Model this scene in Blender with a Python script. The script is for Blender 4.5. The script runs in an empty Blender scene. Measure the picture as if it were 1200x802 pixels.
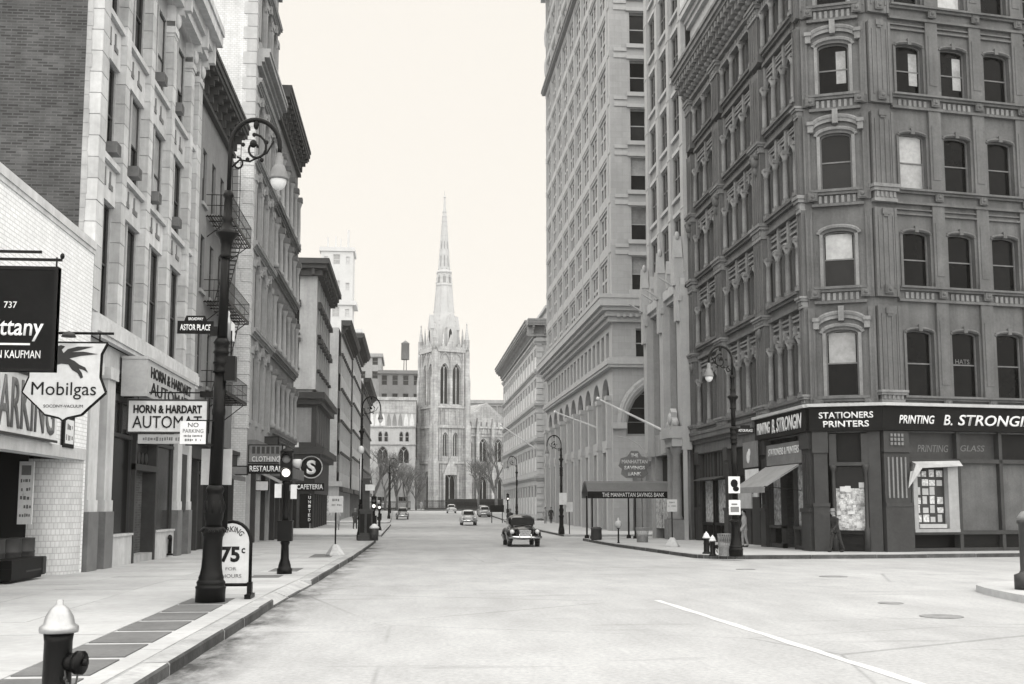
import bpy, math, random
from mathutils import Vector, Matrix
R = math.radians
sc = bpy.context.scene
COL = sc.collection
# ------------------------------------------------------------------ camera
cam = bpy.data.cameras.new('camera')
camo = bpy.data.objects.new('camera', cam)
COL.objects.link(camo)
camo.location = (0, 0, 1.9)
camo.rotation_euler = (R(90 + 6.4), 0, R(-5.0))
cam.sensor_width = 36.0
cam.lens = 40.5
cam.shift_y = 40 / 1200.0
cam.clip_end = 6000
cam.clip_start = 0.1
sc.camera = camo
# ------------------------------------------------------------------ sky, sun, exposure
EXPO = 2.2
HAZE = .00016
world = bpy.data.worlds.new('World')
sc.world = world
world.use_nodes = True
bg = world.node_tree.nodes['Background']
bg.inputs['Color'].default_value = (1.0, 0.956, 0.885, 1)
bg.inputs['Strength'].default_value = .206
sun = bpy.data.lights.new('sun', 'SUN')
sun.energy = 1.5
sun.angle = R(140)
sun.color = (1.0, 0.98, 0.94)
suno = bpy.data.objects.new('sun', sun)
COL.objects.link(suno)
suno.rotation_euler = (R(25), R(1), 0)      # high, bright overcast
sc.view_settings.view_transform = 'Standard'
sc.view_settings.look = 'None'
sc.view_settings.exposure = EXPO
sc.view_settings.gamma = 1.0
sc.view_settings.use_curve_mapping = False
try:
    sc.cycles.volume_bounces = 1
    sc.cycles.max_bounces = 6
    sc.cycles.diffuse_bounces = 3
    sc.cycles.use_denoising = True
except Exception:
    pass

# ------------------------------------------------------------------ helpers
class MB:
    """collects faces, builds one mesh object"""
    def __init__(s): s.v = []; s.f = []; s.m = []; s.sm = []; s.mi = 0; s.smooth = False
    def add(s, vs, fs):
        o = len(s.v); s.v += [tuple(p) for p in vs]
        for f in fs:
            s.f.append(tuple(i + o for i in f)); s.m.append(s.mi); s.sm.append(s.smooth)
        return s
    def box(s, x0, x1, y0, y1, z0, z1):
        return s.add([(x0,y0,z0),(x1,y0,z0),(x1,y1,z0),(x0,y1,z0),(x0,y0,z1),(x1,y0,z1),(x1,y1,z1),(x0,y1,z1)],
                     [(0,3,2,1),(4,5,6,7),(0,1,5,4),(1,2,6,5),(2,3,7,6),(3,0,4,7)])
    def bar(s, p, q, r=.02, n=6, r2=None):
        p = Vector(p); q = Vector(q); d = (q - p)
        if d.length < 1e-6: return s
        d.normalize(); a = d.orthogonal().normalized(); b = d.cross(a)
        r2 = r if r2 is None else r2
        vs = []
        for c, rr in ((p, r), (q, r2)):
            for k in range(n):
                t = 2 * math.pi * k / n
                vs.append(c + (a * math.cos(t) + b * math.sin(t)) * rr)
        fs = [(k, (k+1) % n, n + (k+1) % n, n + k) for k in range(n)] + [tuple(range(n-1, -1, -1)), tuple(range(n, 2*n))]
        return s.add(vs, fs)
    def tube(s, pts, r=.02, n=8):
        pts = [Vector(p) for p in pts]; rs = r if isinstance(r, (list, tuple)) else [r] * len(pts)
        up = None; vs = []
        for i, p in enumerate(pts):
            d = (pts[min(i+1, len(pts)-1)] - pts[max(i-1, 0)]).normalized()
            if up is None: up = d.orthogonal().normalized()
            a = (up - d * up.dot(d)).normalized(); b = d.cross(a); up = a
            for k in range(n):
                t = 2 * math.pi * k / n; vs.append(p + (a * math.cos(t) + b * math.sin(t)) * rs[i])
        fs = []
        for i in range(len(pts) - 1):
            for k in range(n):
                fs.append((i*n + k, i*n + (k+1) % n, (i+1)*n + (k+1) % n, (i+1)*n + k))
        fs += [tuple(range(n-1, -1, -1)), tuple(range((len(pts)-1)*n, len(pts)*n))]
        return s.add(vs, fs)
    def lathe(s, prof, cx=0, cy=0, n=20, flute=0.0):
        vs = []; fs = []
        for (r, z) in prof:
            for k in range(n):
                t = 2 * math.pi * k / n; rr = r * (1 - (flute if k % 2 else 0))
                vs.append((cx + rr * math.cos(t), cy + rr * math.sin(t), z))
        for i in range(len(prof) - 1):
            for k in range(n):
                fs.append((i*n + k, i*n + (k+1) % n, (i+1)*n + (k+1) % n, (i+1)*n + k))
        fs += [tuple(range(n-1, -1, -1)), tuple(range((len(prof)-1)*n, len(prof)*n))]
        return s.add(vs, fs)
    def prism(s, poly, a0, a1, axis='y'):
        """poly of 2d points; extruded along axis from a0 to a1. axis y: poly is (x,z); x: (y,z); z: (x,y)"""
        f = {'y': lambda p, a: (p[0], a, p[1]), 'x': lambda p, a: (a, p[0], p[1]), 'z': lambda p, a: (p[0], p[1], a)}[axis]
        n = len(poly)
        vs = [f(p, a0) for p in poly] + [f(p, a1) for p in poly]
        fs = [tuple(range(n)), tuple(range(2*n - 1, n - 1, -1))] + [(k, n + k, n + (k+1) % n, (k+1) % n) for k in range(n)]
        return s.add(vs, fs)
    def ball(s, c, rx, ry, rz, n=12, m=8):
        vs = []; fs = []
        for i in range(m + 1):
            ph = math.pi * i / m
            for k in range(n):
                t = 2 * math.pi * k / n
                vs.append((c[0] + rx*math.sin(ph)*math.cos(t), c[1] + ry*math.sin(ph)*math.sin(t), c[2] - rz*math.cos(ph)))
        for i in range(m):
            for k in range(n):
                fs.append((i*n + k, i*n + (k+1) % n, (i+1)*n + (k+1) % n, (i+1)*n + k))
        return s.add(vs, fs)
    def mesh(s, name, mats):
        me = bpy.data.meshes.new(name)
        me.from_pydata(s.v, [], s.f)
        for m in (mats if isinstance(mats, (list, tuple)) else [mats]): me.materials.append(m)
        me.polygons.foreach_set('material_index', s.m)
        me.polygons.foreach_set('use_smooth', s.sm)
        me.update()
        import bmesh
        bm = bmesh.new(); bm.from_mesh(me)
        bmesh.ops.recalc_face_normals(bm, faces=bm.faces); bm.to_mesh(me); bm.free()
        return me

def link(name, data, parent=None, loc=(0,0,0), rz=0.0):
    o = bpy.data.objects.new(name, data); COL.objects.link(o)
    if parent is not None: o.parent = parent
    o.location = loc; o.rotation_euler = (0, 0, rz)
    return o
def obj(name, mb, mat, parent=None, loc=(0,0,0), rz=0.0): return link(name, mb.mesh(name, mat), parent, loc, rz)
def tag(o, label=None, cat=None, group=None, kind=None):
    if label: o['label'] = label
    if cat: o['category'] = cat
    if group: o['group'] = group
    if kind: o['kind'] = kind
    return o
def thing(name, label, cat, loc=(0,0,0), rz=0.0, group=None): return tag(link(name, None, None, loc, rz), label, cat, group)
def copy_tree(o, parent=None):
    c = o.copy(); COL.objects.link(c); c.parent = parent
    for k in ('label', 'group'):
        pass
    for ch in list(o.children): copy_tree(ch, c)
    return c

# ------------------------------------------------------------------ materials (grey, faintly warm: a toned monochrome print)
MATS = {}
def tone(v): v *= .9; return (v * .97, v * 0.985, v * 1.0, 1)
def mat(name, v, rough=.85, var=.18, scale=.6, fine=6.0, bump=0.0, streak=0.0, metal=0.0, spec=.3, brick=None, stain=None, emit=None, rnd=0.0):
    if name in MATS: return MATS[name]
    m = bpy.data.materials.new(name); m.use_nodes = True; nt = m.node_tree; N = nt.nodes; Lk = nt.links
    b = N['Principled BSDF']; b.inputs['Roughness'].default_value = rough; b.inputs['Metallic'].default_value = metal
    b.inputs['Specular IOR Level'].default_value = spec
    b.inputs['Base Color'].default_value = tone(v)
    MATS[name] = m
    if emit:
        b.inputs['Emission Color'].default_value = (1, .96, .88, 1); b.inputs['Emission Strength'].default_value = emit
    if var <= 0 and not brick and not rnd: return m
    g = N.new('ShaderNodeNewGeometry')
    def noise(sc_, det, vec=None, rg=.55):
        n = N.new('ShaderNodeTexNoise'); n.inputs['Scale'].default_value = sc_; n.inputs['Detail'].default_value = det
        n.inputs['Roughness'].default_value = rg
        Lk.new(vec or g.outputs['Position'], n.inputs['Vector']); return n.outputs['Fac']
    def math_(op, a, b_=None):
        n = N.new('ShaderNodeMath'); n.operation = op
        for i, x in enumerate((a, b_)):
            if x is None: continue
            if isinstance(x, (int, float)): n.inputs[i].default_value = x
            else: Lk.new(x, n.inputs[i])
        return n.outputs[0]
    def rng(x, lo, hi, a=.25, b_=.75):
        n = N.new('ShaderNodeMapRange'); n.inputs['From Min'].default_value = a; n.inputs['From Max'].default_value = b_
        n.inputs['To Min'].default_value = lo; n.inputs['To Max'].default_value = hi; Lk.new(x, n.inputs['Value']); return n.outputs[0]
    fac = rng(noise(scale, 4), 1 - var, 1 + var)
    if fine: fac = math_('MULTIPLY', fac, rng(noise(fine, 3), 1 - var * .55, 1 + var * .55))
    if rnd:                                      # every slab, stone or pane a little different
        oi = N.new('ShaderNodeObjectInfo'); fac = math_('MULTIPLY', fac, rng(oi.outputs['Random'], 1 - rnd, 1 + rnd, 0, 1))
    if streak:
        mp = N.new('ShaderNodeMapping'); mp.inputs['Scale'].default_value = (2.2, 2.2, .12); Lk.new(g.outputs['Position'], mp.inputs['Vector'])
        fac = math_('MULTIPLY', fac, rng(noise(1.3, 5, mp.outputs[0], .65), 1 - streak, 1 + streak * .4))
    if stain:                                    # dark blotches with their own outline
        fac = math_('MULTIPLY', fac, rng(noise(stain[0], 6, None, .7), 1, stain[1], stain[2], stain[2] + .08))
    height = None
    if brick:
        bw, bh, mort, bvar, gap = brick
        sp = N.new('ShaderNodeSeparateXYZ'); Lk.new(g.outputs['Position'], sp.inputs[0])
        cb = N.new('ShaderNodeCombineXYZ'); Lk.new(math_('ADD', sp.outputs[0], sp.outputs[1]), cb.inputs[0]); Lk.new(sp.outputs[2], cb.inputs[1])
        bt = N.new('ShaderNodeTexBrick'); Lk.new(cb.outputs[0], bt.inputs['Vector'])
        bt.inputs['Scale'].default_value = 1.0; bt.inputs['Brick Width'].default_value = bw; bt.inputs['Row Height'].default_value = bh
        bt.inputs['Mortar Size'].default_value = gap; bt.inputs['Mortar Smooth'].default_value = .2
        bt.inputs['Color1'].default_value = (1 - bvar,) * 3 + (1,); bt.inputs['Color2'].default_value = (1 + bvar,) * 3 + (1,)
        bt.inputs['Mortar'].default_value = (mort,) * 3 + (1,); bt.offset = .5
        bw_ = N.new('ShaderNodeRGBToBW'); Lk.new(bt.outputs['Color'], bw_.inputs[0])
        fac = math_('MULTIPLY', fac, bw_.outputs[0]); height = math_('SUBTRACT', 1.0, bt.outputs['Fac'])
    mx = N.new('ShaderNodeVectorMath'); mx.operation = 'SCALE'; mx.inputs[0].default_value = tone(v)[:3]; Lk.new(fac, mx.inputs['Scale'])
    Lk.new(mx.outputs[0], b.inputs['Base Color'])
    if bump:
        bp = N.new('ShaderNodeBump'); bp.inputs['Strength'].default_value = bump; bp.inputs['Distance'].default_value = .02
        Lk.new(height if height is not None else noise(fine * 2, 4), bp.inputs['Height']); Lk.new(bp.outputs[0], b.inputs['Normal'])
    return m

def road_mat():
    m = bpy.data.materials.new('worn_asphalt'); m.use_nodes = True; nt = m.node_tree; N = nt.nodes; Lk = nt.links; b = N['Principled BSDF']
    g = N.new('ShaderNodeNewGeometry'); sp = N.new('ShaderNodeSeparateXYZ'); Lk.new(g.outputs['Position'], sp.inputs[0])
    def nz(sc_, det=4, rg=.55, stretch=None, vor=False):
        v = g.outputs['Position']
        if stretch:
            mp = N.new('ShaderNodeMapping'); mp.inputs['Scale'].default_value = stretch; Lk.new(v, mp.inputs['Vector']); v = mp.outputs[0]
        if vor:
            n = N.new('ShaderNodeTexVoronoi'); n.feature = 'DISTANCE_TO_EDGE'; n.inputs['Scale'].default_value = sc_; Lk.new(v, n.inputs['Vector']); return n.outputs['Distance']
        n = N.new('ShaderNodeTexNoise'); n.inputs['Scale'].default_value = sc_; n.inputs['Detail'].default_value = det; n.inputs['Roughness'].default_value = rg; Lk.new(v, n.inputs['Vector']); return n.outputs['Fac']
    def rg_(x, a, c, lo, hi):
        n = N.new('ShaderNodeMapRange'); n.inputs['From Min'].default_value = a; n.inputs['From Max'].default_value = c; n.inputs['To Min'].default_value = lo; n.inputs['To Max'].default_value = hi; Lk.new(x, n.inputs['Value']); return n.outputs[0]
    def mt(op, a, c=None):
        n = N.new('ShaderNodeMath'); n.operation = op
        for i, x in enumerate((a, c)):
            if x is None: continue
            if isinstance(x, (int, float)): n.inputs[i].default_value = x
            else: Lk.new(x, n.inputs[i])
        return n.outputs[0]
    f = rg_(nz(.10, 4), .3, .7, .84, 1.08); f = mt('MULTIPLY', f, rg_(nz(.9, 5, .65, (1, .35, 1)), .3, .7, .84, 1.1)); f = mt('MULTIPLY', f, rg_(nz(14, 3, .7), .3, .7, .82, 1.12))
    f = mt('MULTIPLY', f, rg_(nz(3.2, 6, .8), .66, .72, 1, .62))                       # small dark spots
    f = mt('MULTIPLY', f, rg_(nz(1.1, 3, .5, (.22, 1.6, 1)), .62, .66, 1, .86))           # faint patches across
    cr = mt('MULTIPLY', rg_(nz(.16, 2, .5, None, True), .0, .006, .0, 1), 1); crm = rg_(nz(.07, 3), .48, .56, 0, 1)
    f = mt('MULTIPLY', f, mt('SUBTRACT', 1, mt('MULTIPLY', mt('SUBTRACT', 1, cr), mt('MULTIPLY', crm, .35))))
    kx = mt('ADD', mt('MULTIPLY', sp.outputs[1], .0125), -2.86); d = mt('SUBTRACT', sp.outputs[0], kx)   # distance from the left kerb
    gm = rg_(d, .2, .95, 1, 0); gm2 = rg_(d, -.2, -.05, 0, 1); lim = rg_(sp.outputs[1], 60, 72, 1, 0)
    gn = rg_(nz(.9, 6, .72, (1.2, .5, 1)), .40, .60, 0, 1)
    f = mt('MULTIPLY', f, mt('SUBTRACT', 1, mt('MULTIPLY', mt('MULTIPLY', mt('MULTIPLY', gm, gm2), lim), mt('MULTIPLY', gn, .85))))
    s = N.new('ShaderNodeVectorMath'); s.operation = 'SCALE'; s.inputs[0].default_value = tone(.365)[:3]; Lk.new(f, s.inputs['Scale']); Lk.new(s.outputs[0], b.inputs['Base Color'])
    b.inputs['Roughness'].default_value = .8; b.inputs['Specular IOR Level'].default_value = .25
    bp = N.new('ShaderNodeBump'); bp.inputs['Strength'].default_value = .6; bp.inputs['Distance'].default_value = .02; Lk.new(nz(9, 5, .7), bp.inputs['Height']); Lk.new(bp.outputs[0], b.inputs['Normal'])
    return m
M = {}
M['road'] = road_mat()
M['walk'] = mat('sidewalk_concrete', .385, .85, .17, .6, 6, .3, stain=(2.2, .74, .66), rnd=.07)
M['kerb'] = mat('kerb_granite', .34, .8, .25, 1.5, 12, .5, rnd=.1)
M['kerbface'] = mat('kerb_face_shade', .06, .9, .5, 2.0, 9, .6, rnd=.3)  # shade of the street face put into a dark mottled colour
M['cover'] = mat('iron_cover', .2, .7, .3, 3, 20)
M['slate'] = mat('dark_slate', .12, .75, .25, 1.2, 14)
M['paint'] = mat('road_paint', .50, .7, .10, 3, 20)
M['tar'] = mat('tar', .12, .7, .2, 2)
M['puddle'] = mat('wet_gutter', .10, .25, .3, 3, 9, spec=.5)
M['iron'] = mat('black_iron', .004, .36, .35, 3, 20, .2, spec=.13)
M['iron2'] = mat('dark_iron', .035, .5, .3, 3, 14)
M['brick'] = mat('party_brick', .06, .9, .34, .45, 1.8, .5, .2, brick=(.30, .085, 1.5, .42, .016))
M['brick_d'] = mat('dark_brick', .10, .9, .25, .6, 3, .3, brick=(.22, .075, 1.3, .25, .012))
M['wbrick'] = mat('white_glazed_brick', .82, .5, .07, .4, 4, .25, .12, brick=(.30, .105, .72, .05, .014))
M['wtile'] = mat('white_tile', .56, .45, .14, .8, 4, .3, .2, brick=(.16, .16, .74, .07, .014))
M['stoneA'] = mat('pale_limestone', .50, .85, .16, .9, 5, .15, .22, rnd=.1)
M['stoneAd'] = mat('grey_limestone', .36, .85, .22, .9, 5, .12, .2)
M['granite'] = mat('dark_granite', .14, .5, .2, 2, 20)
M['stoneB'] = mat('grey_brownstone', .20, .9, .16, .8, 6, .1, .15)
M['cornB'] = mat('dark_cornice', .05, .7, .25, 1.2, 6)
M['wash'] = mat('whitewashed_brick', .60, .9, .10, .35, 3, .25, .18, brick=(.24, .12, .8, .06, .016), stain=(.55, .62, .66))
M['stoneC'] = mat('grey_sandstone', .30, .9, .16, .7, 5, .1, .18)
M['stoneD'] = mat('brownstone', .15, .9, .2, .7, 5, .1, .2)
M['stuccoE'] = mat('pale_stucco', .42, .9, .14, .5, 4, .1, .22, stain=(.8, .75, .62))
M['darkE'] = mat('dark_timber_paint', .028, .6, .3, 1.2, 6)
M['stoneF'] = mat('pale_stone', .44, .9, .12, .5, 4, .05, .18)
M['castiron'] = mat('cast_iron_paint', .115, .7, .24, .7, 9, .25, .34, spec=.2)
M['castlit'] = mat('cast_iron_lit_moulding', .195, .7, .26, 1.1, 11, .25, .3, spec=.2)  # same iron paint made lighter: highlights on the mouldings put into the colour
M['shopdark'] = mat('shop_black', .006, .5, .25, 2, 9, spec=.12)
M['shopgrey'] = mat('shop_grey', .032, .6, .25, 1.5, 8)
M['lime'] = mat('office_limestone', .33, .9, .09, .3, 3, .1, .10, brick=(1.1, .55, .86, .05, .012))
M['limesm'] = mat('office_trim', .38, .9, .08, .3, 3, 0, .10)
M['spandrel'] = mat('office_spandrel', .22, .8, .12, .5, 4)
M['terra'] = mat('white_terracotta', .37, .7, .09, .7, 5, .05, .14)
M['stew'] = mat('cast_stone', .48, .85, .10, .4, 3, 0, .12)
M['church'] = mat('church_marble', .42, .9, .28, .35, 2.2, .2, .36, brick=(1.4, .6, .75, .12, .03))
M['churchd'] = mat('church_dark_stone', .24, .9, .2, .3, 2, 0, .2)  # darker stone for spire slits, frieze panels and bays
M['block'] = mat('far_brick', .16, .9, .15, .3, 2, 0, .1)
M['fartower'] = mat('hazed_far_tower', .46, .9, .08, .2, 1)  # distance haze put into a lighter stone colour
M['glass'] = mat('window_glass', .004, .06, .5, .8, 3, spec=.06, rnd=.6)
M['glass2'] = mat('dusty_glass', .014, .16, .4, .35, 1.5, spec=.12, rnd=.7)
M['glassp'] = mat('reflection_tint_glass', .06, .2, .25, .4, 2, spec=.35, rnd=.45)  # street reflection put into a paler pane colour
M['blind'] = mat('drawn_blind', .33, .35, .2, 1.5, 6, spec=.3, rnd=.4)
M['curtain'] = mat('lace_curtain', .27, .5, .3, 2, 12)
M['frame'] = mat('sash_paint', .13, .6, .2, 2, 8)
M['framed'] = mat('dark_sash', .05, .55, .2, 2, 8)
M['black'] = mat('interior_shade', .012, .9, 0)  # near-black colour stands in for the shade of unlit interiors
M['white'] = mat('sign_white', .66, .5, .14, 1.3, 7, .05, .14, stain=(3.0, .75, .64))
M['offwhite'] = mat('old_white', .38, .6, .15, 1.5, 9)
M['signblack'] = mat('sign_black', .006, .5, .4, 2, 10, .1, .2, spec=.08)
M['signgrey'] = mat('sign_grey', .15, .5, .2, 2, 10)
M['letter'] = mat('letter_black', .014, .6, .4, 5, 18, spec=.15)
M['letterw'] = mat('letter_white', .66, .6, .18, 5, 18)
M['lettergrey'] = mat('letter_grey', .13, .6, .3, 5, 18)
M['canvas'] = mat('awning_canvas', .22, .9, .12, 1.5, 9)
M['canvasd'] = mat('dark_canvas', .12, .9, .12, 1.5, 9)
M['silver'] = mat('silver_paint', .38, .35, .12, 6, 30, metal=.55)
M['globe'] = mat('opal_glass', .60, .3, .05, 3, 0)
M['signal'] = mat('lit_signal', .8, .3, 0, emit=.35)
M['chrome'] = mat('chrome', .65, .12, 0, metal=1.0)
M['carblack'] = mat('car_black', .012, .12, .05, 3, 0, spec=.6)
M['cargrey'] = mat('car_grey', .20, .18, .05, 3, 0, spec=.6)
M['carpale'] = mat('car_pale', .42, .2, .05, 3, 0, spec=.6)
M['tyre'] = mat('tyre', .015, .8, .2, 5)
M['poster'] = mat('poster_paper', .5, .7, .6, 9, 30)
M['goods'] = mat('window_goods', .40, .6, .85, 4.5, 16)
M['board'] = mat('weathered_board', .10, .8, .22, 1.5, 14, .1, .2)
M['wire'] = mat('wire_mesh', .22, .5, .2, 5, 20)
M['bark'] = mat('bark', .11, .95, .25, 2, 12)
M['conc'] = mat('sign_base_concrete', .40, .9, .15, 3, 12)

# ------------------------------------------------------------------ terrain profile: the avenue dips and rises again
GP = [(-200, 0), (25, 0), (40, -.12), (64, -.28), (90, -.33), (115, -.33), (150, -.1), (200, .35), (260, .8), (400, .9), (3000, 1.0)]
def G(y):
    for (a, b), (c, d) in zip(GP, GP[1:]):
        if y <= c: return b + (d - b) * (y - a) / (c - a)
    return GP[-1][1]
WALK = .15
# ================================================================== ground
def interp(pts, y):
    if y <= pts[0][0]: return pts[0][1]
    for (a, b), (c, d) in zip(pts, pts[1:]):
        if y <= c: return b + (d - b) * (y - a) / (c - a)
    return pts[-1][1]
ys = [-200, -60, -20, 0, 10, 20, 25] + list(range(30, 130, 6)) + list(range(130, 280, 12)) + [300, 400, 700, 1500, 3000]
mb = MB(); mb.smooth = True
xs = [-1500, -300, -60, -20, -8, -2, 4, 10, 20, 60, 300, 1500]
vs = [(x, y, G(y)) for y in ys for x in xs]; nx = len(xs)
mb.add(vs, [(j*nx+i, j*nx+i+1, (j+1)*nx+i+1, (j+1)*nx+i) for j in range(len(ys)-1) for i in range(nx-1)])
road = tag(obj('road', mb, M['road']), kind='structure')

def walk_strip(name, stations, th=WALK, step=6.0, m=None):
    """stations (y, x_left, x_right): raised slab following the ground"""
    y = stations[0][0]; yy = []
    while y < stations[-1][0]: yy.append(y); y += step
    yy.append(stations[-1][0])
    yy = sorted(set(yy + [s[0] for s in stations]))
    l = [(s[0], s[1]) for s in stations]; r = [(s[0], s[2]) for s in stations]
    mb = MB(); vs = []; n = len(yy)
    for y in yy:
        a, b, g = interp(l, y), interp(r, y), G(y)
        vs += [(a, y, g - .3), (b, y, g - .3), (b, y, g + th), (a, y, g + th)]
    fs = []
    for j in range(n - 1):
        k = 4 * j; q = k + 4
        fs += [(k+3, k+2, q+2, q+3), (k+2, k+1, q+1, q+2), (k, k+3, q+3, q), (k+1, k, q, q+1)]
    fs += [(0, 1, 2, 3), (4*n-4, 4*n-1, 4*n-2, 4*n-3)]
    mb.add(vs, fs)
    return tag(obj(name, mb, m or M['walk']), kind='structure')

KL = [(4, -2.78), (13.5, -2.68), (22.2, -2.54), (28.4, -2.36), (45, -2.16), (70, -2.05)]     # left kerb line
left_walk = walk_strip('sidewalk_left', [(y, -10.5, x - .32) for y, x in KL] , WALK - .012)
KL2 = [(83, -2.05), (100, -2.1), (126, -2.1)]
walk_strip('sidewalk_left_second_block', [(y, -30, x - .3) for y, x in KL2])
KL3 = [(136, -2.4), (160, -2.6), (238, -3.6)]
walk_strip('sidewalk_left_third_block', [(y, -30, x - .3) for y, x in KL3])
KR2 = [(82, 10.9), (110, 11.2), (144, 11.6)]
walk_strip('sidewalk_right_second_block', [(y, x + .3, 40) for y, x in KR2])
KR3 = [(152, 12.2), (180, 12.6), (212, 13.0)]
walk_strip('sidewalk_right_third_block', [(y, x + .3, 40) for y, x in KR3])
walk_strip('churchyard', [(252, -30, 40), (320, -30, 40)], .25)

# corner sidewalk by the cast iron building, with a rounded corner
arc = [(11.05 + 1.7 - 1.7*math.cos(t), 43.55 + 1.7 - 1.7*math.sin(t)) for t in [i*math.pi/16 for i in range(9)]]
KRC = [(10.75, 72), (10.7, 60), (11.05, 46.5)] + arc[1:] + [(18, 43.7), (24.5, 44.7), (40, 47.3), (60, 50.7)]
poly = [(x, y) for x, y in KRC] + [(60, 72)]
def inset(pts, d):
    out = []
    for i, p in enumerate(pts):
        a = Vector(pts[max(i-1, 0)]); b = Vector(pts[min(i+1, len(pts)-1)]); t = (b - a).normalized()
        out.append((p[0] - t.y * d, p[1] + t.x * d))
    return out
KRI = inset(KRC, .3)
mb = MB(); top = KRI + [(60, 72)]
n = len(top)
mb.add([(x, y, G(y) + WALK) for x, y in top] + [(x, y, -.7) for x, y in top], [tuple(range(n))] + [(k, n+k, n+(k+1) % n, (k+1) % n) for k in range(n)])
right_walk = tag(obj('sidewalk_right', mb, M['walk']), kind='structure')

# traffic island on the right
isl = [(13.0 + .62 - .62*math.cos(t) + i*.02, 25.35 - .0 + 1.1*math.sin(t)) for i, t in enumerate([-math.pi/2 + k*math.pi/10 for k in range(11)])]
isl = [(11.9, 14), (11.9, 20), (12.0, 22.3), (12.25, 24.0), (12.5, 24.9), (12.75, 25.35), (13.1, 25.7), (13.6, 25.95), (16, 26.8), (24, 29), (24, 14)]
mb = MB(); n = len(isl); ii = [(x + .12, y) for x, y in isl]
mb.add([(x, y, .15) for x, y in isl] + [(x, y, -.2) for x, y in isl], [tuple(range(n))] + [(k, n+k, n+(k+1) % n, (k+1) % n) for k in range(n)])
tag(obj('traffic_island', mb, M['walk']), kind='structure')

# kerb stones -------------------------------------------------------
def kerb(parent, pts, w=.3, L=1.9, h=WALK, drop=None, side=1, seed=1):
    """stones along a polyline (outer edge); side=+1 stone lies to the left of travel"""
    rnd = random.Random(seed)
    for (a, b) in zip(pts, pts[1:]):
        a = Vector(a); b = Vector(b); d = b - a; ln = d.length; d.normalize()
        if ln < .05: continue
        n = max(1, round(ln / L)); s = ln / n; nrm = Vector((-d.y, d.x)) * side
        for i in range(n):
            p = a + d * (i*s + .008); q = a + d * ((i+1)*s - .008)
            mid = (p + q) / 2; dr = drop(mid) if drop else 0
            j = rnd.uniform(-.008, .008); jo = rnd.uniform(0, .015)
            mb = MB(); vs = []
            for c in (p, q):
                g = G(c.y); i1 = c - nrm * jo; i2 = c + nrm * w
                o = h + j - dr
                cx = .025
                vs += [(i1.x, i1.y, g - .25), (i1.x, i1.y, g + o - cx), ((i1 + nrm*cx).x, (i1 + nrm*cx).y, g + o), (i2.x, i2.y, g + h - .004 + j*.3), (i2.x, i2.y, g - .25)]
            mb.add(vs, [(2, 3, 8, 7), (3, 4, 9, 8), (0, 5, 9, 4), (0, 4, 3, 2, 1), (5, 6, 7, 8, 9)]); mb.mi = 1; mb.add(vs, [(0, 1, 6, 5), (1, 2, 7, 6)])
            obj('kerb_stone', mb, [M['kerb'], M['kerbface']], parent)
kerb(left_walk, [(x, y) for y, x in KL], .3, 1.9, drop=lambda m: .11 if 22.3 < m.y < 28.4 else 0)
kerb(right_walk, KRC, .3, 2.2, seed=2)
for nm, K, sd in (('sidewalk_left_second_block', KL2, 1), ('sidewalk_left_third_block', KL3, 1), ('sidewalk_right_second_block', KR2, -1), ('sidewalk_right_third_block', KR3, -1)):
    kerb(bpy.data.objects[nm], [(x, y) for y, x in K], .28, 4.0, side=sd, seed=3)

# paving slabs on the near left sidewalk ---------------------------------
rnd = random.Random(5)
Ys = [4.2]
while Ys[-1] < 47: Ys.append(Ys[-1] + 1.75)
SL = [(14.0, -4.06, -3.32), (21.3, -4.0, -3.22)]
for j in range(len(Ys) - 1):
    y0, y1 = Ys[j], Ys[j+1]
    cols = [-8.95, -7.4, -5.75, -4.12]
    for i in range(len(cols)):
        x0 = cols[i]; x1 = cols[i+1] if i < 3 else None
        e0 = interp(KL, y0) - .335; e1 = interp(KL, y1) - .335
        if i == 3 and 11.2 < (y0 + y1)/2 < 21.8: x0 = -3.28     # dark slate strip takes the rest
        g = .006; t = rnd.uniform(-.003, .003)
        xa0, xa1 = (x1 - g, x1 - g) if x1 else (e0, e1)
        mb = MB(); za, zb = G(y0) + WALK + t, G(y1) + WALK + t
        mb.add([(x0+g, y0+g, za), (xa0, y0+g, za), (xa1, y1-g, zb), (x0+g, y1-g, zb), (x0+g, y0+g, za-.05), (xa0, y0+g, za-.05), (xa1, y1-g, zb-.05), (x0+g, y1-g, zb-.05)],
               [(0,1,2,3), (0,4,5,1), (1,5,6,2), (2,6,7,3), (3,7,4,0)])
        obj('paving_slab', mb, M['walk'], left_walk)
yy = 11.0
while yy < 21.6:                                  # dark slate pavers between pale joints
    mb = MB(); mb.box(-4.1, -3.3, yy + .12, yy + 1.34, .06, WALK + .002); obj('slate_paver', mb, M['slate'], left_walk)
    yy += 1.46
mb = MB(); mb.box(-4.0, -3.25, 29.4, 30.6, G(30)+.06, G(30)+WALK+.002); mb.box(-3.9, -3.1, 31.4, 34.4, G(33)+.06, G(33)+WALK+.001); obj('slate_paver', mb, M['slate'], left_walk)
mb = MB(); mb.box(-3.7, -2.9, 43, 46, G(44)+.06, G(44)+WALK+.008); obj('slate_paver', mb, M['slate'], left_walk)

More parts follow.
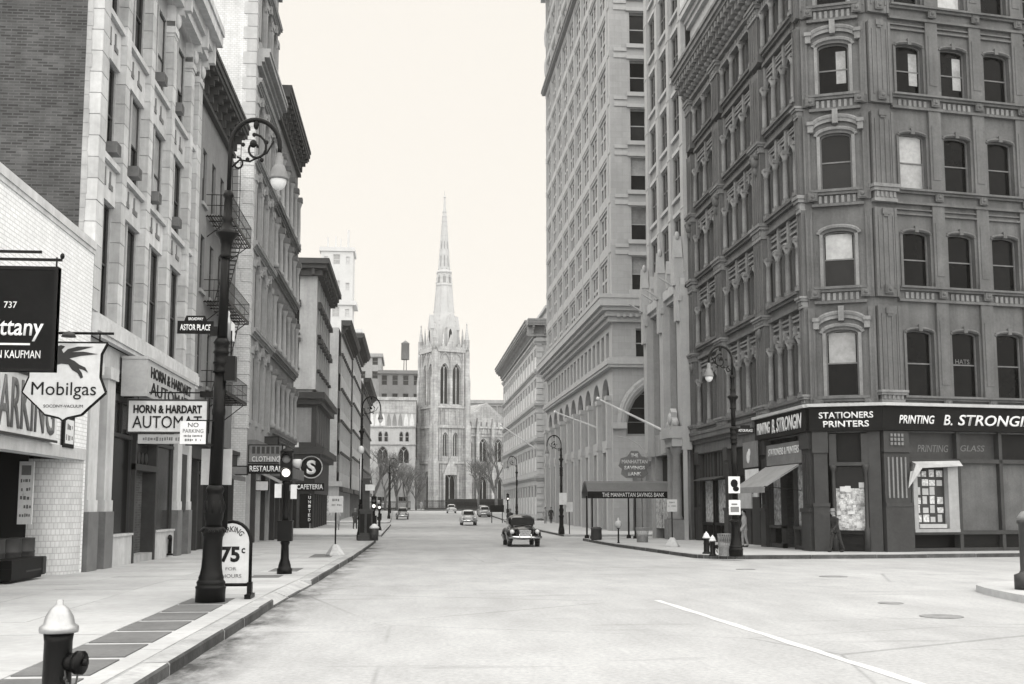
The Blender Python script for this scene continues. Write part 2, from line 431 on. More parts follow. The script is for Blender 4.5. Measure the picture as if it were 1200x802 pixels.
# road markings, covers, puddles ------------------------------------
mb = MB()
vs = []; nseg = 24
for i in range(nseg + 1):
    y = 9.5 + (23.2 - 9.5) * i / nseg; x = 5.56 - .6 * (y - 9.5) / 13.7 + .012*math.sin(i*2.1); w = .075 + .012*math.sin(i*1.3)
    vs += [(x - w, y, .004), (x + w, y, .004)]
mb.add(vs, [(2*i, 2*i+1, 2*i+3, 2*i+2) for i in range(nseg)])
obj('lane_line', mb, M['paint'], road)
mb = MB()
vs = []
for i in range(0):
    y = 34 + 3.0*i; vs += [(4.55 - .01*i - .07, y, G(y)+.006), (4.55 - .01*i + .07, y, G(y)+.006)]
for x, y, r, lab in ((9.1, 19.4, .36, 'dark round manhole cover'), (9.35, 22.1, .24, ''), (11.6, 31.2, .38, ''), (10.4, 35.5, .30, ''), (13.2, 20.5, .28, '')):
    mb = MB(); mb.lathe([(r, G(y)+.003), (r, G(y)+.012), (r*.9, G(y)+.014), (r*.88, G(y)+.008), (.0, G(y)+.010)], x, y, 28); obj('manhole_cover', mb, M['cover'], road)
# ================================================================== facade tools
def scribble(parent, loc, rz, w, h, m, seed=1, depth=.004):
    """print too small to read: a row of little strokes"""
    rnd = random.Random(seed); mb = MB(); x = 0
    while x < w:
        b = h*rnd.uniform(.25, .6)
        if rnd.random() < .82: mb.box(x, min(w, x + b), -depth, 0, h*rnd.uniform(0, .25), h*rnd.uniform(.75, 1))
        x += b + h*rnd.uniform(.12, .3)
    return link('lettering', mb.mesh('lettering', M[m]), parent, loc, rz)
class Frame:
    """u runs along the facade (left to right seen from outside), v up, w outward"""
    def __init__(s, root, ox, oy, oz, ang):
        s.root = root; s.a = R(ang); s.o = Vector((ox, oy, oz)); s.u = Vector((math.cos(s.a), math.sin(s.a), 0)); s.w = Vector((math.sin(s.a), -math.cos(s.a), 0))
    def at(s, u=0, v=0, w=0): return s.o + s.u*u + s.w*w + Vector((0, 0, v))
    def put(s, name, mb, m, u=0, v=0, w=0, parent=None):
        data = mb.mesh(name, m) if isinstance(mb, MB) else mb
        if parent is not None and parent is not s.root:        # parent is placed in the same frame: give local offset
            return link(name, data, parent, (u, -w, v), 0)
        p = s.at(u, v, w) - (s.root.location if s.root else Vector())
        return link(name, data, s.root, p, s.a)
def lb(mb, u0, u1, v0, v1, w0, w1): return mb.box(u0, u1, -w1, -w0, v0, v1)      # box given in u, v, w

def arch_pts(u0, u1, v1, rise, n=10, pointed=False):
    """points of an arch from left springing to right springing; crown at v1"""
    c = (u0 + u1) / 2; h = (u1 - u0) / 2; out = []
    for k in range(n + 1):
        t = math.pi * (1 - k / n)
        x = c + h * math.cos(t); s = (x - c) / h
        if pointed: y = rise * (1 - abs(s) ** 1.7) ** .75 if abs(s) < 1 else 0
        else: y = rise * math.sqrt(max(0, 1 - s*s))
        out.append((x, v1 - rise + y))
    return out

def wall(mb, U0, U1, V0, V1, ops, depth=.3, thick=None):
    """front skin at w=0 with rectangular / arched openings (u0,u1,v0,v1[,rise[,pointed]]) and reveals"""
    us = sorted(set([U0, U1] + [x for o in ops for x in o[:2] if U0 < x < U1])); vs = sorted(set([V0, V1] + [x for o in ops for x in o[2:4] if V0 < x < V1]))
    def q(a, b, c, d): mb.add([a, b, c, d], [(0, 1, 2, 3)])
    for i in range(len(us) - 1):
        uc = (us[i] + us[i+1]) / 2
        colops = [o for o in ops if o[0] < uc < o[1]]
        j = 0
        while j < len(vs) - 1:
            vc = (vs[j] + vs[j+1]) / 2
            if any(o[2] < vc < o[3] for o in colops): j += 1; continue
            k = j
            while k + 1 < len(vs) - 1 and not any(o[2] < (vs[k+1] + vs[k+2]) / 2 < o[3] for o in colops): k += 1
            q((us[i], 0, vs[j]), (us[i+1], 0, vs[j]), (us[i+1], 0, vs[k+1]), (us[i], 0, vs[k+1])); j = k + 1
    for o in ops:
        u0, u1, v0, v1 = o[:4]; rise = o[4] if len(o) > 4 else 0; D = depth
        q((u0, 0, v0), (u1, 0, v0), (u1, D, v0), (u0, D, v0))
        q((u0, 0, v0), (u0, D, v0), (u0, D, v1 - rise), (u0, 0, v1 - rise)); q((u1, 0, v0), (u1, 0, v1 - rise), (u1, D, v1 - rise), (u1, D, v0))
        if rise:
            pts = arch_pts(u0, u1, v1, rise, 10, len(o) > 5 and o[5])
            for (a, b) in zip(pts, pts[1:]):
                q((a[0], 0, a[1]), (b[0], 0, b[1]), (b[0], D, b[1]), (a[0], D, a[1]))
                q((a[0], 0, a[1]), (a[0], 0, v1), (b[0], 0, v1), (b[0], 0, b[1]))
        else: q((u0, 0, v1), (u0, D, v1), (u1, D, v1), (u1, 0, v1))
    return mb
def shell(mb, U0, U1, V0, V1, back=12, roof=True):
    """sides, back and roof behind a front skin"""
    a = [(U0, 0, V0), (U1, 0, V0), (U1, back, V0), (U0, back, V0), (U0, 0, V1), (U1, 0, V1), (U1, back, V1), (U0, back, V1)]
    mb.add(a, [(0, 3, 7, 4), (1, 5, 6, 2), (2, 6, 7, 3)] + ([(4, 7, 6, 5)] if roof else []))
    return mb
def moulding(mb, u0, u1, v0, v1, w, prof='cornice', ends=True):
    """stepped moulding along u"""
    h = v1 - v0
    steps = {'cornice': [(0, .25, .35), (.25, .5, .55), (.5, .8, .92), (.8, 1, 1)], 'sill': [(0, .4, .6), (.4, 1, 1)], 'band': [(0, .2, .75), (.2, .8, 1), (.8, 1, .8)]}[prof]
    for a, b, c in steps: lb(mb, u0 - (w*c*.8 if ends else 0), u1 + (w*c*.8 if ends else 0), v0 + h*a, v0 + h*b, -.02, w*c)
    return mb

WC = {}
def window_mesh(w, h, rise=0, kind='sash', fr='frame', pointed=False, bar=.05, gl='glass'):
    key = (round(w, 3), round(h, 3), round(rise, 3), kind, fr, pointed, bar, gl)
    if key in WC: return WC[key]
    mb = MB(); t = bar
    mb.mi = 0
    if rise:
        pts = arch_pts(0, w, h, rise, 10, pointed); pin = arch_pts(t, w - t, h - t, max(.02, rise - t*.3), 10, pointed)
        for (a, b, c, d) in zip(pts, pts[1:], pin, pin[1:]): mb.add([(a[0], 0, a[1]), (b[0], 0, b[1]), (d[0], 0, d[1]), (c[0], 0, c[1]), (c[0], .06, c[1]), (d[0], .06, d[1])], [(0, 1, 2, 3), (3, 2, 5, 4)])
        hh = h - rise
    else:
        mb.box(0, w, 0, .08, h - t, h); hh = h - t
    mb.box(0, t, 0, .08, 0, hh); mb.box(w - t, w, 0, .08, 0, hh); mb.box(t, w - t, 0, .08, 0, t)
    mid = h * .5
    if kind in ('sash', 'two', 'three'): mb.box(t, w - t, .02, .07, mid - t*.5, mid + t*.5)
    nm = {'two': 2, 'three': 3, 'mull2': 2, 'mull3': 3, 'tracery': 2}.get(kind, 1)
    for k in range(1, nm): mb.box(w*k/nm - t*.55, w*k/nm + t*.55, .0, .08, t, h - t if not rise else h - rise*.55)
    if kind == 'tracery':
        for k in range(2):
            a = arch_pts(w*k/2 + .02, w*(k+1)/2 - .02, h - rise*.35, rise*.5, 8, True)
            for p, q in zip(a, a[1:]): mb.bar((p[0], .03, p[1]), (q[0], .03, q[1]), t*.45, 4)
    if kind == 'grid':
        for k in (1, 2): mb.box(w*k/3 - .015, w*k/3 + .015, .02, .06, t, h - t)
        for k in (1, 2, 3): mb.box(t, w - t, .02, .06, h*k/4 - .015, h*k/4 + .015)
    mb.mi = 1
    if rise:
        pin = arch_pts(t*.5, w - t*.5, h - t*.5, rise, 10, pointed); n = len(pin)
        mb.add([(t*.5, .085, t*.5)] + [(x, .085, z) for x, z in pin] + [(w - t*.5, .085, t*.5)], [tuple(range(n + 2))])
    else: mb.add([(t*.5, .085, t*.5), (w - t*.5, .085, t*.5), (w - t*.5, .085, h - t*.5), (t*.5, .085, h - t*.5)], [(0, 1, 2, 3)])
    WC[key] = mb.mesh('window', [M[fr], M[gl]]); return WC[key]
PC = {}
def pane_mesh(w, h, m, name='pane'):
    key = (round(w, 3), round(h, 3), m)
    if key not in PC:
        mb = MB(); mb.box(0, w, 0, .012, 0, h); PC[key] = mb.mesh(name, M[m])
    return PC[key]
wr = random.Random(77)
def window(fr, u0, u1, v0, v1, inset=.2, rise=0, kind='sash', paint='frame', panes=True, blind=None, pointed=False, bar=.05, gl='glass', pblind=.25):
    """a window set back in its opening; near ones get their panes as sub-parts"""
    w, h = u1 - u0, v1 - v0
    if blind is None:
        r = wr.random(); blind = 'half' if r < pblind*.5 else 'drop' if r < pblind else 'curtain' if r < pblind*1.2 else ''
    o = fr.put('window', window_mesh(w, h, rise, kind, paint, pointed, bar, gl), None, u0, v0, -inset)
    if panes:
        t = bar
        up = 'blind' if blind in ('half', 'drop') else gl; lo = 'blind' if blind == 'drop' else gl
        hb = (h - (rise*.5 if rise else t)) - (h*.5 + t*.5)
        link('pane', pane_mesh(w - 2*t, h*.5 - 1.5*t, lo), o, (t, .066, t)); link('pane', pane_mesh(w - 2*t - (rise*.5), hb, up), o, (t + rise*.25, .05, h*.5 + t*.5))
        if blind == 'curtain': link('curtain', pane_mesh((w - 2*t)*.34, h*.62, 'curtain', 'curtain'), o, (w - t - (w - 2*t)*.40, .035, h*.24))
    return o
SC = {}
def shared(fr, key, builder, m, name, u, v, w, parent=None):
    if key not in SC:
        mb = MB(); builder(mb); SC[key] = mb.mesh(name, m)
    return fr.put(name, SC[key], None, u, v, w, parent)
def building(name, label, x, y, cat='building', group=None): return thing(name, label, cat, (x, y, G(y)), 0, group)

def text(body, parent, loc, rz, w, h, m, depth=.01, shear=0.0, bold=.0, name='lettering', rx=90, arch=None):
    """real letters as mesh, fitted into w x h; lower left corner at loc, lying in the plane facing -y before rz"""
    cu = bpy.data.curves.new('t', 'FONT'); cu.body = body; cu.size = 1.0; cu.extrude = 0.0; cu.shear = shear; cu.offset = 0 if 'M' in body else bold; cu.resolution_u = 3
    o = bpy.data.objects.new('t', cu); COL.objects.link(o)
    dg = bpy.context.evaluated_depsgraph_get(); me = bpy.data.meshes.new_from_object(o.evaluated_get(dg))
    bpy.data.objects.remove(o); bpy.data.curves.remove(cu)
    if len(me.vertices) == 0: return None
    xs_ = [v.co.x for v in me.vertices]; ys_ = [v.co.y for v in me.vertices]
    x0, x1, y0, y1 = min(xs_), max(xs_), min(ys_), max(ys_)
    for v in me.vertices:
        X = (v.co.x - x0) / (x1 - x0) * w; Z = (v.co.y - y0) / (y1 - y0) * h
        if arch:
            s = (X / w - .5) * 2; ang = s * arch[1]; r = arch[0] + Z
            X, Z = w/2 + r*math.sin(ang), r*math.cos(ang) - arch[0]
        v.co = (X, 0, Z)
    # give the letters thickness
    import bmesh
    bm = bmesh.new(); bm.from_mesh(me)
    r = bmesh.ops.extrude_face_region(bm, geom=bm.faces[:]); 
    for e in r['geom']:
        if isinstance(e, bmesh.types.BMVert): e.co.y -= depth
    bmesh.ops.recalc_face_normals(bm, faces=bm.faces); bm.to_mesh(me); bm.free()
    me.materials.clear(); me.materials.append(M[m]); me.name = 'lettering'
    o = link(name, me, parent, loc, rz)
    return o
# ================================================================== left side of the avenue
XL = -8.9
# ---- parking garage -------------------------------------------------------
g = building('parking_garage', 'low white brick parking garage with wide dark entrance and plain coping', XL, 17)
F = Frame(g, XL, 17, 0, 90)
mb = MB(); wall(mb, 0, 15.6, -.3, 9.0, [(4.2, 15.42, -.3, 3.12)], .4); obj_ = F.put('wall', mb, M['wbrick'])
mb = MB(); shell(mb, 0, 15.59, -.3, 8.6, 14); F.put('side_wall', mb, M['brick_d'])
mb = MB(); lb(mb, 0, 15.6, 9.0, 9.22, -.35, .06); lb(mb, 0, 15.6, 8.88, 8.999, -.02, .03); F.put('coping', mb, M['stoneA'])
mb = MB(); lb(mb, 4.2, 15.45, 3.12, 3.42, -.02, .05); F.put('lintel', mb, M['stoneA'])
mb = MB(); mb.smooth = True
r = 1.1; n = 14; vs = []
for k in range(n + 1):
    t = (math.pi/2) * k / n; vs += [(15.42 - 1.1 + r*(1 - math.sin(t)) + .0, r - r*math.cos(t) + .003, -.3), (15.42 - 1.1 + r*(1 - math.sin(t)), r - r*math.cos(t) + .003, 3.118)]
mb.add(vs, [(2*k, 2*k+2, 2*k+3, 2*k+1) for k in range(n)])
mb.smooth = False
F.put('rounded_pier', mb, M['wtile'])
mb = MB(); mb.box(0, 15.5, 13.5, 13.7, -.3, 8.5); mb.box(.05, 15.5, .45, 13.5, 3.3, 3.5); mb.box(3.8, 4.15, .45, 8, -.2, 3.3); mb.box(14.33, 14.45, 1.12, 13, -.3, 3.3); F.put('interior_wall', mb, M['black'])  # inner jamb, ceiling and back wall blackened in place of garage shade
# vertical price board hanging inside the entrance
s = thing('garage_price_board', 'narrow white vertical board with small lettering hung inside garage entrance', 'sign', (-9.75, 30.6, 1.42))
mb = MB(); mb.box(-.24, .12, -.03, .03, 0, 1.6); obj('board', mb, M['white'], s)
mb = MB(); mb.box(-.18, .06, -.036, -.031, 1.25, 1.5); obj('heading_panel', mb, M['signgrey'], s)
for k in range(5): scribble(s, (-.19 + .02*(k % 2), -.031, 1.05 - k*.22), 0, .26, .11, 'lettergrey', k + 3)
# drums and guard block in the entrance
def drum(x, y, lab):
    t = thing('oil_drum', lab, 'drum', (x, y, WALK), 0, 'oil drums in the garage entrance')
    mb = MB(); mb.smooth = True; mb.lathe([(.29, 0), (.3, .02), (.3, .3), (.315, .32), (.3, .34), (.3, .6), (.315, .62), (.3, .64), (.3, .93), (.31, .95), (.28, .95), (.27, .92), (0, .92)], 0, 0, 20); obj('drum_body', mb, M['shopgrey'], t)
for x, y, lab in ((-9.62, 29.9, 'dark oil drum beside white tiled pier in garage entrance'), (-9.72, 29.2, 'dark oil drum, middle one of three behind guard beam'), (-9.85, 28.45, 'dark oil drum farthest from the white tiled pier')): drum(x, y, lab)
s = thing('guard_block', 'low dark guard beam with worn pale end across garage entrance', 'guard beam', (-9.3, 28.9, WALK))
mb = MB(); mb.box(-.28, .28, -1.5, .95, .06, .5); mb.box(-.22, .22, -1.4, .85, 0, .06); mb.box(-.29, .29, -1.52, -1.45, .2, .3); obj('beam', mb, M['shopdark'], s)
mb = MB(); mb.box(.03, .30, .72, .96, .08, .49); mb.box(.281, .29, -.5, .6, .18, .22); obj('end_cap', mb, M['shopgrey'], s)
# PARKING fascia sign
s = thing('parking_fascia_sign', 'large white fascia board lettered PARKING on garage wall', 'sign', (XL + .04, 24.5, 3.45))
mb = MB(); mb.box(0, .1, 0, 4.9, 0, 1.45); obj('board', mb, M['white'], s)
mb = MB(); mb.box(.1, .13, -.02, 4.92, 1.40, 1.46); mb.box(.1, .13, -.02, 4.92, -.02, .04); obj('border', mb, M['shopgrey'], s)
text('PARKING', s, (.105, .3, .14), R(90), 4.35, 1.14, 'lettergrey', .02, bold=.01)
s = thing('garage_notice', 'small framed white notice on white brick garage wall', 'sign', (XL + .03, 30.2, 3.38))
mb = MB(); mb.box(0, .05, 0, .95, 0, .82); obj('frame', mb, M['shopdark'], s); mb = MB(); mb.box(.05, .06, .14, .86, .1, .72); obj('notice', mb, M['white'], s)
scribble(s, (.061, .2, .45), R(90), .56, .16, 'lettergrey', 8); scribble(s, (.061, .2, .18), R(90), .56, .16, 'lettergrey', 9)
# floodlight pole on the roof
s = thing('floodlight_pole', 'thin pole with three small floodlights above garage roof', 'floodlight', (-12.2, 31.2, 8.6))
mb = MB(); mb.bar((0, 0, 0), (0, 0, 3.4), .035, 6); obj('pole', mb, M['iron2'], s)
for a, b, c in ((0, 0, 3.75), (-.28, 0, 3.45), (.3, 0, 3.5)):
    mb = MB(); mb.bar((0, 0, 3.3), (a, b, c), .02, 5); mb.bar((a, b, c - .02), (a*1.35 + .02, -.12, c - .1 + .06), .05, 8, .11); obj('floodlight', mb, M['white'], s)

M['stoneAm'] = mat('mid_limestone', .43, .85, .18, .9, 5, .12, .2)
# ---- building A: limestone loft with automat ------------------------------
A = building('limestone_loft', 'pale limestone loft with piers, wide windows and automat restaurant at street level', XL, 32.6)
AY0, AY1 = 32.62, 47.9
F = Frame(A, XL, AY0, 0, 90)
PI = [(0, .72), (2.72, 3.27), (6.0, 6.55), (9.45, 10.0), (12.95, 13.5), (14.5, 15.28)]
FL = [(7.3, 10.9), (12.2, 15.2), (16.6, 19.75)]
bays = [(PI[i][1], PI[i+1][0]) for i in range(5)]
ops = []
for v0, v1 in FL:
    for i, (a, b) in enumerate(bays):
        ops.append((a + .06, b - .06, v0, v1))
mb = MB(); wall(mb, 0, 15.28, 6.9, 20.5, ops, .12); F.put('wall', mb, M['stoneAd'], 0, 0, -.3)
mb = MB(); wall(mb, 0, 15.28, 20.5, 21.6, [], .1); shell(mb, 0, 15.28, -.3, 21.6, 16); F.put('side_wall', mb, M['stoneAd'], 0, 0, -.46)
mb = MB(); mb.box(-22, -.46, 0, .4, 0, 23.6); mb.box(-22, -.47, .001, 15, -.1, 21.5); o = link('party_wall', mb.mesh('party_wall', M['brick']), A, (0, AY0 - 32.6 - .03, 0))
mb = MB(); mb.box(-22.1, -.44, -.05, .5, 23.6, 23.85); link('party_coping', mb.mesh('party_coping', M['stoneAd']), A, (0, -.03, 0))
mb = MB()
rq = random.Random(4); z = 9.0                     # toothed stone return at the corner of the brick wall
while z < 21:
    lb(mb, -.02, 0, z, z + .4, -.46 - rq.choice((.02, .05, .12)) - rq.uniform(0, .03), -.30 + rq.uniform(-.03, .02)); z += .41
F.put('quoins', mb, M['stoneAd'])
for i, (a, b) in enumerate(PI):
    mb = MB(); lb(mb, a + .02, b - .02, 6.9, 20.4, -.5, -.03); F.put('pier', mb, M['stoneAd'])
    z = 7.35; k = 0
    while z < 19.4:
        w = b - a
        def bl(mb, w=w):
            mb.box(.0, w, 0, .47, .012, .612)
        wr_ = random.Random(i*100 + k); m = M['stoneA'] if wr_.random() < .75 else M['stoneAm']
        shared(F, ('Ablk', round(w, 2), m.name), bl, m, 'stone_block', a, z, wr_.uniform(-.008, .008)); z += .624; k += 1
    mb = MB(); lb(mb, a - .04, b + .04, 19.35, 19.6, -.45, .05); mb.smooth = True; mb.ball(((a+b)/2, -.06, 19.95), .2, .12, .32, 10, 8); mb.smooth = False; lb(mb, a, b, 19.6, 20.42, -.45, 0.01); F.put('capital', mb, M['stoneA'])
for fi, (v0, v1) in enumerate(FL):
    for i, (a, b) in enumerate(bays):
        if i == 4: window(F, a + .06, b - .06, v0, v1, .35, 0, 'sash', 'framed', pblind=.3)
        else:
            window(F, a + .06, (a+b)/2 - .03, v0, v1, .35, 0, 'sash', 'framed', pblind=.25, bar=.06); window(F, (a+b)/2 + .03, b - .06, v0, v1, .35, 0, 'sash', 'framed', pblind=.25, bar=.06)
        mb = MB(); lb(mb, (a+b)/2 - .09, (a+b)/2 + .09, v0, v1, -.44, -.27); F.put('mullion', mb, M['stoneAd'])
        mb = MB(); lb(mb, a + .01, b - .01, v0 - .2, v0 - .02, -.46, -.06); F.put('sill', mb, M['stoneA'])
        if fi:
            lo = FL[fi-1][1]
            mb = MB(); lb(mb, a + .005, b - .005, lo + .02, v0 - .22, -.46, -.19); F.put('spandrel', mb, M['stoneA'])
            mb = MB(); c = (a + b)/2; q = (b - a)*.36
            for s_ in (-1, 1):
                lb(mb, c + s_*q*.55 - q*.3, c + s_*q*.55 + q*.3, lo + .42, lo + .58, -.21, -.165); lb(mb, c + s_*q*.4 - .06, c + s_*q*.4 + .06, lo + .42, lo + .95, -.21, -.16)
            F.put('spandrel_ornament', mb, M['granite'])
mb = MB(); moulding(mb, 0, 15.28, 6.62, 7.25, .22, 'band', False); F.put('string_course', mb, M['stoneA'])
mb = MB(); moulding(mb, -.1, 15.3, 20.4, 21.95, .85, 'cornice', False); F.put('cornice', mb, M['stoneA'])
for i, (a, b) in enumerate(PI):
    mb = MB(); lb(mb, (a+b)/2 - .14, (a+b)/2 + .14, 20.3, 21.2, 0, .55); lb(mb, (a+b)/2 - .14, (a+b)/2 + .14, 20.1, 20.3, 0, .3); F.put('bracket', mb, M['stoneA'])
# ground floor
for a, b in ((.12, 1.15), (1.9, 2.85), (12.4, 13.3), (14.55, 15.25)):
    mb = MB(); lb(mb, a + .05, b - .05, 1.95, 5.9, -.3, .02); lb(mb, a + .02, b - .02, 1.72, 2.05, -.3, .06); lb(mb, a, b, 5.6, 5.95, -.3, .1); F.put('pilaster', mb, M['stoneA'])
    mb = MB(); lb(mb, a, b, -.3, 1.72, -.3, .1); F.put('pilaster_base', mb, M['granite'])
mb = MB(); lb(mb, 0, 15.28, 5.95, 6.62, -.46, -.1); lb(mb, 0, .12, -.3, 5.95, -.46, -.1); F.put('frieze', mb, M['stoneA'])
mb = MB(); lb(mb, .1, 15.28, -.3, 6, -1.9, -1.7); F.put('interior_wall', mb, M['black'])
for a, b in ((2.9, 5.7), (9.1, 12.3)):
    mb = MB(); lb(mb, a, b, -.3, .95, -.3, -.02); lb(mb, a, b, .95, 1.02, -.3, .03); F.put('bulkhead', mb, M['stoneA'])
    mb = MB(); lb(mb, a, a + .12, 1.02, 5.2, -.3, -.12); lb(mb, b - .12, b, 1.02, 5.2, -.3, -.12); lb(mb, a, b, 4.0, 4.12, -.3, -.1); lb(mb, a, b, 5.1, 5.3, -.3, -.1); lb(mb, (a+b)/2 - .05, (a+b)/2 + .05, 4.1, 5.1, -.3, -.12); o = F.put('shop_window', mb, M['shopgrey'])
    link('pane', pane_mesh(b - a - .24, 2.96, 'glass2'), o, (a + .12, .2, 1.03)); link('pane', pane_mesh(b - a - .24, .96, 'glass2'), o, (a + .12, .2, 4.13))
    rr = random.Random(int(a*10))
    for k in range(4):
        mb = MB(); uu = a + .3 + k*(b - a - .6)/4; mb.ball((uu + .2, -(-.38), 1.35 + rr.uniform(0, .3)), .16, .1, .22, 8, 6); F.put('window_display', mb, M['poster'])
mb = MB(); lb(mb, 5.75, 5.95, 0, 4.0, -.5, .0); lb(mb, 8.85, 9.05, 0, 4.0, -.5, .0); lb(mb, 5.75, 9.05, 3.05, 3.25, -.5, .02); lb(mb, 5.75, 9.05, 4.0, 4.35, -.5, .04); o = F.put('door_surround', mb, M['shopgrey'])
mb = MB(); lb(mb, 5.95, 8.85, 3.25, 4.0, -.4, -.3); F.put('transom', mb, M['glass2'], 0, 0, 0, o)
for k in range(5):
    mb = MB(); mb.smooth = True; mb.ball((6.3 + k*.55, .28, 3.5), .2, .03, .2, 10, 6); F.put('scroll', mb, M['shopgrey'], 0, 0, 0, o)
mb = MB(); lb(mb, 7.1, 7.9, 2.8, 2.98, -.62, -.55); F.put('door_plate', mb, M['white'], 0, 0, 0, o)
mb = MB(); lb(mb, 7.45, 8.84, 0, 3.04, -1.25, -1.15); F.put('door', mb, M['shopdark'])
mb = MB(); lb(mb, 5.95, 8.85, -.2, .28, -1.6, -.05); F.put('step', mb, M['stoneAd'])
mb = MB(); lb(mb, 13.35, 14.5, 1.7, 3.9, -.3, -.02); F.put('dark_board', mb, M['shopgrey'])
# boxed fascia sign over the automat
s = thing('automat_box_sign', 'long pale boxed sign lettered HORN HARDART above automat shopfront', 'sign', (XL, AY0 + 3.6, 5.25))
mb = MB(); mb.box(-.02, .75, 0, 7.9, 0, 1.15); mb.box(-.02, .8, -.03, 7.93, 1.15, 1.24); obj('box', mb, M['offwhite'], s)
text('HORN & HARDART', s, (.755, .5, .62), R(90), 6.6, .36, 'letter', .02, bold=.02); text('AUTOMAT', s, (.755, .5, .1), R(90), 6.2, .4, 'letter', .02, bold=.02)
s = thing('standpipe', 'black bent standpipe on pale automat bulkhead', 'standpipe', (XL + .08, AY0 + 11.2, WALK - .08))
mb = MB(); mb.smooth = True; mb.tube([(0, 0, 0), (0, 0, .5), (.02, -.06, .66), (.04, -.25, .7), (.04, -.33, .62)], .07, 10); obj('pipe', mb, M['iron'], s); mb = MB(); mb.lathe([(.12, 0), (.12, .06), (.07, .08)], 0, 0, 12); obj('flange', mb, M['iron'], s)
# window air conditioners on A
for k, (u, v) in enumerate(((1.9, 12.35), (4.6, 12.4), (7.6, 12.4), (7.9, 16.8), (11.0, 16.8), (11.2, 12.4))):
    t = thing('air_conditioner', ['grey window air conditioner nearest the brick wall, middle floor of limestone loft', 'grey window air conditioner in second bay from brick wall, middle floor of limestone loft', 'grey window air conditioner in third bay from brick wall, middle floor of limestone loft', 'grey window air conditioner in third bay from brick wall, top floor of limestone loft', 'grey window air conditioner in fourth bay from brick wall, top floor of limestone loft', 'grey window air conditioner in fourth bay from brick wall, middle floor of limestone loft'][k], 'air conditioner', tuple(F.at(u, v, -.34)), R(90), 'air conditioners on the limestone loft')
    mb = MB(); mb.box(-.27, .27, -.42, 0, 0, .34); obj('case', mb, M['signgrey'], t)
    mb = MB()
    for q in range(6): mb.box(-.22, .22, -.432, -.42, .04 + q*.05, .065 + q*.05)
    obj('grille', mb, M['granite'], t)
# projecting AUTOMAT sign
def hang_sign(s, w, h, th, face, edge, z0=0):
    mb = MB(); mb.box(0, w, -th/2, th/2, z0, z0 + h); obj('panel', mb, M[face], s)
    mb = MB(); e = .05; y = th/2 + .012
    for (a, b, c, d) in ((0, w, z0, z0 + e), (0, w, z0 + h - e, z0 + h), (0, e, z0 + e, z0 + h - e), (w - e, w, z0 + e, z0 + h - e)): mb.box(a, b, -y, y, c, d)
    obj('border', mb, M[edge], s)
s = thing('automat_projecting_sign', 'white projecting sign lettered HORN AND HARDART AUTOMAT in black', 'sign', (XL + .12, 36.6, 4.12))
hang_sign(s, 2.48, 1.06, .22, 'white', 'shopgrey')
text('HORN & HARDART', s, (.2, -.115, .62), 0, 2.08, .26, 'letter', .02, bold=.035); text('AUTOMAT', s, (.18, -.115, .16), 0, 2.1, .38, 'letter', .02, bold=.03)
mb = MB(); mb.box(.35, 2.4, -.08, .08, -.32, -.03); obj('lower_panel', mb, M['offwhite'], s); scribble(s, (.5, -.081, -.24), 0, 1.7, .13, 'lettergrey', 12)
mb = MB(); mb.bar((-.2, 0, 1.28), (2.6, 0, 1.28), .022, 6)
for x in (.3, 1.0, 1.7, 2.35): mb.bar((x, 0, 1.04), (x, 0, 1.28), .012, 5)
mb.box(-.1, .15, -.12, .12, 1.1, 1.3); mb.box(2.2, 2.6, -.12, .12, 1.14, 1.32); obj('bracket', mb, M['iron'], s)

# ---- building B: recessed dark house with fire escape -------------------------
XB = -9.55
B = building('grey_walkup', 'narrow grey stone walk-up with heavy dark bracketed cornice and fire escape', XB, 47.9)
F = Frame(B, XB, 47.9, 0, 90); W = 14.7
ops = []; wins = []
for v0 in (7.4, 11.6, 15.6):
    for c in (2.2, 4.6, 7.0, 9.4, 11.8): ops.append((c - .5, c + .5, v0, v0 + 2.5))
mb = MB(); wall(mb, .9, W, 3.9, 20.1, ops, .22); F.put('wall', mb, M['stoneB'])
mb = MB(); shell(mb, .01, W - .03, -.4, 19.9, 14); F.put('side_wall', mb, M['brick_d'], 0, 0, -.24)
mb = MB(); lb(mb, .02, .9, -.4, 20.0, -.3, .05); F.put('pilaster_strip', mb, M['brick_d'])
for o_ in ops:
    window(F, *o_, .1, 0, 'sash', 'framed', pblind=.2)
    mb = MB(); lb(mb, o_[0] - .12, o_[1] + .12, o_[2] - .16, o_[2] - .003, -.02, .1); F.put('sill', mb, M['stoneC'])
def bracket_cornice(F, u0, u1, v0, v1, w, n, m, extra=None):
    mb = MB(); h = v1 - v0
    lb(mb, u0, u1, v0, v0 + h*.12, -.02, w*.25); lb(mb, u0, u1, v0 + h*.12, v0 + h*.62, -.02, w*.12)
    lb(mb, u0 - .0, u1 + .0, v0 + h*.62, v0 + h*.74, -.02, w*.86); lb(mb, u0, u1, v0 + h*.74, v0 + h*.9, -.02, w*.94); lb(mb, u0, u1, v0 + h*.9, v1, -.02, w)
    o = F.put('cornice', mb, m)
    def br(mb):
        lb(mb, -.12, .12, h*.14, h*.36, 0, w*.38); lb(mb, -.12, .12, h*.36, h*.5, 0, w*.62); lb(mb, -.12, .12, h*.5, h*.618, 0, w*.8)
    for k in range(n):
        u = u0 + (u1 - u0) * (k + .5) / n
        shared(F, ('br', round(h, 2), round(w, 2), m.name), br, m, 'bracket', u, v0, 0.001, o)
bracket_cornice(F, .05, 12.0, 20.0, 21.7, .95, 10, M['cornB'])
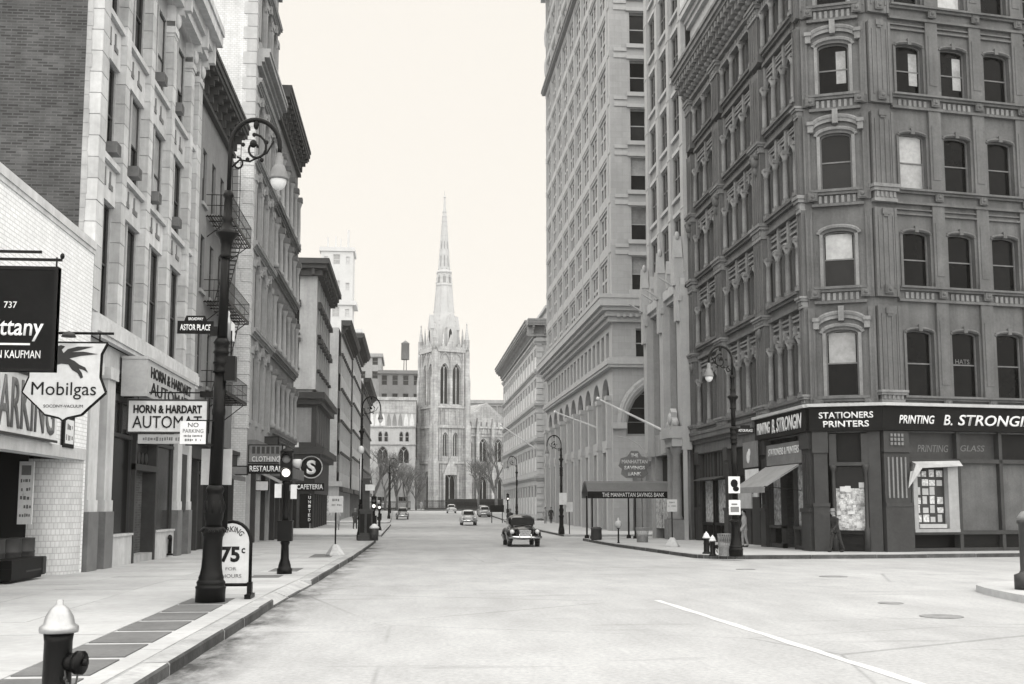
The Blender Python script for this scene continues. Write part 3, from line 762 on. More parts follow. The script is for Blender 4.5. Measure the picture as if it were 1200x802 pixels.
# street level of B: shopfronts, doors, awnings
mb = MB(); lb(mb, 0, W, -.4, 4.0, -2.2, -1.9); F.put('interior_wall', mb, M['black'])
mb = MB(); lb(mb, 0, W, 3.9, 4.5, .0, .35); lb(mb, 0, W, 4.5, 4.7, .0, .5); F.put('shop_cornice', mb, M['shopgrey'])
for k, u in enumerate((.3, 2.2, 4.0, 6.0, 8.2, 10.3, 12.4, 14.3)):
    mb = MB(); lb(mb, u, u + .28, -.4, 3.9, -.3, .2); F.put('shop_post', mb, M['offwhite'] if k in (1, 5) else M['shopgrey'])
for a, b in ((4.35, 5.9), (8.55, 10.2), (10.65, 12.3)):
    mb = MB(); lb(mb, a, b, -.4, .7, -.25, .08); F.put('bulkhead', mb, M['shopdark']); mb = MB(); lb(mb, a, b, .7, 3.3, -.2, -.15); F.put('shop_window', mb, M['goods'] if a > 5 else M['glass2']); mb = MB(); lb(mb, a, b, 3.3, 3.42, -.2, .1); F.put('transom_bar', mb, M['shopgrey'])
for a in (2.6, 6.4, 12.8):
    mb = MB(); lb(mb, a, a + 1.4, -.3, 2.9, -.8, -.7); F.put('door', mb, M['shopdark'])
    mb = MB()
    for q in range(5): mb.box(a + .1 + q*.28, a + .13 + q*.28, .66, .69, .1, 2.8)
    F.put('door_grille', mb, M['signgrey'])
mb = MB(); mb.add([(6.2, -.2, 3.9), (9.6, -.2, 3.9), (9.6, -1.5, 3.25), (6.2, -1.5, 3.25), (6.2, -1.5, 3.05), (9.6, -1.5, 3.05), (9.6, -.2, 3.8), (6.2, -.2, 3.8)], [(0, 1, 2, 3), (3, 2, 5, 4), (4, 5, 6, 7), (0, 3, 4, 7), (1, 6, 5, 2)]); F.put('awning', mb, M['canvasd'])
# fire escape
fe = None
for k, v in enumerate((7.0, 11.2, 15.2)):
    mb = MB(); u0, u1, d = 5.2, 11.8, 1.15
    for q in range(9): mb.box(u0, u1, -.05 - q*.125 - .05, -.05 - q*.125, v, v + .04)
    for q in range(8): mb.box(u0 + (u1 - u0)*q/7 - .02, u0 + (u1 - u0)*q/7 + .02, -d, 0, v - .05, v - .005)
    lb(mb, u0, u1, v - .05, v + .1, d - .03, d); o = F.put('fire_escape', mb, M['iron'])
    mb = MB()
    for q in range(27):
        u = u0 + (u1 - u0)*q/26; mb.bar((u, -d, v), (u, -d, v + 1.0), .012, 4)
    for q in range(1, 5):
        for u in (u0, u1): mb.bar((u, -d*q/5, v), (u, -d*q/5, v + 1.0), .012, 4)
    for z in (.5, 1.0):
        mb.bar((u0, -d, v + z), (u1, -d, v + z), .02, 5); mb.bar((u0, 0, v + z), (u0, -d, v + z), .02, 5); mb.bar((u1, 0, v + z), (u1, -d, v + z), .02, 5)
    for u in (u0 + .4, u1 - .4): mb.bar((u, 0, v - .9), (u, -d*.95, v - .02), .025, 5)
    F.put('railing', mb, M['iron'], 0, 0, 0, o)
    if k < 2:
        mb = MB(); nv = (11.2, 15.2)[k]
        for s_ in (.35, .85): mb.bar((u0 + .8, -s_, v + .05), (u1 - 1.2, -s_, nv), .03, 4)
        for q in range(14):
            t = (q + .5)/14; x = u0 + .8 + (u1 - u0 - 2.0)*t; z = v + (nv - v)*t; mb.box(x - .1, x + .1, -.85, -.35, z, z + .025)
        F.put('ladder', mb, M['iron'], 0, 0, 0, o)
    else:
        mb = MB()
        for s_ in (.2, .6): mb.bar((u1 - .5, -s_, v), (u1 - .5, -s_, 21.9), .02, 4)
        for q in range(18): mb.bar((u1 - .5, -.2, v + .3 + q*.37), (u1 - .5, -.6, v + .3 + q*.37), .012, 4)
        F.put('ladder', mb, M['iron'], 0, 0, 0, o)
# ---- building C: tall grey stone with whitewashed side wall ----------------------
XC = -8.75
C_ = building('sandstone_loft', 'tall grey stone loft with whitewashed brick side wall and stacked cornices', XC, 62.7)
F = Frame(C_, XC, 62.7, 0, 90); W = 9.2
lv = [(6.6, 10.6), (11.6, 15.4), (16.6, 20.2), (21.4, 24.6), (28.2, 31.3)]
ops = []
for k, (v0, v1) in enumerate(lv):
    for a in (.95, 3.7, 6.45): ops.append((a, a + 1.9, v0, v1, .7))
mb = MB(); wall(mb, 0, W, 5.4, 35.2, ops, .4); F.put('wall', mb, M['stoneC'])
mb = MB(); shell(mb, 0.0, W, -.4, 35.2, 18); F.put('side_wall', mb, M['stoneC'], 0, 0, -.41)
mb = MB(); mb.box(-18, -.003, 0, .3, -.4, 35.6); link('party_wall', mb.mesh('party_wall', M['wash']), C_, (0, -.32, 0))
rq = random.Random(9)
for k in range(40):                                   # toothed quoins at the corner
    mb = MB(); z = 6 + k*.72; lb(mb, -.36, .0 + (.5 if k % 2 else .32), z, z + .68, -.4 - (.1 if k % 2 else .3), .03); F.put('quoin', mb, M['wash'] if z < 22 else M['stoneF'])
for k, (v0, v1) in enumerate(lv):
    for a in (.95, 3.7, 6.45):
        window(F, a, a + 1.9, v0, v1, .14, .7, 'two', 'framed', panes=False, gl='glass')
        mb = MB(); p = arch_pts(a - .1, a + 2.0, v1 + .12, .8, 10); 
        for q, q2 in zip(p, p[1:]): mb.bar((q[0], -.02, q[1]), (q2[0], -.02, q2[1]), .11, 5)
        lb(mb, a + .8, a + 1.1, v1 - .15, v1 + .35, -.05, .2); F.put('hood_mould', mb, M['stoneC'])
    for u in (.5, 3.28, 6.03, 8.75):
        mb = MB(); lb(mb, u - .3, u + .3, v0 - .3, v1 - .5, -.1, .1); lb(mb, u - .36, u + .36, v1 - .5, v1 - .15, -.1, .16); F.put('pilaster', mb, M['stoneC'])
    mb = MB(); moulding(mb, 0.02, W, v1 + .45, v1 + .9, .32, 'cornice', False); F.put('string_course', mb, M['stoneC'])
mb = MB(); moulding(mb, .02, W, 26.2, 27.2, .75, 'cornice', False); F.put('string_course', mb, M['stoneC'])
bracket_cornice(F, .02, W, 34.0, 36.0, 1.0, 9, M['stoneC'])
mb = MB(); lb(mb, 0.05, W, 4.6, 5.4, -.1, .5); lb(mb, 0.05, W, 3.9, 4.6, -.1, .25); F.put('shop_cornice', mb, M['stoneD'])
mb = MB(); lb(mb, 0, W, -.4, 4.0, -2, -1.8); F.put('interior_wall', mb, M['black'])
for k, u in enumerate((.3, 2.5, 4.6, 6.8, 8.8)):
    mb = MB(); lb(mb, u, u + .3, -.4, 3.9, -.3, .15); F.put('shop_post', mb, M['shopgrey'] if k % 2 else M['offwhite'])
for a, b in ((.65, 2.45), (4.95, 6.75)):
    mb = MB(); lb(mb, a, b, -.4, 3.6, -.25, -.2); F.put('shop_window', mb, M['goods'])
for u, v, w_, h_, m in ((1.0, 1.2, .9, 1.3, 'poster'), (5.2, 1.0, 1.2, 1.5, 'poster'), (7.2, 2.6, 1.4, .8, 'offwhite')):
    mb = MB(); lb(mb, u, u + w_, v, v + h_, -.19, -.16); F.put('shop_bill', mb, M[m])
mb = MB(); mb.add([(4.4, -.1, 3.8), (8.9, -.1, 3.8), (8.9, -1.6, 3.0), (4.4, -1.6, 3.0), (4.4, -1.6, 2.75), (8.9, -1.6, 2.75), (4.4, -.12, 3.7), (8.9, -.12, 3.7)], [(0, 1, 2, 3), (3, 2, 5, 4), (0, 3, 6), (1, 7, 2)]); F.put('awning', mb, M['canvas'])
# ---- building D: brownstone with arched top storey and columns -----------------
XD = -8.75
D_ = building('arched_brownstone', 'dark brownstone block with arched top windows, stacked columns and deep cornice', XD, 72.05)
F = Frame(D_, XD, 72.05, 0, 90); W = 14.2
lv = [(6.9, 10.4), (11.9, 15.4), (17.0, 20.0), (21.4, 25.0)]
cs = [1.5, 4.3, 7.1, 9.9, 12.7]; ops = [(c - .75, c + .75, v0, v1, .75 if k == 3 else .2) for k, (v0, v1) in enumerate(lv) for c in cs]
mb = MB(); wall(mb, 0, W, 4.4, 27.2, ops, .4); F.put('wall', mb, M['stoneD'])
mb = MB(); shell(mb, 0, W, -.5, 27.2, 16); F.put('side_wall', mb, M['stoneD'], 0, 0, -.41)
for o_ in ops: window(F, o_[0], o_[1], o_[2], o_[3], .12, o_[4], 'sash', 'framed', panes=False)
for k, (v0, v1) in enumerate(lv):
    mb = MB(); moulding(mb, .0, W, v0 - .85, v0 - .3, .36, 'cornice', False); F.put('string_course', mb, M['stoneD'])
    for u in [.15] + [c + 1.4 for c in cs]:
        u = min(u, W - .35)
        def colm(mb, h=v1 - v0 - .2):
            mb.smooth = True; mb.lathe([(.24, 0), (.24, .2), (.17, .3), (.17, h*.45), (.14, h - .45), (.16, h - .4), (.24, h - .15), (.26, h)], 0, -.14, 12)
        shared(F, ('Dcol', k), colm, M['stoneC'], 'column', u, v0 - .25, 0)
        mb = MB(); lb(mb, u - .28, u + .28, v1 - .45, v1 - .1, -.05, .42); F.put('column_block', mb, M['stoneD'])
bracket_cornice(F, 0, W, 26.6, 28.6, .95, 13, M['cornB'])
mb = MB(); lb(mb, 0, W, 3.7, 4.4, -.1, .9); F.put('shop_cornice', mb, M['stoneD'])
mb = MB(); lb(mb, 0, W, -.5, 3.8, -1.6, -1.5); F.put('interior_wall', mb, M['black'])
for k in range(6):
    mb = MB(); lb(mb, .1 + k*2.75, .5 + k*2.75, -.5, 3.8, -.3, .1); F.put('shop_post', mb, M['shopgrey'])
# ---- building E: corner house, pale stucco above dark timber -------------------
XE = -8.9; EY = 107.5
E_ = building('stucco_corner_house', 'corner house, pale stucco side wall above dark timber cafeteria floors', XE, EY)
F = Frame(E_, XE - 22, EY, 0, 0); FW = Frame(E_, XE, EY, 0, 90)
ops = [(22 - 2.55, 22 - 1.6, v, v + 2.4) for v in (14.6, 17.9, 21.0)]
mb = MB(); wall(mb, 0, 22, 12.6, 24.0, ops, .25); F.put('wall', mb, M['stuccoE'])
for o_ in ops:
    window(F, *o_, .2, 0, 'sash', 'framed', panes=False, gl='glass2'); mb = MB(); lb(mb, o_[0] - .15, o_[1] + .15, o_[3] + .05, o_[3] + .4, -.01, .3); lb(mb, o_[0] - .1, o_[1] + .1, o_[2] - .2, o_[2] - .02, -.01, .2); F.put('window_hood', mb, M['cornB'])
ops = [(u, u + 1.1, v, v + 2.4) for v in (14.6, 17.9, 21.0) for u in (1.2, 4.0, 6.8, 9.6, 12.4, 15.2)]
mb = MB(); wall(mb, 0, 18, 12.6, 24.0, ops, .25); F2 = FW; FW.put('wall', mb, M['stuccoE'])
for o_ in ops:
    window(FW, *o_, .2, 0, 'sash', 'framed', panes=False); mb = MB(); lb(mb, o_[0] - .2, o_[1] + .2, o_[3] + .05, o_[3] + .45, -.01, .4); lb(mb, o_[0] - .15, o_[1] + .15, o_[2] - .25, o_[2] - .02, -.01, .3); FW.put('window_hood', mb, M['cornB'])
mb = MB(); mb.box(-22, -.3, .3, 18, -.5, 24.0); link('core', mb.mesh('core', M['stuccoE']), E_, (0, 0, 0))
mb = MB()
for a, b, z0, z1 in ((0, .5, 23.6, 24.2), (0, .9, 24.2, 24.6), (0, 1.15, 24.6, 25.1)): mb.box(-22, b, -b, 18, z0, z1)
link('cornice', mb.mesh('cornice', M['cornB']), E_, (0, 0, 0))
mb = MB(); mb.box(-.15, .15, -.8, 0, 23.6, 24.19); bm1 = mb.mesh('bracket', M['cornB'])
for k in range(5): link('bracket', bm1, E_, (-.35 - k*1.4, 0, 0))
for k in range(10): link('bracket', bm1, E_, (0, .75 + k*1.8, 0), R(90))
mb = MB(); mb.box(-22, .9, -.9, 18, 12.0, 12.6); mb.box(-22, .6, -.6, 18, 11.5, 12.0); mb.box(-22, .15, -.15, 18, 6.8, 11.5); mb.box(-22, .9, -.8, 18, 6.9, 7.5); mb.box(-22, .6, -.5, 18, 6.5, 6.9)
link('dark_storey', mb.mesh('dark_storey', M['darkE']), E_, (0, 0, 0))
for k in range(4):
    mb = MB(); mb.box(-1.7 - k*1.9, -.3 - k*1.9, -.2, -.151, 8.0, 11.2); link('timber_panel', mb.mesh('timber_panel', M['stoneB']), E_, (0, 0, 0))
for k in range(6):
    mb = MB(); mb.box(.151, .2, .6 + k*2.9, 2.6 + k*2.9, 8.0, 11.2); link('timber_panel', mb.mesh('timber_panel', M['stoneD']), E_, (0, 0, 0))
mb = MB(); mb.box(-22, .1, -.1, 18, 3.3, 6.5); link('sign_wall', mb.mesh('sign_wall', M['darkE']), E_, (0, 0, 0))
mb = MB()
for k in range(5): mb.box(-.2 - k*1.3, .06 - k*1.3, -.12, .2, -.5, 3.3)
for k in range(6): mb.box(-.2, .06, 2.5 + k*2.8, 2.8 + k*2.8, -.5, 3.3)
link('shop_post', mb.mesh('shop_post', M['shopgrey']), E_, (0, 0, 0))
mb = MB(); mb.box(-22, -.35, .28, 18, -.5, 3.3); link('shop_interior', mb.mesh('shop_interior', M['shopdark']), E_, (0, 0, 0))
mb = MB(); mb.box(-2.45, -1.5, -.14, -.101, 7.0 - .45, 8.3 - 1.8); mb.box(-2.45, -1.4, -.16, -.152, 7.55, 8.9); link('white_notice', mb.mesh('white_notice', M['white']), E_, (0, 0, 0))
s = thing('cafeteria_round_sign', 'round dark sign with a large pale S above cafeteria fascia', 'sign', (XE - .2, EY - .35, 4.65 + G(EY)))
mb = MB(); mb.smooth = True
n = 28
mb.add([(1.06*math.cos(2*math.pi*k/n), y, 1.06 + 1.06*math.sin(2*math.pi*k/n)) for y in (-.1, .1) for k in range(n)], [tuple(range(n)), tuple(range(2*n-1, n-1, -1))] + [(k, (k+1) % n, n+(k+1) % n, n+k) for k in range(n)]); obj('disc', mb, M['signblack'], s)
mb = MB(); mb.smooth = True; mb.tube([(1.0*math.cos(2*math.pi*k/n), -.12, 1.06 + 1.0*math.sin(2*math.pi*k/n)) for k in range(n+1)], .06, 6); obj('ring', mb, M['offwhite'], s)
text('S', s, (-.42, -.11, .4), 0, .84, 1.3, 'offwhite' if False else 'letterw', .03, bold=.04)
s = thing('cafeteria_fascia_sign', 'pale fascia lettered CAFETERIA below the round S sign', 'sign', (XE - 1.6, EY - .3, 3.55 + G(EY)))
mb = MB(); mb.box(0, 2.6, -.08, .08, 0, .72); obj('board', mb, M['signblack'], s); text('CAFETERIA', s, (.1, -.085, .14), 0, 2.4, .46, 'letterw', .02, bold=.02)
s = thing('united_vertical_sign', 'narrow vertical sign lettered UNITED beside corner cafeteria door', 'sign', (XE - .55, EY - .32, .6 + G(EY)))
mb = MB(); mb.box(0, .5, -.05, .05, 0, 2.6); obj('board', mb, M['signblack'], s)
for k, ch in enumerate('UNITED'): text(ch, s, (.14, -.055, 2.2 - k*.4), 0, .22, .28, 'letterw', .01, bold=.02)
# ---- buildings F, G, H: receding blocks -----------------------------------------
def plain_block(name, label, x, y0, y1, ztop, m, mc, floors, cw, cproj, side=None, ground=None, win=(1.1, 2.2), rise=0, xside=-30):
    b = building(name, label, x, y0); W = y1 - y0; Fs = Frame(b, x, y0, 0, 90); n = max(2, int(W / cw)); ops = []
    for v in floors:
        for k in range(n):
            c = W*(k + .5)/n; ops.append((c - win[0]/2, c + win[0]/2, v, v + win[1], rise) if rise else (c - win[0]/2, c + win[0]/2, v, v + win[1]))
    mb = MB(); wall(mb, 0, W, 4.2, ztop, ops, .3); Fs.put('wall', mb, m)
    for o_ in ops:
        window(Fs, o_[0], o_[1], o_[2], o_[3], .25, rise, 'sash', 'framed', panes=False, gl='glass2', bar=.07); mb = MB(); lb(mb, o_[0] - .15, o_[1] + .15, o_[3] + .1, o_[3] + .4, -.01, .28); Fs.put('window_hood', mb, mc)
    mb = MB(); mb.box(xside - x, -.31, .0, W, -.5, ztop); link('side_wall', mb.mesh('side_wall', side or m), b, (0, 0, 0))
    bracket_cornice(Fs, 0, W, ztop - 1.0, ztop + .8, cproj, n*2, mc)
    mb = MB(); lb(mb, 0, W, 3.6, 4.2, -.1, .5); Fs.put('shop_cornice', mb, mc)
    for k in range(n + 1):
        mb = MB(); u = min(W - .5, W*k/n); lb(mb, u, u + .5, -.5, 3.6, -.3, .05); Fs.put('shop_post', mb, ground or m)
    mb = MB(); lb(mb, 0, W, -.5, 3.6, -.32, -.25); Fs.put('shop_window', mb, M['goods'] if ground else M['shopgrey'])
    return b, Fs
b, Fs = plain_block('pale_stone_house', 'pale stone house with blank light side wall and dark deep cornice', -8.9, 144.8, 171, 24.3, M['stoneF'], M['cornB'], (6, 10, 14, 18.4), 2.4, 1.3, M['stuccoE'], M['stoneF'])
mb = MB(); mb.box(-20, .05, -.05, .4, 0, 4.4); mb.box(-20, .4, -.4, .5, 4.4, 5.0); link('shop_front', mb.mesh('shop_front', M['stoneF']), b, (0, 0, 0))
mb = MB(); mb.box(-9, -.8, -.08, -.051, .8, 3.2); link('side_window', mb.mesh('side_window', M['goods']), b, (0, 0, 0))
plain_block('tall_pale_house', 'taller pale house with dark cornice beyond the stone house', -8.7, 171.2, 199, 26.6, M['stoneF'], M['cornB'], (6.5, 10.5, 14.5, 18.5, 22), 2.6, 1.6, M['stoneC'], M['stoneD'])
plain_block('dark_brick_house', 'dark brick house with many hooded windows next to the church garden', -8.3, 199.2, 236, 23.0, M['stoneD'], M['cornB'], (5.5, 9, 12.5, 16, 19), 2.4, 1.3, M['stoneD'], M['stoneD'])
# faraway tower behind the left blocks
T = building('distant_tower', 'distant pale stepped tower fading into haze above rooftops', -28.5, 430)
F = Frame(T, -28.5 - 6, 430, 0, 0)
ops = [(u, u + 2.6, v, v + 3.8) for v in (72, 82, 92) for u in (4.6, )] + [(1.2, 2.6, v, v + 3) for v in (72, 82, 92)] + [(9.4, 10.8, v, v + 3) for v in (72, 82, 92)]
mb = MB(); wall(mb, 0, 12, 0, 97, ops, .5); shell(mb, 0, 12, 0, 97, 14); F.put('wall', mb, M['fartower'])
for o_ in ops: window(F, *o_, .4, 0, 'sash', 'fartower', panes=False, bar=.2, gl='blind')  # pale pane material, haze put into the colour
mb = MB(); lb(mb, -1.5, 13.5, 76.5, 78, -14, .8); lb(mb, -.6, 12.6, 97, 98.5, -14, .6); lb(mb, -3.5, 15.5, 0, 66, -18, 1.5); lb(mb, -4, 16, 66, 67.2, -18, 2); F.put('setback', mb, M['fartower'])
mb = MB(); mb.box(9.6, 10.4, 3, 3.8, 98.5, 106); mb.box(2, 2.6, 3, 3.6, 98.5, 103); mb.box(5, 5.5, 3, 3.5, 98.5, 103.5); mb.box(7, 7.4, 3, 3.5, 98.5, 102.5); F.put('roof_finial', mb, M['fartower'])
# ================================================================== right side: cast iron corner building
XK = 17.0
K_ = building('cast_iron_building', 'dark grey cast iron corner building with chamfered corner, printer shop at street level', XK, 47.65)
FB = Frame(K_, XK, 67.5, 0, -90); FC = Frame(K_, 17.0, 47.65, 0, -21.4); FA = Frame(K_, 19.52, 46.66, 0, 9.8)
SILL = [6.5, 11.2, 15.45, 19.7, 23.75]; HEAD = [9.35, 13.65, 18.0, 22.05, 25.9]
CI, CIL = M['castiron'], M['castlit']
def dentils(F, u0, u1, v0, v1, w, pitch=.24):
    mb = MB(); n = max(2, int((u1 - u0) / pitch))
    for k in range(n):
        a = u0 + (u1 - u0) * k / n; lb(mb, a + pitch*.2, a + pitch*.75, v0, v1, -.01, w)
    return F.put('dentils', mb, CIL)
def rosette(F, u, v, w):
    def b(mb):
        lb(mb, -.2, .2, -.2, .2, 0, .07); lb(mb, -.15, .15, -.15, .15, .07, .1); mb.smooth = True; mb.ball((0, -.1, 0), .09, .06, .09, 8, 6)
    return shared(F, 'rosette', b, CI, 'rosette', u, v, w)
def fluted_pier(F, u0, u1, v0, v1, w, name='pier', nfl=3):
    mb = MB(); lb(mb, u0, u1, v0, v1, -.1, w); n = nfl; ww = (u1 - u0)
    for k in range(n + 1):
        a = u0 + ww*.16 + ww*.68*k/n; lb(mb, a - .03, a + .03, v0 + .35, v1 - .35, w, w + .035)
    lb(mb, u0 - .02, u0 + ww*.1, v0, v1, w, w + .03); lb(mb, u1 - ww*.1, u1 + .02, v0, v1, w, w + .03)
    return F.put(name, mb, CI)
def pier_cap(F, u0, u1, v, w, big=False):
    mb = MB(); h = .75 if big else .5
    lb(mb, u0 - .04, u1 + .04, v, v + h*.2, -.1, w + .08); lb(mb, u0, u1, v + h*.2, v + h*.6, -.1, w + .05); lb(mb, u0 - .09, u1 + .09, v + h*.6, v + h*.8, -.1, w + .16); lb(mb, u0 - .14, u1 + .14, v + h*.8, v + h, -.1, w + .22)
    n = 5
    for k in range(n):
        a = u0 + (u1 - u0)*(k + .25)/n; lb(mb, a, a + (u1 - u0)*.5/n, v + h*.25, v + h*.58, w + .05, w + .1)
    return F.put('capital', mb, CIL)
# --- Astor Place face
AW = 16.0; wins = [(1.44 + 2.22*k, 2.78 + 2.22*k) for k in range(7)]
ops = [(a, b, SILL[i], HEAD[i], .16) for i in range(5) for a, b in wins]
mb = MB(); wall(mb, 0, AW, 4.95, 26.6, ops, .42); FA.put('wall', mb, CI)
TB = {(0, 1): '', (0, 0): '', (2, 0): 'drop', (3, 0): 'curtain', (3, 1): 'curtain', (4, 0): 'half', (4, 1): 'drop', (4, 2): 'half', (1, 1): ''}
for i in range(5):
    for k, (a, b) in enumerate(wins):
        window(FA, a, b, SILL[i], HEAD[i], .2, .16, 'sash', 'frame', blind=TB.get((i, k), '' if k < 3 else None), bar=.055)
        mb = MB()                                               # stepped inner jamb and scalloped dark head
        lb(mb, a - .12, a, SILL[i], HEAD[i] - .1, -.02, .05); lb(mb, b, b + .12, SILL[i], HEAD[i] - .1, -.02, .05)
        p = arch_pts(a - .06, b + .06, HEAD[i] + .07, .2, 8)
        for q, q2 in zip(p, p[1:]): mb.bar((q[0], -.03, q[1]), (q2[0], -.03, q2[1]), .075, 5)
        lb(mb, (a+b)/2 - .09, (a+b)/2 + .09, HEAD[i] - .06, HEAD[i] + .22, 0, .12); FA.put('window_surround', mb, CI)
    for k in range(8):
        a = 1.5 + 2.22*k - 1.02; b = a + 1.02
        u = a + .2
        if k: 
            mb = MB(); lb(mb, u, u + .6, SILL[i] - .1, HEAD[i] + 1.2, -.05, .14); lb(mb, u + .12, u + .48, SILL[i] + .5, HEAD[i] + .4, .14, .165); lb(mb, u - .04, u + .64, SILL[i] - .02, SILL[i] + .25, .1, .2); FA.put('pilaster', mb, CI)
            rosette(FA, u + .3, SILL[i] - .28, .2)
    mb = MB()
    lb(mb, 1.1, AW, SILL[i] - .1, SILL[i] - .01, -.02, .38); lb(mb, 1.1, AW, SILL[i] - .2, SILL[i] - .1, -.02, .26); lb(mb, 1.1, AW, SILL[i] - .55, SILL[i] - .2, -.02, .1); lb(mb, 1.1, AW, SILL[i] - .66, SILL[i] - .55, -.02, .2); FA.put('sill_course', mb, CI)
    if i in (3, 1): 
        for k in range(6): dentils(FA, 1.35 + 2.22*k + .0, 2.85 + 2.22*k, SILL[i] - .53, SILL[i] - .26, .17, .25)
    else:
        mb = MB(); lb(mb, 1.1, AW, SILL[i] - 1.12, SILL[i] - 1.04, -.02, .12); lb(mb, 1.1, AW, SILL[i] - .9, SILL[i] - .84, -.02, .1); FA.put('band', mb, CI)
    # corner pier
    fluted_pier(FA, .02, 1.05, SILL[i] - .5, (SILL[i+1] - .9) if i < 4 else 26.4, .22); mb = MB(); lb(mb, .35, .7, HEAD[i] + .6, HEAD[i] + .85, .25, .31); lb(mb, .42, .62, HEAD[i] + .5, HEAD[i] + .6, .25, .29); FA.put('cartouche', mb, CI)
pier_cap(FA, .02, 1.05, SILL[2] - .65, .24, True); pier_cap(FA, .02, 1.05, SILL[0] - .3, .24, False)
rosette(FA, .55, SILL[3] - .2, .26); rosette(FA, .55, SILL[1] - .2, .26); rosette(FA, .55, SILL[4] - .2, .26)
mb = MB(); shell(mb, 0.0, AW, -.4, 26.5, 11); FA.put('side_wall', mb, M['brick_d'], 0, 0, -.5)
# --- chamfered corner
CW = 2.71; cu0, cu1 = .66, 1.98
ops = [(cu0, cu1, SILL[i], HEAD[i], .2) for i in range(5)]
mb = MB(); wall(mb, 0, CW, 4.95, 26.6, ops, .42); FC.put('wall', mb, CI)
for i in range(5):
    window(FC, cu0, cu1, SILL[i], HEAD[i], .2, .2, 'sash', 'frame', blind=['half', 'half', '', 'curtain', 'half'][i] if i != 2 else '', bar=.06, gl='glass' if i not in (1, 2) else 'glass2')
    mb = MB()
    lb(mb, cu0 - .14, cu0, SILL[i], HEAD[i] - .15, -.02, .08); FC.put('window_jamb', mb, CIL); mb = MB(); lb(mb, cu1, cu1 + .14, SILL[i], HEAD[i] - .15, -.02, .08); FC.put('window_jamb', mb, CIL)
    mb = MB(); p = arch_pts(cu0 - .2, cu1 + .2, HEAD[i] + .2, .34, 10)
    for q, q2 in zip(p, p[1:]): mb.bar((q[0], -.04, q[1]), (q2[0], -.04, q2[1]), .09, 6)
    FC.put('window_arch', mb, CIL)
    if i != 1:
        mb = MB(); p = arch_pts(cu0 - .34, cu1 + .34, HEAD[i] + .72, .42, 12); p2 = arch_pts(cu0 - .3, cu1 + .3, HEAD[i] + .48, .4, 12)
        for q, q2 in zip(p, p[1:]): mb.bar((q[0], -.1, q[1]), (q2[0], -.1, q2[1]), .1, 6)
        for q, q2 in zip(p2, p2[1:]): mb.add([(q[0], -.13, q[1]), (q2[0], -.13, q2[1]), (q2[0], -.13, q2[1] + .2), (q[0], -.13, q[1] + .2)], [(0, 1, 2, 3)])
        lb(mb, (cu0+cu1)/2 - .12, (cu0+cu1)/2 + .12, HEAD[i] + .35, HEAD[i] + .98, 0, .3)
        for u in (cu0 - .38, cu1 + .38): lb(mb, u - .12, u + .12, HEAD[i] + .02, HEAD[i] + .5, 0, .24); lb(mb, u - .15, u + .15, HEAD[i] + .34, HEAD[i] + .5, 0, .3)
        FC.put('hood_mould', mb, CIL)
    mb = MB(); lb(mb, .25, 2.4, SILL[i] - .12, SILL[i] - .01, -.02, .3); lb(mb, .3, 2.35, SILL[i] - .24, SILL[i] - .12, -.02, .22); lb(mb, .35, 2.3, SILL[i] - .62, SILL[i] - .24, -.02, .08); lb(mb, .25, 2.4, SILL[i] - .74, SILL[i] - .62, -.02, .2); FC.put('sill_course', mb, CI)
    dentils(FC, .5, 2.15, SILL[i] - .6, SILL[i] - .28, .16, .22); rosette(FC, .3, SILL[i] - .3, .2); rosette(FC, 2.36, SILL[i] - .3, .2)
    fluted_pier(FC, -.02, .22, SILL[i] - .5, (SILL[i+1] - .9) if i < 4 else 26.4, .12, 'pilaster', 1); fluted_pier(FC, 2.45, CW - .02, SILL[i] - .5, (SILL[i+1] - .9) if i < 4 else 26.4, .1, 'pilaster', 1)
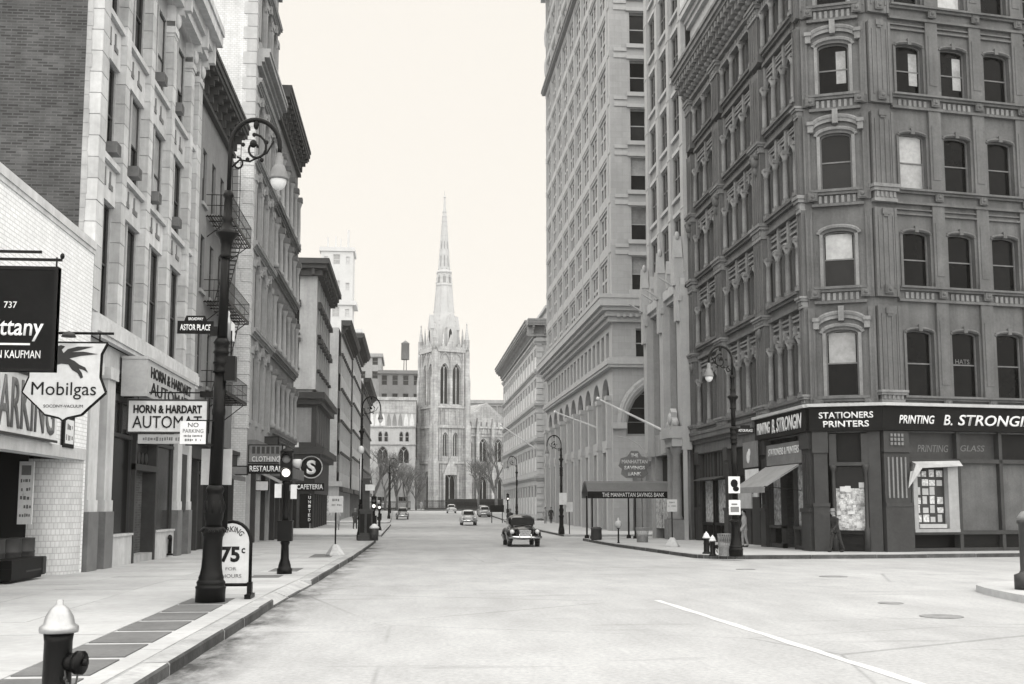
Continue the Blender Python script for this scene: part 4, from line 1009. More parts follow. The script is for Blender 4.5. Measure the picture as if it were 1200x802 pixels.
# --- Broadway face
BW = 19.85; BAY = [(1.35, 5.85, 2), (7.65, 13.1, 3), (14.95, 19.15, 3)]; PR = [(0.0, 1.15), (6.0, 7.5), (13.25, 14.8), (19.3, 19.83)]
ops = []; bw = []
for b0, b1, n in BAY:
    p = (b1 - b0) / n
    for k in range(n): bw.append((b0 + p*k + p*.12, b0 + p*(k+1) - p*.12, n))
for i in range(5):
    for a, b, n in bw: ops.append((a, b, SILL[i] + .15, HEAD[i], .35))
mb = MB(); wall(mb, 0, BW, 4.95, 26.6, ops, .4); FB.put('wall', mb, CI)
mb = MB(); shell(mb, 0, BW - 6, -.4, 26.4, 11); FB.put('side_wall', mb, M['brick_d'], 0, 0, -.5)
for i in range(5):
    for a, b, n in bw:
        window(FB, a, b, SILL[i] + .15, HEAD[i], .32, .35, 'sash', 'frame', pblind=.3, bar=.06)
        mb = MB(); p = arch_pts(a - .1, b + .1, HEAD[i] + .1, .42, 8)
        for q, q2 in zip(p, p[1:]): mb.bar((q[0], -.06, q[1]), (q2[0], -.06, q2[1]), .085, 5)
        if i % 2 == 0: lb(mb, (a+b)/2 - .1, (a+b)/2 + .1, HEAD[i] - .02, HEAD[i] + .4, 0, .22)
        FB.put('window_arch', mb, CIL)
    for b0, b1, n in BAY:
        p = (b1 - b0)/n
        for k in range(n + 1):
            u = b0 + p*k
            def col(mb, h=HEAD[i] - SILL[i] - .1):
                lb(mb, -.2, .2, 0, .22, -.05, .3); mb.smooth = True; mb.lathe([(.17, .22), (.13, .3), (.13, h*.5), (.11, h - .45), (.15, h - .42), (.12, h - .36), (.2, h - .15)], 0, -.17, 12); mb.smooth = False; lb(mb, -.2, .2, h - .15, h, -.05, .34)
            shared(FB, ('ccol', i), col, CIL, 'colonnette', u, SILL[i], 0)
            mb = MB(); lb(mb, u - .12, u + .12, HEAD[i] - .1, SILL[i+1] - .7 if i < 4 else 26.3, -.02, .16); FB.put('pilaster', mb, CIL)
        mb = MB(); s = SILL[i]
        lb(mb, b0, b1, s - .12, s + .01, -.02, .34); lb(mb, b0, b1, s - .26, s - .12, -.02, .24); lb(mb, b0, b1, s - .62, s - .26, -.02, .1); lb(mb, b0, b1, s - .78, s - .62, -.02, .26); FB.put('sill_course', mb, CI)
        for k in range(n):
            mb = MB(); a = b0 + p*k + .2; h0 = HEAD[i] + .22; h1 = (SILL[i+1] - .85) if i < 4 else 26.2
            if h1 - h0 > .3:
                lb(mb, a, a + p - .4, h0 + .06, h0 + .16, -.01, .12); lb(mb, a, a + p - .4, (h0 + h1)/2, (h0 + h1)/2 + .1, -.01, .1); lb(mb, a, a + p - .4, h1 - .2, h1 - .1, -.01, .12); FB.put('spandrel_panel', mb, CIL)
for a, b in PR:
    wide = b - a > 1
    for i in range(5): fluted_pier(FB, a + (.08 if wide else 0), b - (.08 if wide else 0), SILL[i] - .4, (SILL[i+1] - .8) if i < 4 else 26.2, .36 if wide else .2, 'pier', 3 if wide else 1)
    for v in (SILL[0] - .4, SILL[1] - .85, SILL[2] - .9, SILL[3] - .9, 25.6): pier_cap(FB, a + .05, b - .05, v, .36 if wide else .2, v in (SILL[2] - .9, 25.6))
    if wide:
        mb = MB(); mb.smooth = True; mb.ball(((a+b)/2, -.4, SILL[3] - 1.2), .34, .22, .34, 10, 8)
        for q in (-.32, .32): mb.ball(((a+b)/2 + q, -.42, SILL[3] - .95), .16, .2, .2, 8, 6)
        mb.ball(((a+b)/2, -.42, SILL[3] - 1.62), .14, .14, .26, 8, 6); FB.put('cartouche', mb, CI)
        mb = MB(); mb.smooth = True; mb.ball(((a+b)/2, -.4, SILL[1] - 1.15), .24, .14, .28, 10, 8); FB.put('cartouche', mb, CI)
def console_cornice(F, u0, u1, v0, v1, w, pitch):
    h = v1 - v0; mb = MB()
    lb(mb, u0, u1, v0, v0 + h*.1, -.3, w*.3); lb(mb, u0, u1, v0 + h*.1, v0 + h*.55, -.3, w*.16); lb(mb, u0, u1, v0 + h*.66, v0 + h*.76, -.3, w*.84); lb(mb, u0, u1, v0 + h*.76, v0 + h*.9, -.3, w*.93); lb(mb, u0, u1, v0 + h*.9, v1, -.3, w)
    o = F.put('cornice', mb, CIL)
    def br(mb):
        lb(mb, -.13, .13, h*.12, h*.3, 0, w*.42); lb(mb, -.13, .13, h*.3, h*.48, 0, w*.64); lb(mb, -.14, .14, h*.48, h*.66, 0, w*.8); mb.smooth = True; mb.ball((0, -w*.42, h*.2), .12, .14, .14, 8, 6)
    n = int((u1 - u0)/pitch)
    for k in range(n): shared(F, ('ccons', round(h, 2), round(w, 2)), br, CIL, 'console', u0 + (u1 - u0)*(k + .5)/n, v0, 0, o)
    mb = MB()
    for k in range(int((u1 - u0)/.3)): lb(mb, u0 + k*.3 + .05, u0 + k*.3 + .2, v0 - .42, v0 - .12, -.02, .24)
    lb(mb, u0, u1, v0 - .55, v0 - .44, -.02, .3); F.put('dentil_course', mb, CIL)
console_cornice(FB, 0, BW, 26.3, 28.3, 1.35, .62)
console_cornice(FC, -.1, CW + .1, 26.3, 28.32, 1.3, .62); console_cornice(FA, 0, AW, 26.3, 28.34, 1.25, .62)
ops = [(.8 + k*.78, 1.3 + k*.78, 29.4, 30.6, .25) for k in range(11)]
mb = MB(); wall(mb, 0, 9.6, 28.3, 31.6, ops, .25); shell(mb, 0, 9.6, 28.3, 31.6, 3); FB.put('attic', mb, M['stoneF'])
mb = MB(); lb(mb, 0, 9.6, 28.4, 31.5, -.6, -.3); FB.put('attic_back', mb, M['granite'])
mb = MB(); moulding(mb, 0, 9.6, 31.2, 32.4, .7, 'cornice', False); moulding(mb, 0, 9.6, 28.5, 29.0, .25, 'band', False); FB.put('attic_cornice', mb, M['stoneF'])
# --- street level: fascia signs
mb = MB(); lb(mb, 12.7, BW + .1, 5.02, 6.02, -.1, .34); FB.put('fascia', mb, M['signblack'])
mb = MB(); lb(mb, 12.65, BW + .25, 6.021, 6.15, -.1, .5); FB.put('fascia_ledge', mb, M['offwhite'])
mb = MB(); moulding(mb, 0, 12.7, 5.25, 6.15, .5, 'cornice', False); lb(mb, 0, 12.7, 4.9, 5.25, -.1, .2); FB.put('shop_cornice', mb, CI)
o = text('PRINTING', K_, FB.at(13.1, 5.25, .345) - K_.location, FB.a, 2.0, .55, 'letterw', .02, .15, .02)
o = text('B. STRONGIN', K_, FB.at(15.4, 5.2, .345) - K_.location, FB.a, 4.1, .66, 'letterw', .02, .2, .02)
mb = MB(); lb(mb, -.12, CW + .12, 5.0, 6.03, -.1, .36); FC.put('fascia', mb, M['signblack'])
mb = MB(); lb(mb, -.2, CW + .2, 6.031, 6.16, -.1, .52); FC.put('fascia_ledge', mb, M['offwhite'])
text('STATIONERS', K_, FC.at(.28, 5.53, .365) - K_.location, FC.a, 2.2, .27, 'letterw', .02, 0, .02); text('PRINTERS', K_, FC.at(.45, 5.16, .365) - K_.location, FC.a, 1.85, .27, 'letterw', .02, 0, .02)
mb = MB(); lb(mb, -.05, AW, 5.02, 6.04, -.1, .34); FA.put('fascia', mb, M['signblack'])
mb = MB(); lb(mb, -.1, AW, 6.041, 6.17, -.1, .5); FA.put('fascia_ledge', mb, M['offwhite'])
text('PRINTING', K_, FA.at(.72, 5.3, .345) - K_.location, FA.a, 1.7, .36, 'letterw', .02, .25, .015); text('B.', K_, FA.at(2.85, 5.26, .345) - K_.location, FA.a, .42, .44, 'letterw', .02, .25, .01)
text('STRONGIN', K_, FA.at(3.55, 5.26, .345) - K_.location, FA.a, 3.9, .46, 'letterw', .02, .25, .015)
text('HATS', K_, FA.at(3.98, 7.98, -.235) - K_.location, FA.a, .7, .2, 'offwhite' if False else 'lettergrey', .003)
SD, SG = M['shopdark'], M['shopgrey']
# Astor side shopfront
mb = MB(); lb(mb, 0, AW, -.4, 4.95, -1.4, -1.2); FA.put('interior_wall', mb, M['black'])
mb = MB(); lb(mb, .0, 1.3, -.4, 1.9, -.1, .3); lb(mb, .05, 1.25, 1.9, 4.1, -.1, .2); lb(mb, 0, 1.3, 4.1, 4.3, -.1, .3); lb(mb, .05, 1.25, 4.3, 5.0, -.1, .22); lb(mb, 0, 1.3, 1.85, 2.0, -.1, .34); FA.put('corner_pier', mb, M['shopgrey'])
mb = MB()
for k in range(5): lb(mb, .2 + k*.2, .27 + k*.2, 2.2, 3.9, .2, .24)
for k in range(4):
    for j in range(3): lb(mb, .35 + k*.17, .45 + k*.17, 4.4 + j*.18, 4.52 + j*.18, .22, .27)
FA.put('pier_ornament', mb, CIL)
mb = MB(); lb(mb, 1.3, AW, 3.68, 3.85, -.3, .1); lb(mb, 1.3, AW, -.4, .12, -.3, .08); lb(mb, 1.3, AW, .68, .85, -.3, .12); FA.put('transom_bar', mb, SG)
for a, b in ((1.35, 3.62), (3.7, 5.68), (5.9, 7.9), (8.1, 10.1)):
    mb = MB(); lb(mb, a, b, 3.85, 5.0, -.25, -.18); FA.put('transom_panel', mb, M['shopgrey'] if a < 5 else SD)
text('PRINTING', K_, FA.at(1.9, 4.15, -.175) - K_.location, FA.a, 1.5, .3, 'lettergrey', .004, .2); text('GLASS', K_, FA.at(4.0, 4.2, -.175) - K_.location, FA.a, 1.2, .26, 'lettergrey', .004, .2)
mb = MB()
for u in (3.62, 5.7, 7.95, 10.1, 12.2, 14.4): lb(mb, u, u + .16, -.4, 5.0, -.3, .1)
FA.put('shop_post', mb, SG)
for a, b in ((3.78, 5.68), (5.88, 7.93), (8.12, 10.08), (10.28, 12.18)):
    mb = MB(); lb(mb, a, b, .85, 3.68, -.2, -.1); FA.put('boarded_panel', mb, M['board'])
    mb = MB(); lb(mb, a, b, .12, .68, -.2, -.12); FA.put('bulkhead', mb, SD)
mb = MB(); lb(mb, 1.4, 3.6, .12, .68, -.8, -.7); FA.put('cellar_opening_shade', mb, M['black'])
mb = MB(); lb(mb, 1.42, 1.62, .86, 3.62, -.2, .16); lb(mb, 3.1, 3.58, .86, 3.62, -.2, .16); lb(mb, 1.42, 3.58, 3.5, 3.66, -.2, .18); lb(mb, 1.42, 3.58, .78, .92, -.2, .18); o = FA.put('showcase', mb, M['stoneC'])
mb = MB(); lb(mb, 1.62, 3.1, .92, 3.5, -.2, -.15); FA.put('showcase_back', mb, SG, 0, 0, 0, o)
rr = random.Random(21)
for j in range(6):
    for k in range(4):
        if rr.random() < .12: continue
        mb = MB(); a = 1.68 + k*.35; z = 1.2 + j*.38; lb(mb, a, a + rr.uniform(.2, .3), z, z + rr.uniform(.22, .34), -.15, -.13); FA.put('print', mb, M['offwhite'] if rr.random() < .4 else M['poster'], 0, 0, 0, o)
mb = MB(); mb.add([(1.35, -.2, 3.72), (3.65, -.2, 3.78), (3.66, -.42, 3.55), (1.4, -.42, 3.62), (.95, -.5, 2.6), (1.2, -.3, 3.3), (1.7, -.42, 3.45)], [(0, 1, 2, 3), (3, 6, 5, 4), (2, 3, 6)]); FA.put('torn_awning', mb, M['offwhite'])
mb = MB(); lb(mb, 1.7, 3.0, .95, 1.12, -.14, .1); FA.put('showcase_ledge', mb, M['offwhite'])
# chamfer shopfront
mb = MB(); lb(mb, -.03, .62, -.4, 1.9, -.1, .3); lb(mb, .02, .58, 1.9, 4.1, -.1, .2); lb(mb, -.03, .62, 4.1, 5.0, -.1, .28); lb(mb, -.05, .64, 1.85, 2.0, -.1, .34); FC.put('corner_pier', mb, SG)
mb = MB(); lb(mb, 2.2, CW, -.4, 5.0, -.1, .1); lb(mb, 2.15, CW, -.4, 1.0, -.1, .14); FC.put('corner_post', mb, SG)
mb = MB(); mb.smooth = True
for u in (.8, 2.1): mb.lathe([(.13, 0), (.13, .9), (.08, 1.0), (.08, 3.3), (.14, 3.45), (.14, 3.6)], u, -.12, 10)
mb.smooth = False; lb(mb, .65, 2.2, 3.55, 3.7, -.15, .2); lb(mb, .65, .95, 3.7, 4.9, -.1, .15); lb(mb, 1.95, 2.2, 3.7, 4.9, -.1, .15); FC.put('colonnette', mb, SG)
mb = MB(); lb(mb, .95, 1.95, 3.7, 4.95, -.2, -.12); FC.put('transom_panel', mb, SD)
mb = MB(); lb(mb, .65, 2.2, .7, .82, -.2, .12); lb(mb, .7, 2.2, -.4, .7, -.2, -.05); o = FC.put('shop_window', mb, SD)
link('pane', pane_mesh(1.3, 2.7, 'glass2'), o, (.8, .25, .83)); link('display_board', pane_mesh(1.14, 1.75, 'goods', 'display_board'), o, (.88, .243, .86))
rr = random.Random(31)
for k in range(36):
    mb = MB(); a = rr.uniform(.85, 1.85); z = .95 + rr.random()**1.6*1.75; w_ = rr.uniform(.1, .3); lb(mb, a, min(2.08, a + w_), z, z + rr.uniform(.08, .26), -.245 + k*.001, -.235 + k*.001); FC.put('shop_goods', mb, M['white'] if rr.random() < .35 else M['poster'], 0, 0, 0, o)
# Broadway shopfronts
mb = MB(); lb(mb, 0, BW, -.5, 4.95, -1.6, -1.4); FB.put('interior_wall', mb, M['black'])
for a, b in ((18.75, 19.83), (12.9, 13.7), (6.4, 7.2), (.1, 1.0)):
    mb = MB(); lb(mb, a, b, -.5, 1.7, -.1, .22); lb(mb, a + .05, b - .05, 1.7, 4.3, -.1, .14); lb(mb, a, b, 4.3, 5.0, -.1, .24); lb(mb, a - .03, b + .03, 1.62, 1.78, -.1, .27)
    for k in range(3): lb(mb, a + (b-a)*(.25 + .2*k), a + (b-a)*(.33 + .2*k), 1.95, 4.1, .14, .18)
    FB.put('shop_pier', mb, SG)
mb = MB(); lb(mb, 13.75, 18.7, 3.75, 4.72, -.2, .12); FB.put('shop_board', mb, M['signgrey'])
text('STATIONERS & PRINTERS', K_, FB.at(14.1, 4.2, .125) - K_.location, FB.a, 4.3, .33, 'letterw', .01, 0, .01)
mb = MB(); P0, P1, wv = 13.8, 18.6, 1.75
mb.add([(P0, -.2, 3.7), (P1, -.2, 3.7), (P1 - .1, -wv, 2.72), (P0 + .1, -wv, 2.72), (P1 - .1, -wv, 2.45), (P0 + .1, -wv, 2.45)], [(0, 1, 2, 3), (3, 2, 4, 5)])
mb.add([(P1, -.2, 3.66), (P1 - .1, -wv, 2.70), (P1 - .1, -wv + .02, 2.66), (P1, -.22, 3.60)], [(0, 1, 2, 3)])
ob = FB.put('awning', mb, M['canvas']); md = ob.modifiers.new('solid', 'SOLIDIFY'); md.thickness = .02
mb = MB()
for u in (P0 + .1, P1 - .1): mb.bar((u, -.1, 2.55), (u, -wv, 2.72), .02, 6)
FB.put('awning_arm', mb, M['iron'], 0, 0, 0, ob)
for a, b in ((13.8, 15.6), (17.3, 18.7)):
    mb = MB(); lb(mb, a, b, .85, .98, -.2, .1); lb(mb, a, a + .08, -.5, 3.7, -.2, .05); lb(mb, b - .08, b, -.5, 3.7, -.2, .05); lb(mb, a, b, -.5, .15, -.2, .02); o = FB.put('shop_window', mb, SG); link('pane', pane_mesh(b - a - .16, 2.7, 'goods'), o, (a + .08, .15, .99))
mb = MB(); lb(mb, 15.75, 17.2, -.3, 3.4, -.9, -.8); FB.put('door', mb, SD)
for a, b in ((1.15, 3.6), (4.0, 6.3)):
    mb = MB(); lb(mb, a, b, .8, .95, -.2, .1); lb(mb, a, a + .1, -.5, 3.3, -.2, .05); lb(mb, b - .1, b, -.5, 3.3, -.2, .05); lb(mb, a, b, -.5, .2, -.2, .02); lb(mb, a, b, 3.3, 3.45, -.2, .12); o = FB.put('shop_window', mb, SD); link('pane', pane_mesh(b - a - .2, 2.35, 'goods'), o, (a + .1, .12, .95))
    mb = MB(); lb(mb, a, b, 3.45, 4.9, -.2, -.05); FB.put('shop_board', mb, SG)
    mb = MB()
    for k in range(4): lb(mb, a + .1 + k*(b-a)/4, a + .14 + k*(b-a)/4, 3.5, 4.85, -.05, -.02)
    FB.put('board_batten', mb, SD)
mb = MB(); mb.add([(1.1, -.1, 3.5), (6.35, -.1, 3.5), (6.35, -.75, 3.3), (1.1, -.75, 3.3), (1.1, -.1, 3.42), (6.35, -.1, 3.42)], [(0, 1, 2, 3), (3, 2, 5, 4), (0, 3, 4), (1, 5, 2)]); FB.put('awning', mb, M['shopgrey'])
for a, b in ((7.4, 9.2), (9.5, 10.8), (11.1, 12.8)):
    mb = MB(); lb(mb, a, b, -.5, 3.4, -.5, -.4); FB.put('shop_panel', mb, M['goods'] if a > 11 else SG)
mb = MB(); lb(mb, 7.2, 12.9, 3.4, 3.6, -.2, .1); lb(mb, 7.2, 12.9, 3.6, 4.95, -.2, -.05); FB.put('shop_board', mb, SD)
s = thing('poster_board', 'dark board with pale sketch above poster by printer awning', 'sign', tuple(FB.at(11.0, 3.75, .42)), FB.a)
mb = MB(); mb.box(0, 2.3, -.04, .04, 0, 1.25); obj('board', mb, M['signgrey'], s); mb = MB(); mb.smooth = True; mb.ball((.9, -.045, .5), .28, .01, .3, 12, 8); mb.ball((1.1, -.046, .72), .2, .01, .2, 12, 8); obj('drawing', mb, M['white'], s)
s = thing('round_soda_sign', 'white panel with dark oval badge hanging below sketch board', 'sign', tuple(FB.at(11.4, 2.3, .45)), FB.a)
mb = MB(); mb.box(0, 2.0, -.04, .04, 0, 1.35); obj('board', mb, M['white'], s); mb = MB(); mb.smooth = True; mb.ball((1.0, -.045, .5), .75, .012, .36, 16, 10); obj('badge', mb, M['signblack'], s); mb = MB(); mb.smooth = True; mb.ball((1.0, -.055, .5), .6, .012, .2, 16, 10); obj('badge_band', mb, M['offwhite'], s)
s = thing('banner_board', 'pale blank banner board at the end of printer awning', 'sign', tuple(FB.at(10.2, 1.75, .6)), FB.a)
mb = MB(); mb.box(0, 2.6, -.03, .03, 0, .75); obj('board', mb, M['offwhite'], s)
# ================================================================== white piered office
H_ = building('terracotta_office', 'slim office with white terracotta piers and pinnacled lower front', 16.6, 66.5)
F = Frame(H_, 16.6, 78.6, 0, -90); W = 11.08
P4 = [(0, .8), (3.5, 4.2), (6.9, 7.6), (10.3, 11.08)]
ops = []
for k in range(8):
    for i in range(3): ops.append((P4[i][1] + .15, P4[i+1][0] - .15, 17.2 + 4.0*k, 19.9 + 4.0*k))
mb = MB(); wall(mb, 0, W, 15, 50, ops, .3); F.put('wall', mb, M['stoneC'])
mb = MB(); shell(mb, 0, W, -.5, 50, 20); F.put('side_wall', mb, M['terra'], 0, 0, -.5)
for o_ in ops:
    window(F, *o_, .06, 0, 'three', 'frame', panes=False, gl='glass', bar=.09)
    mb = MB(); lb(mb, o_[0], o_[1], o_[3] + .1, o_[3] + .35, -.02, .1); lb(mb, o_[0], o_[1], o_[2] - .25, o_[2] - .03, -.02, .16); F.put('spandrel_mould', mb, M['stoneF'])
for a, b in P4:
    mb = MB(); lb(mb, a, b, 15, 50, -.1, .2); F.put('pier', mb, M['terra'])
    for k in range(9): 
        mb = MB(); lb(mb, a - .02, b + .02, 16 + 4*k, 16.12 + 4*k, .15, .23); F.put('pier_band', mb, M['stoneF'])
LP = [(0, 1.1), (5.1, 6.2), (10.0, 11.08)]
ops = [(1.25, 4.95, 6.6, 14.6), (6.35, 9.85, 6.6, 14.6), (1.25, 4.95, -.4, 5.2), (6.35, 9.85, -.4, 5.2)]
mb = MB(); wall(mb, 0, W, -.5, 15.6, ops, .5); F.put('lower_front', mb, M['stoneC'], 0, 0, .05)
for o_ in ops[:2]: window(F, *o_, 0.3, 0, 'grid', 'frame', panes=False, gl='glass2', bar=.12)
for a, b in LP:
    mb = MB(); lb(mb, a, b, 5.2, 15.2, -.1, .5); lb(mb, a - .06, b + .06, 14.2, 14.6, .4, .6); lb(mb, a + .2, b - .2, 13.0, 15.9, .5, .7); F.put('lower_pier', mb, M['terra'])
    mb = MB(); c = (a+b)/2; lb(mb, c - .3, c + .3, 15.2, 16.9, .2, .8); mb.prism([(c - .36, 16.9), (c + .36, 16.9), (c, 18.3)], -.75, -.25, 'y'); mb.smooth = True; mb.ball((c, -.5, 18.3), .16, .16, .3, 8, 6); F.put('pinnacle', mb, M['terra'])
for c in (2.4, 3.8, 7.4, 8.8):
    mb = MB(); lb(mb, c - .22, c + .22, 15.6, 16.5, .1, .5); mb.prism([(c - .28, 16.5), (c + .28, 16.5), (c, 17.4)], -.5, -.1, 'y'); F.put('pinnacle', mb, M['terra'])
mb = MB(); lb(mb, 0.01, W - .01, 15.0, 15.6, .0, .45); lb(mb, 0.01, W - .01, 14.7, 15.0, .0, .25); F.put('parapet', mb, M['stoneF'])
for k in range(8):
    mb = MB(); mb.bar((1.2 + k*1.35, -.9, 15.2), (1.2 + k*1.35, -1.7, 15.7), .09, 6, .05); 
    if k in (0, 3, 4, 7): F.put('gargoyle', mb, M['terra'])
# entrance portico with paired columns
mb = MB(); lb(mb, 8.9, 11.0, 5.4, 5.9, .0, 1.1); lb(mb, 8.7, 11.07, 5.9, 6.4, .0, 1.35); lb(mb, 8.8, 11.05, 6.4, 6.6, .0, 1.15); F.put('entablature', mb, M['terra'])
mb = MB(); mb.prism([(9.2, 6.6), (10.6, 6.6), (10.5, 7.0), (10.2, 7.2), (10.25, 7.5), (9.9, 7.75), (9.55, 7.5), (9.6, 7.2), (9.3, 7.0)], -.95, -.6, 'y'); mb.smooth = True; mb.ball((9.9, -.98, 7.1), .32, .12, .36, 12, 8)
for q in (9.1, 10.7): mb.ball((q, -.8, 6.8), .22, .22, .25, 10, 8)
F.put('crest', mb, M['terra'])
for u in (9.25, 10.55):
    def col(mb):
        lb(mb, -.42, .42, -.4, 1.05, -.42, .42); mb.smooth = True; mb.lathe([(.36, 1.05), (.36, 1.15), (.29, 1.25), (.28, 3.2), (.25, 4.9), (.3, 5.0), (.36, 5.3), (.38, 5.4)], 0, 0, 14)
    shared(F, 'pcol', col, M['stoneB'], 'column', u, 0, .75)
mb = MB(); lb(mb, 0.1, W - .1, -.4, 5.0, -.6, -.5); F.put('interior_wall', mb, M['black'])
for a in (1.4, 3.4): 
    mb = MB(); lb(mb, a, a + 1.8, .4, 3.4, .0, .06); F.put('shop_window', mb, M['goods'])
mb = MB(); lb(mb, 10.95, 11.07, -.3, 6.2, .2, .45); F.put('white_post', mb, M['terra'])
# bank canopy over the sidewalk
s = thing('bank_canopy', 'long dark canopy reaching from bank door to kerb, lettered THE MANHATTAN SAVINGS BANK', 'canopy', (10.9, 72.2, 0))
mb = MB(); L_ = 5.5
mb.prism([(-1.3, 2.35), (-1.3, 2.75), (-1.2, 2.8), (-.7, 3.3), (0, 3.42), (.7, 3.3), (1.2, 2.8), (1.3, 2.75), (1.3, 2.35), (1.25, 2.35), (1.25, 2.7), (0, 3.3), (-1.25, 2.7), (-1.25, 2.35)], 0, L_, 'x'); obj('canvas', mb, M['canvasd'], s)
mb = MB(); mb.box(.0, L_, -1.325, -1.301, 2.33, 2.76); obj('valance', mb, M['signblack'], s)
text('THE MANHATTAN SAVINGS BANK', s, (.9, -1.33, 2.42), 0, 3.9, .26, 'letterw', .01, 0, .015)
for x in (.3, 3.0):
    for y in (-1.1, 1.1):
        mb = MB(); mb.smooth = True; mb.lathe([(.16, WALK - .35), (.14, .0), (.06, .05), (.05, 2.5)], x, y, 8); obj('post', mb, M['iron'], s)
s = thing('bank_hanging_sign', 'dark cut-out hanging sign lettered THE MANHATTAN SAVINGS BANK', 'sign', (14.35, 77.8, 3.75)); s.scale = (.84, .84, .84)
out = [(.3, 0), (1.7, 0), (2.1, .35), (2.0, .75), (2.3, 1.0), (2.1, 1.6), (1.6, 1.75), (1.3, 2.2), (.7, 2.2), (.4, 1.75), (-.1, 1.6), (-.3, 1.0), (0, .75), (-.1, .35)]
mb = MB(); mb.prism(out, -.12, .12, 'y'); obj('panel', mb, M['signgrey'], s)
for k, (tx, x, w_) in enumerate((('BANK', .45, 1.1), ('SAVINGS', .15, 1.7), ('MANHATTAN', -.05, 2.1), ('THE', .7, .6))): text(tx, s, (x, -.125, .18 + k*.5), 0, w_, .3, 'letterw', .02, 0, .03)
mb = MB(); mb.tube([(2.0, 0, 2.0), (1.4, 0, 2.7), (.6, 0, 3.2), (-.4, 0, 3.4)], .03, 6); mb.bar((2.0, 0, 1.4), (2.4, 0, 1.4), .04, 6); obj('bracket', mb, M['offwhite'], s)
# ================================================================== tall office block
T_ = building('tall_office_block', 'tall pale limestone office block with ranked windows, arcaded base and cornice', 16.6, 94)
F = Frame(T_, 16.6, 140.5, 0, -90); FS = Frame(T_, 16.6, 94, 0, 0); W = 46.5; SW = 24
nb = 9; bwid = (W - 2.2)/nb; b0 = 1.1
V0 = [19.9 + 4.29*k for k in range(11)]; VH = 2.8; VS = 3.15
ops = []
for v in V0:
    for k in range(nb): ops.append((b0 + bwid*k + .24, b0 + bwid*(k+1) - .24, v - .15, v - .15 + VS))
smalls = [(b0 + bwid*(k/2) + .45, b0 + bwid*(k/2) + bwid/2 - .45, 14.3, 16.5) for k in range(nb*2)]
arc_ = [(b0 + bwid*k + .6, b0 + bwid*(k+1) - .6, 7.4, 12.7, 1.9) for k in range(nb)]
grd = [(b0 + bwid*k + .75, b0 + bwid*(k+1) - .75, -.3, 6.4) for k in range(nb)]
mb = MB(); wall(mb, 0, W, -.6, 68, ops + smalls + arc_ + grd, .42); F.put('wall', mb, M['limesm'])
mb = MB(); shell(mb, .0, W - .7, -.6, 67.9, SW); F.put('rear_wall', mb, M['lime'], 0, 0, -.6)
for o_ in ops: window(F, *o_, .14, 0, 'three', 'limesm', panes=False, gl='glassp', bar=.26)
for o_ in smalls: window(F, *o_, .36, 0, 'sash', 'spandrel', panes=False, gl='glassp', bar=.1)
for o_ in arc_: window(F, *o_[:4], .4, o_[4], 'mull2', 'spandrel', panes=False, gl='glass2', bar=.14)
for o_ in grd: window(F, *o_, .4, 0, 'mull2', 'spandrel', panes=False, gl='glass2', bar=.14)
for k in range(nb + 1):
    u = b0 + bwid*k
    mb = MB(); lb(mb, u - .22, u + .22, 19.4, 66, -.1, .1); F.put('pier', mb, M['limesm'])
    mb = MB(); lb(mb, u - .42, u + .42, -.5, 10.6, -.1, .35); lb(mb, u - .5, u + .5, 10.6, 11.0, -.1, .45); lb(mb, u - .47, u + .47, 6.6, 7.0, -.1, .42); F.put('base_pier', mb, M['limesm'])
for k, v in enumerate(V0):
    mb = MB(); lb(mb, .1, W - .1, v + VH + .42, v + VH + 1.12, -.1, .06); F.put('spandrel_band', mb, M['limesm'])
def wrap_mould(z0, z1, w, prof, m, name):
    h = z1 - z0; mb = MB()
    for a, b, c in {'cornice': [(0, .2, .3), (.2, .4, .5), (.4, .55, .75), (.55, .85, .95), (.85, 1, 1)], 'band': [(0, .3, .8), (.3, .7, 1), (.7, 1, .75)]}[prof]:
        mb.box(-w*c, SW, -w*c, W + w*c*.5, z0 + h*a, z0 + h*b)
    link(name, mb.mesh(name, m), T_, (0, 0, -T_.location.z))
wrap_mould(17.1, 19.3, 1.25, 'cornice', M['limesm'], 'cornice'); wrap_mould(13.3, 14.1, .5, 'band', M['limesm'], 'string_course'); wrap_mould(53.6, 54.5, .6, 'band', M['spandrel'], 'string_course'); wrap_mould(66, 68.6, 2.0, 'cornice', M['limesm'], 'crown_cornice')
mb = MB()
for k in range(90): mb.box(-.72, -.3, .3 + k*.515, .55 + k*.515, 17.45, 17.75)
for k in range(12): mb.box(.3 + k*.515, .55 + k*.515, -.72, -.3, 17.45, 17.75)
link('dentils', mb.mesh('dentils', M['limesm']), T_, (0, 0, -T_.location.z))['kind'] = 'stuff'
for k in range(4):
    mb = MB(); mb.smooth = True; mb.ball((46.3 - k*6, -.1, 58 + 0*k), .7, .5, 2.6, 10, 8); 
for z in (57, 61):
    mb = MB(); mb.smooth = True; mb.ball((.6, -.05, z), .5, .22, 1.3, 10, 8); F.put('cartouche', mb, M['limesm'])
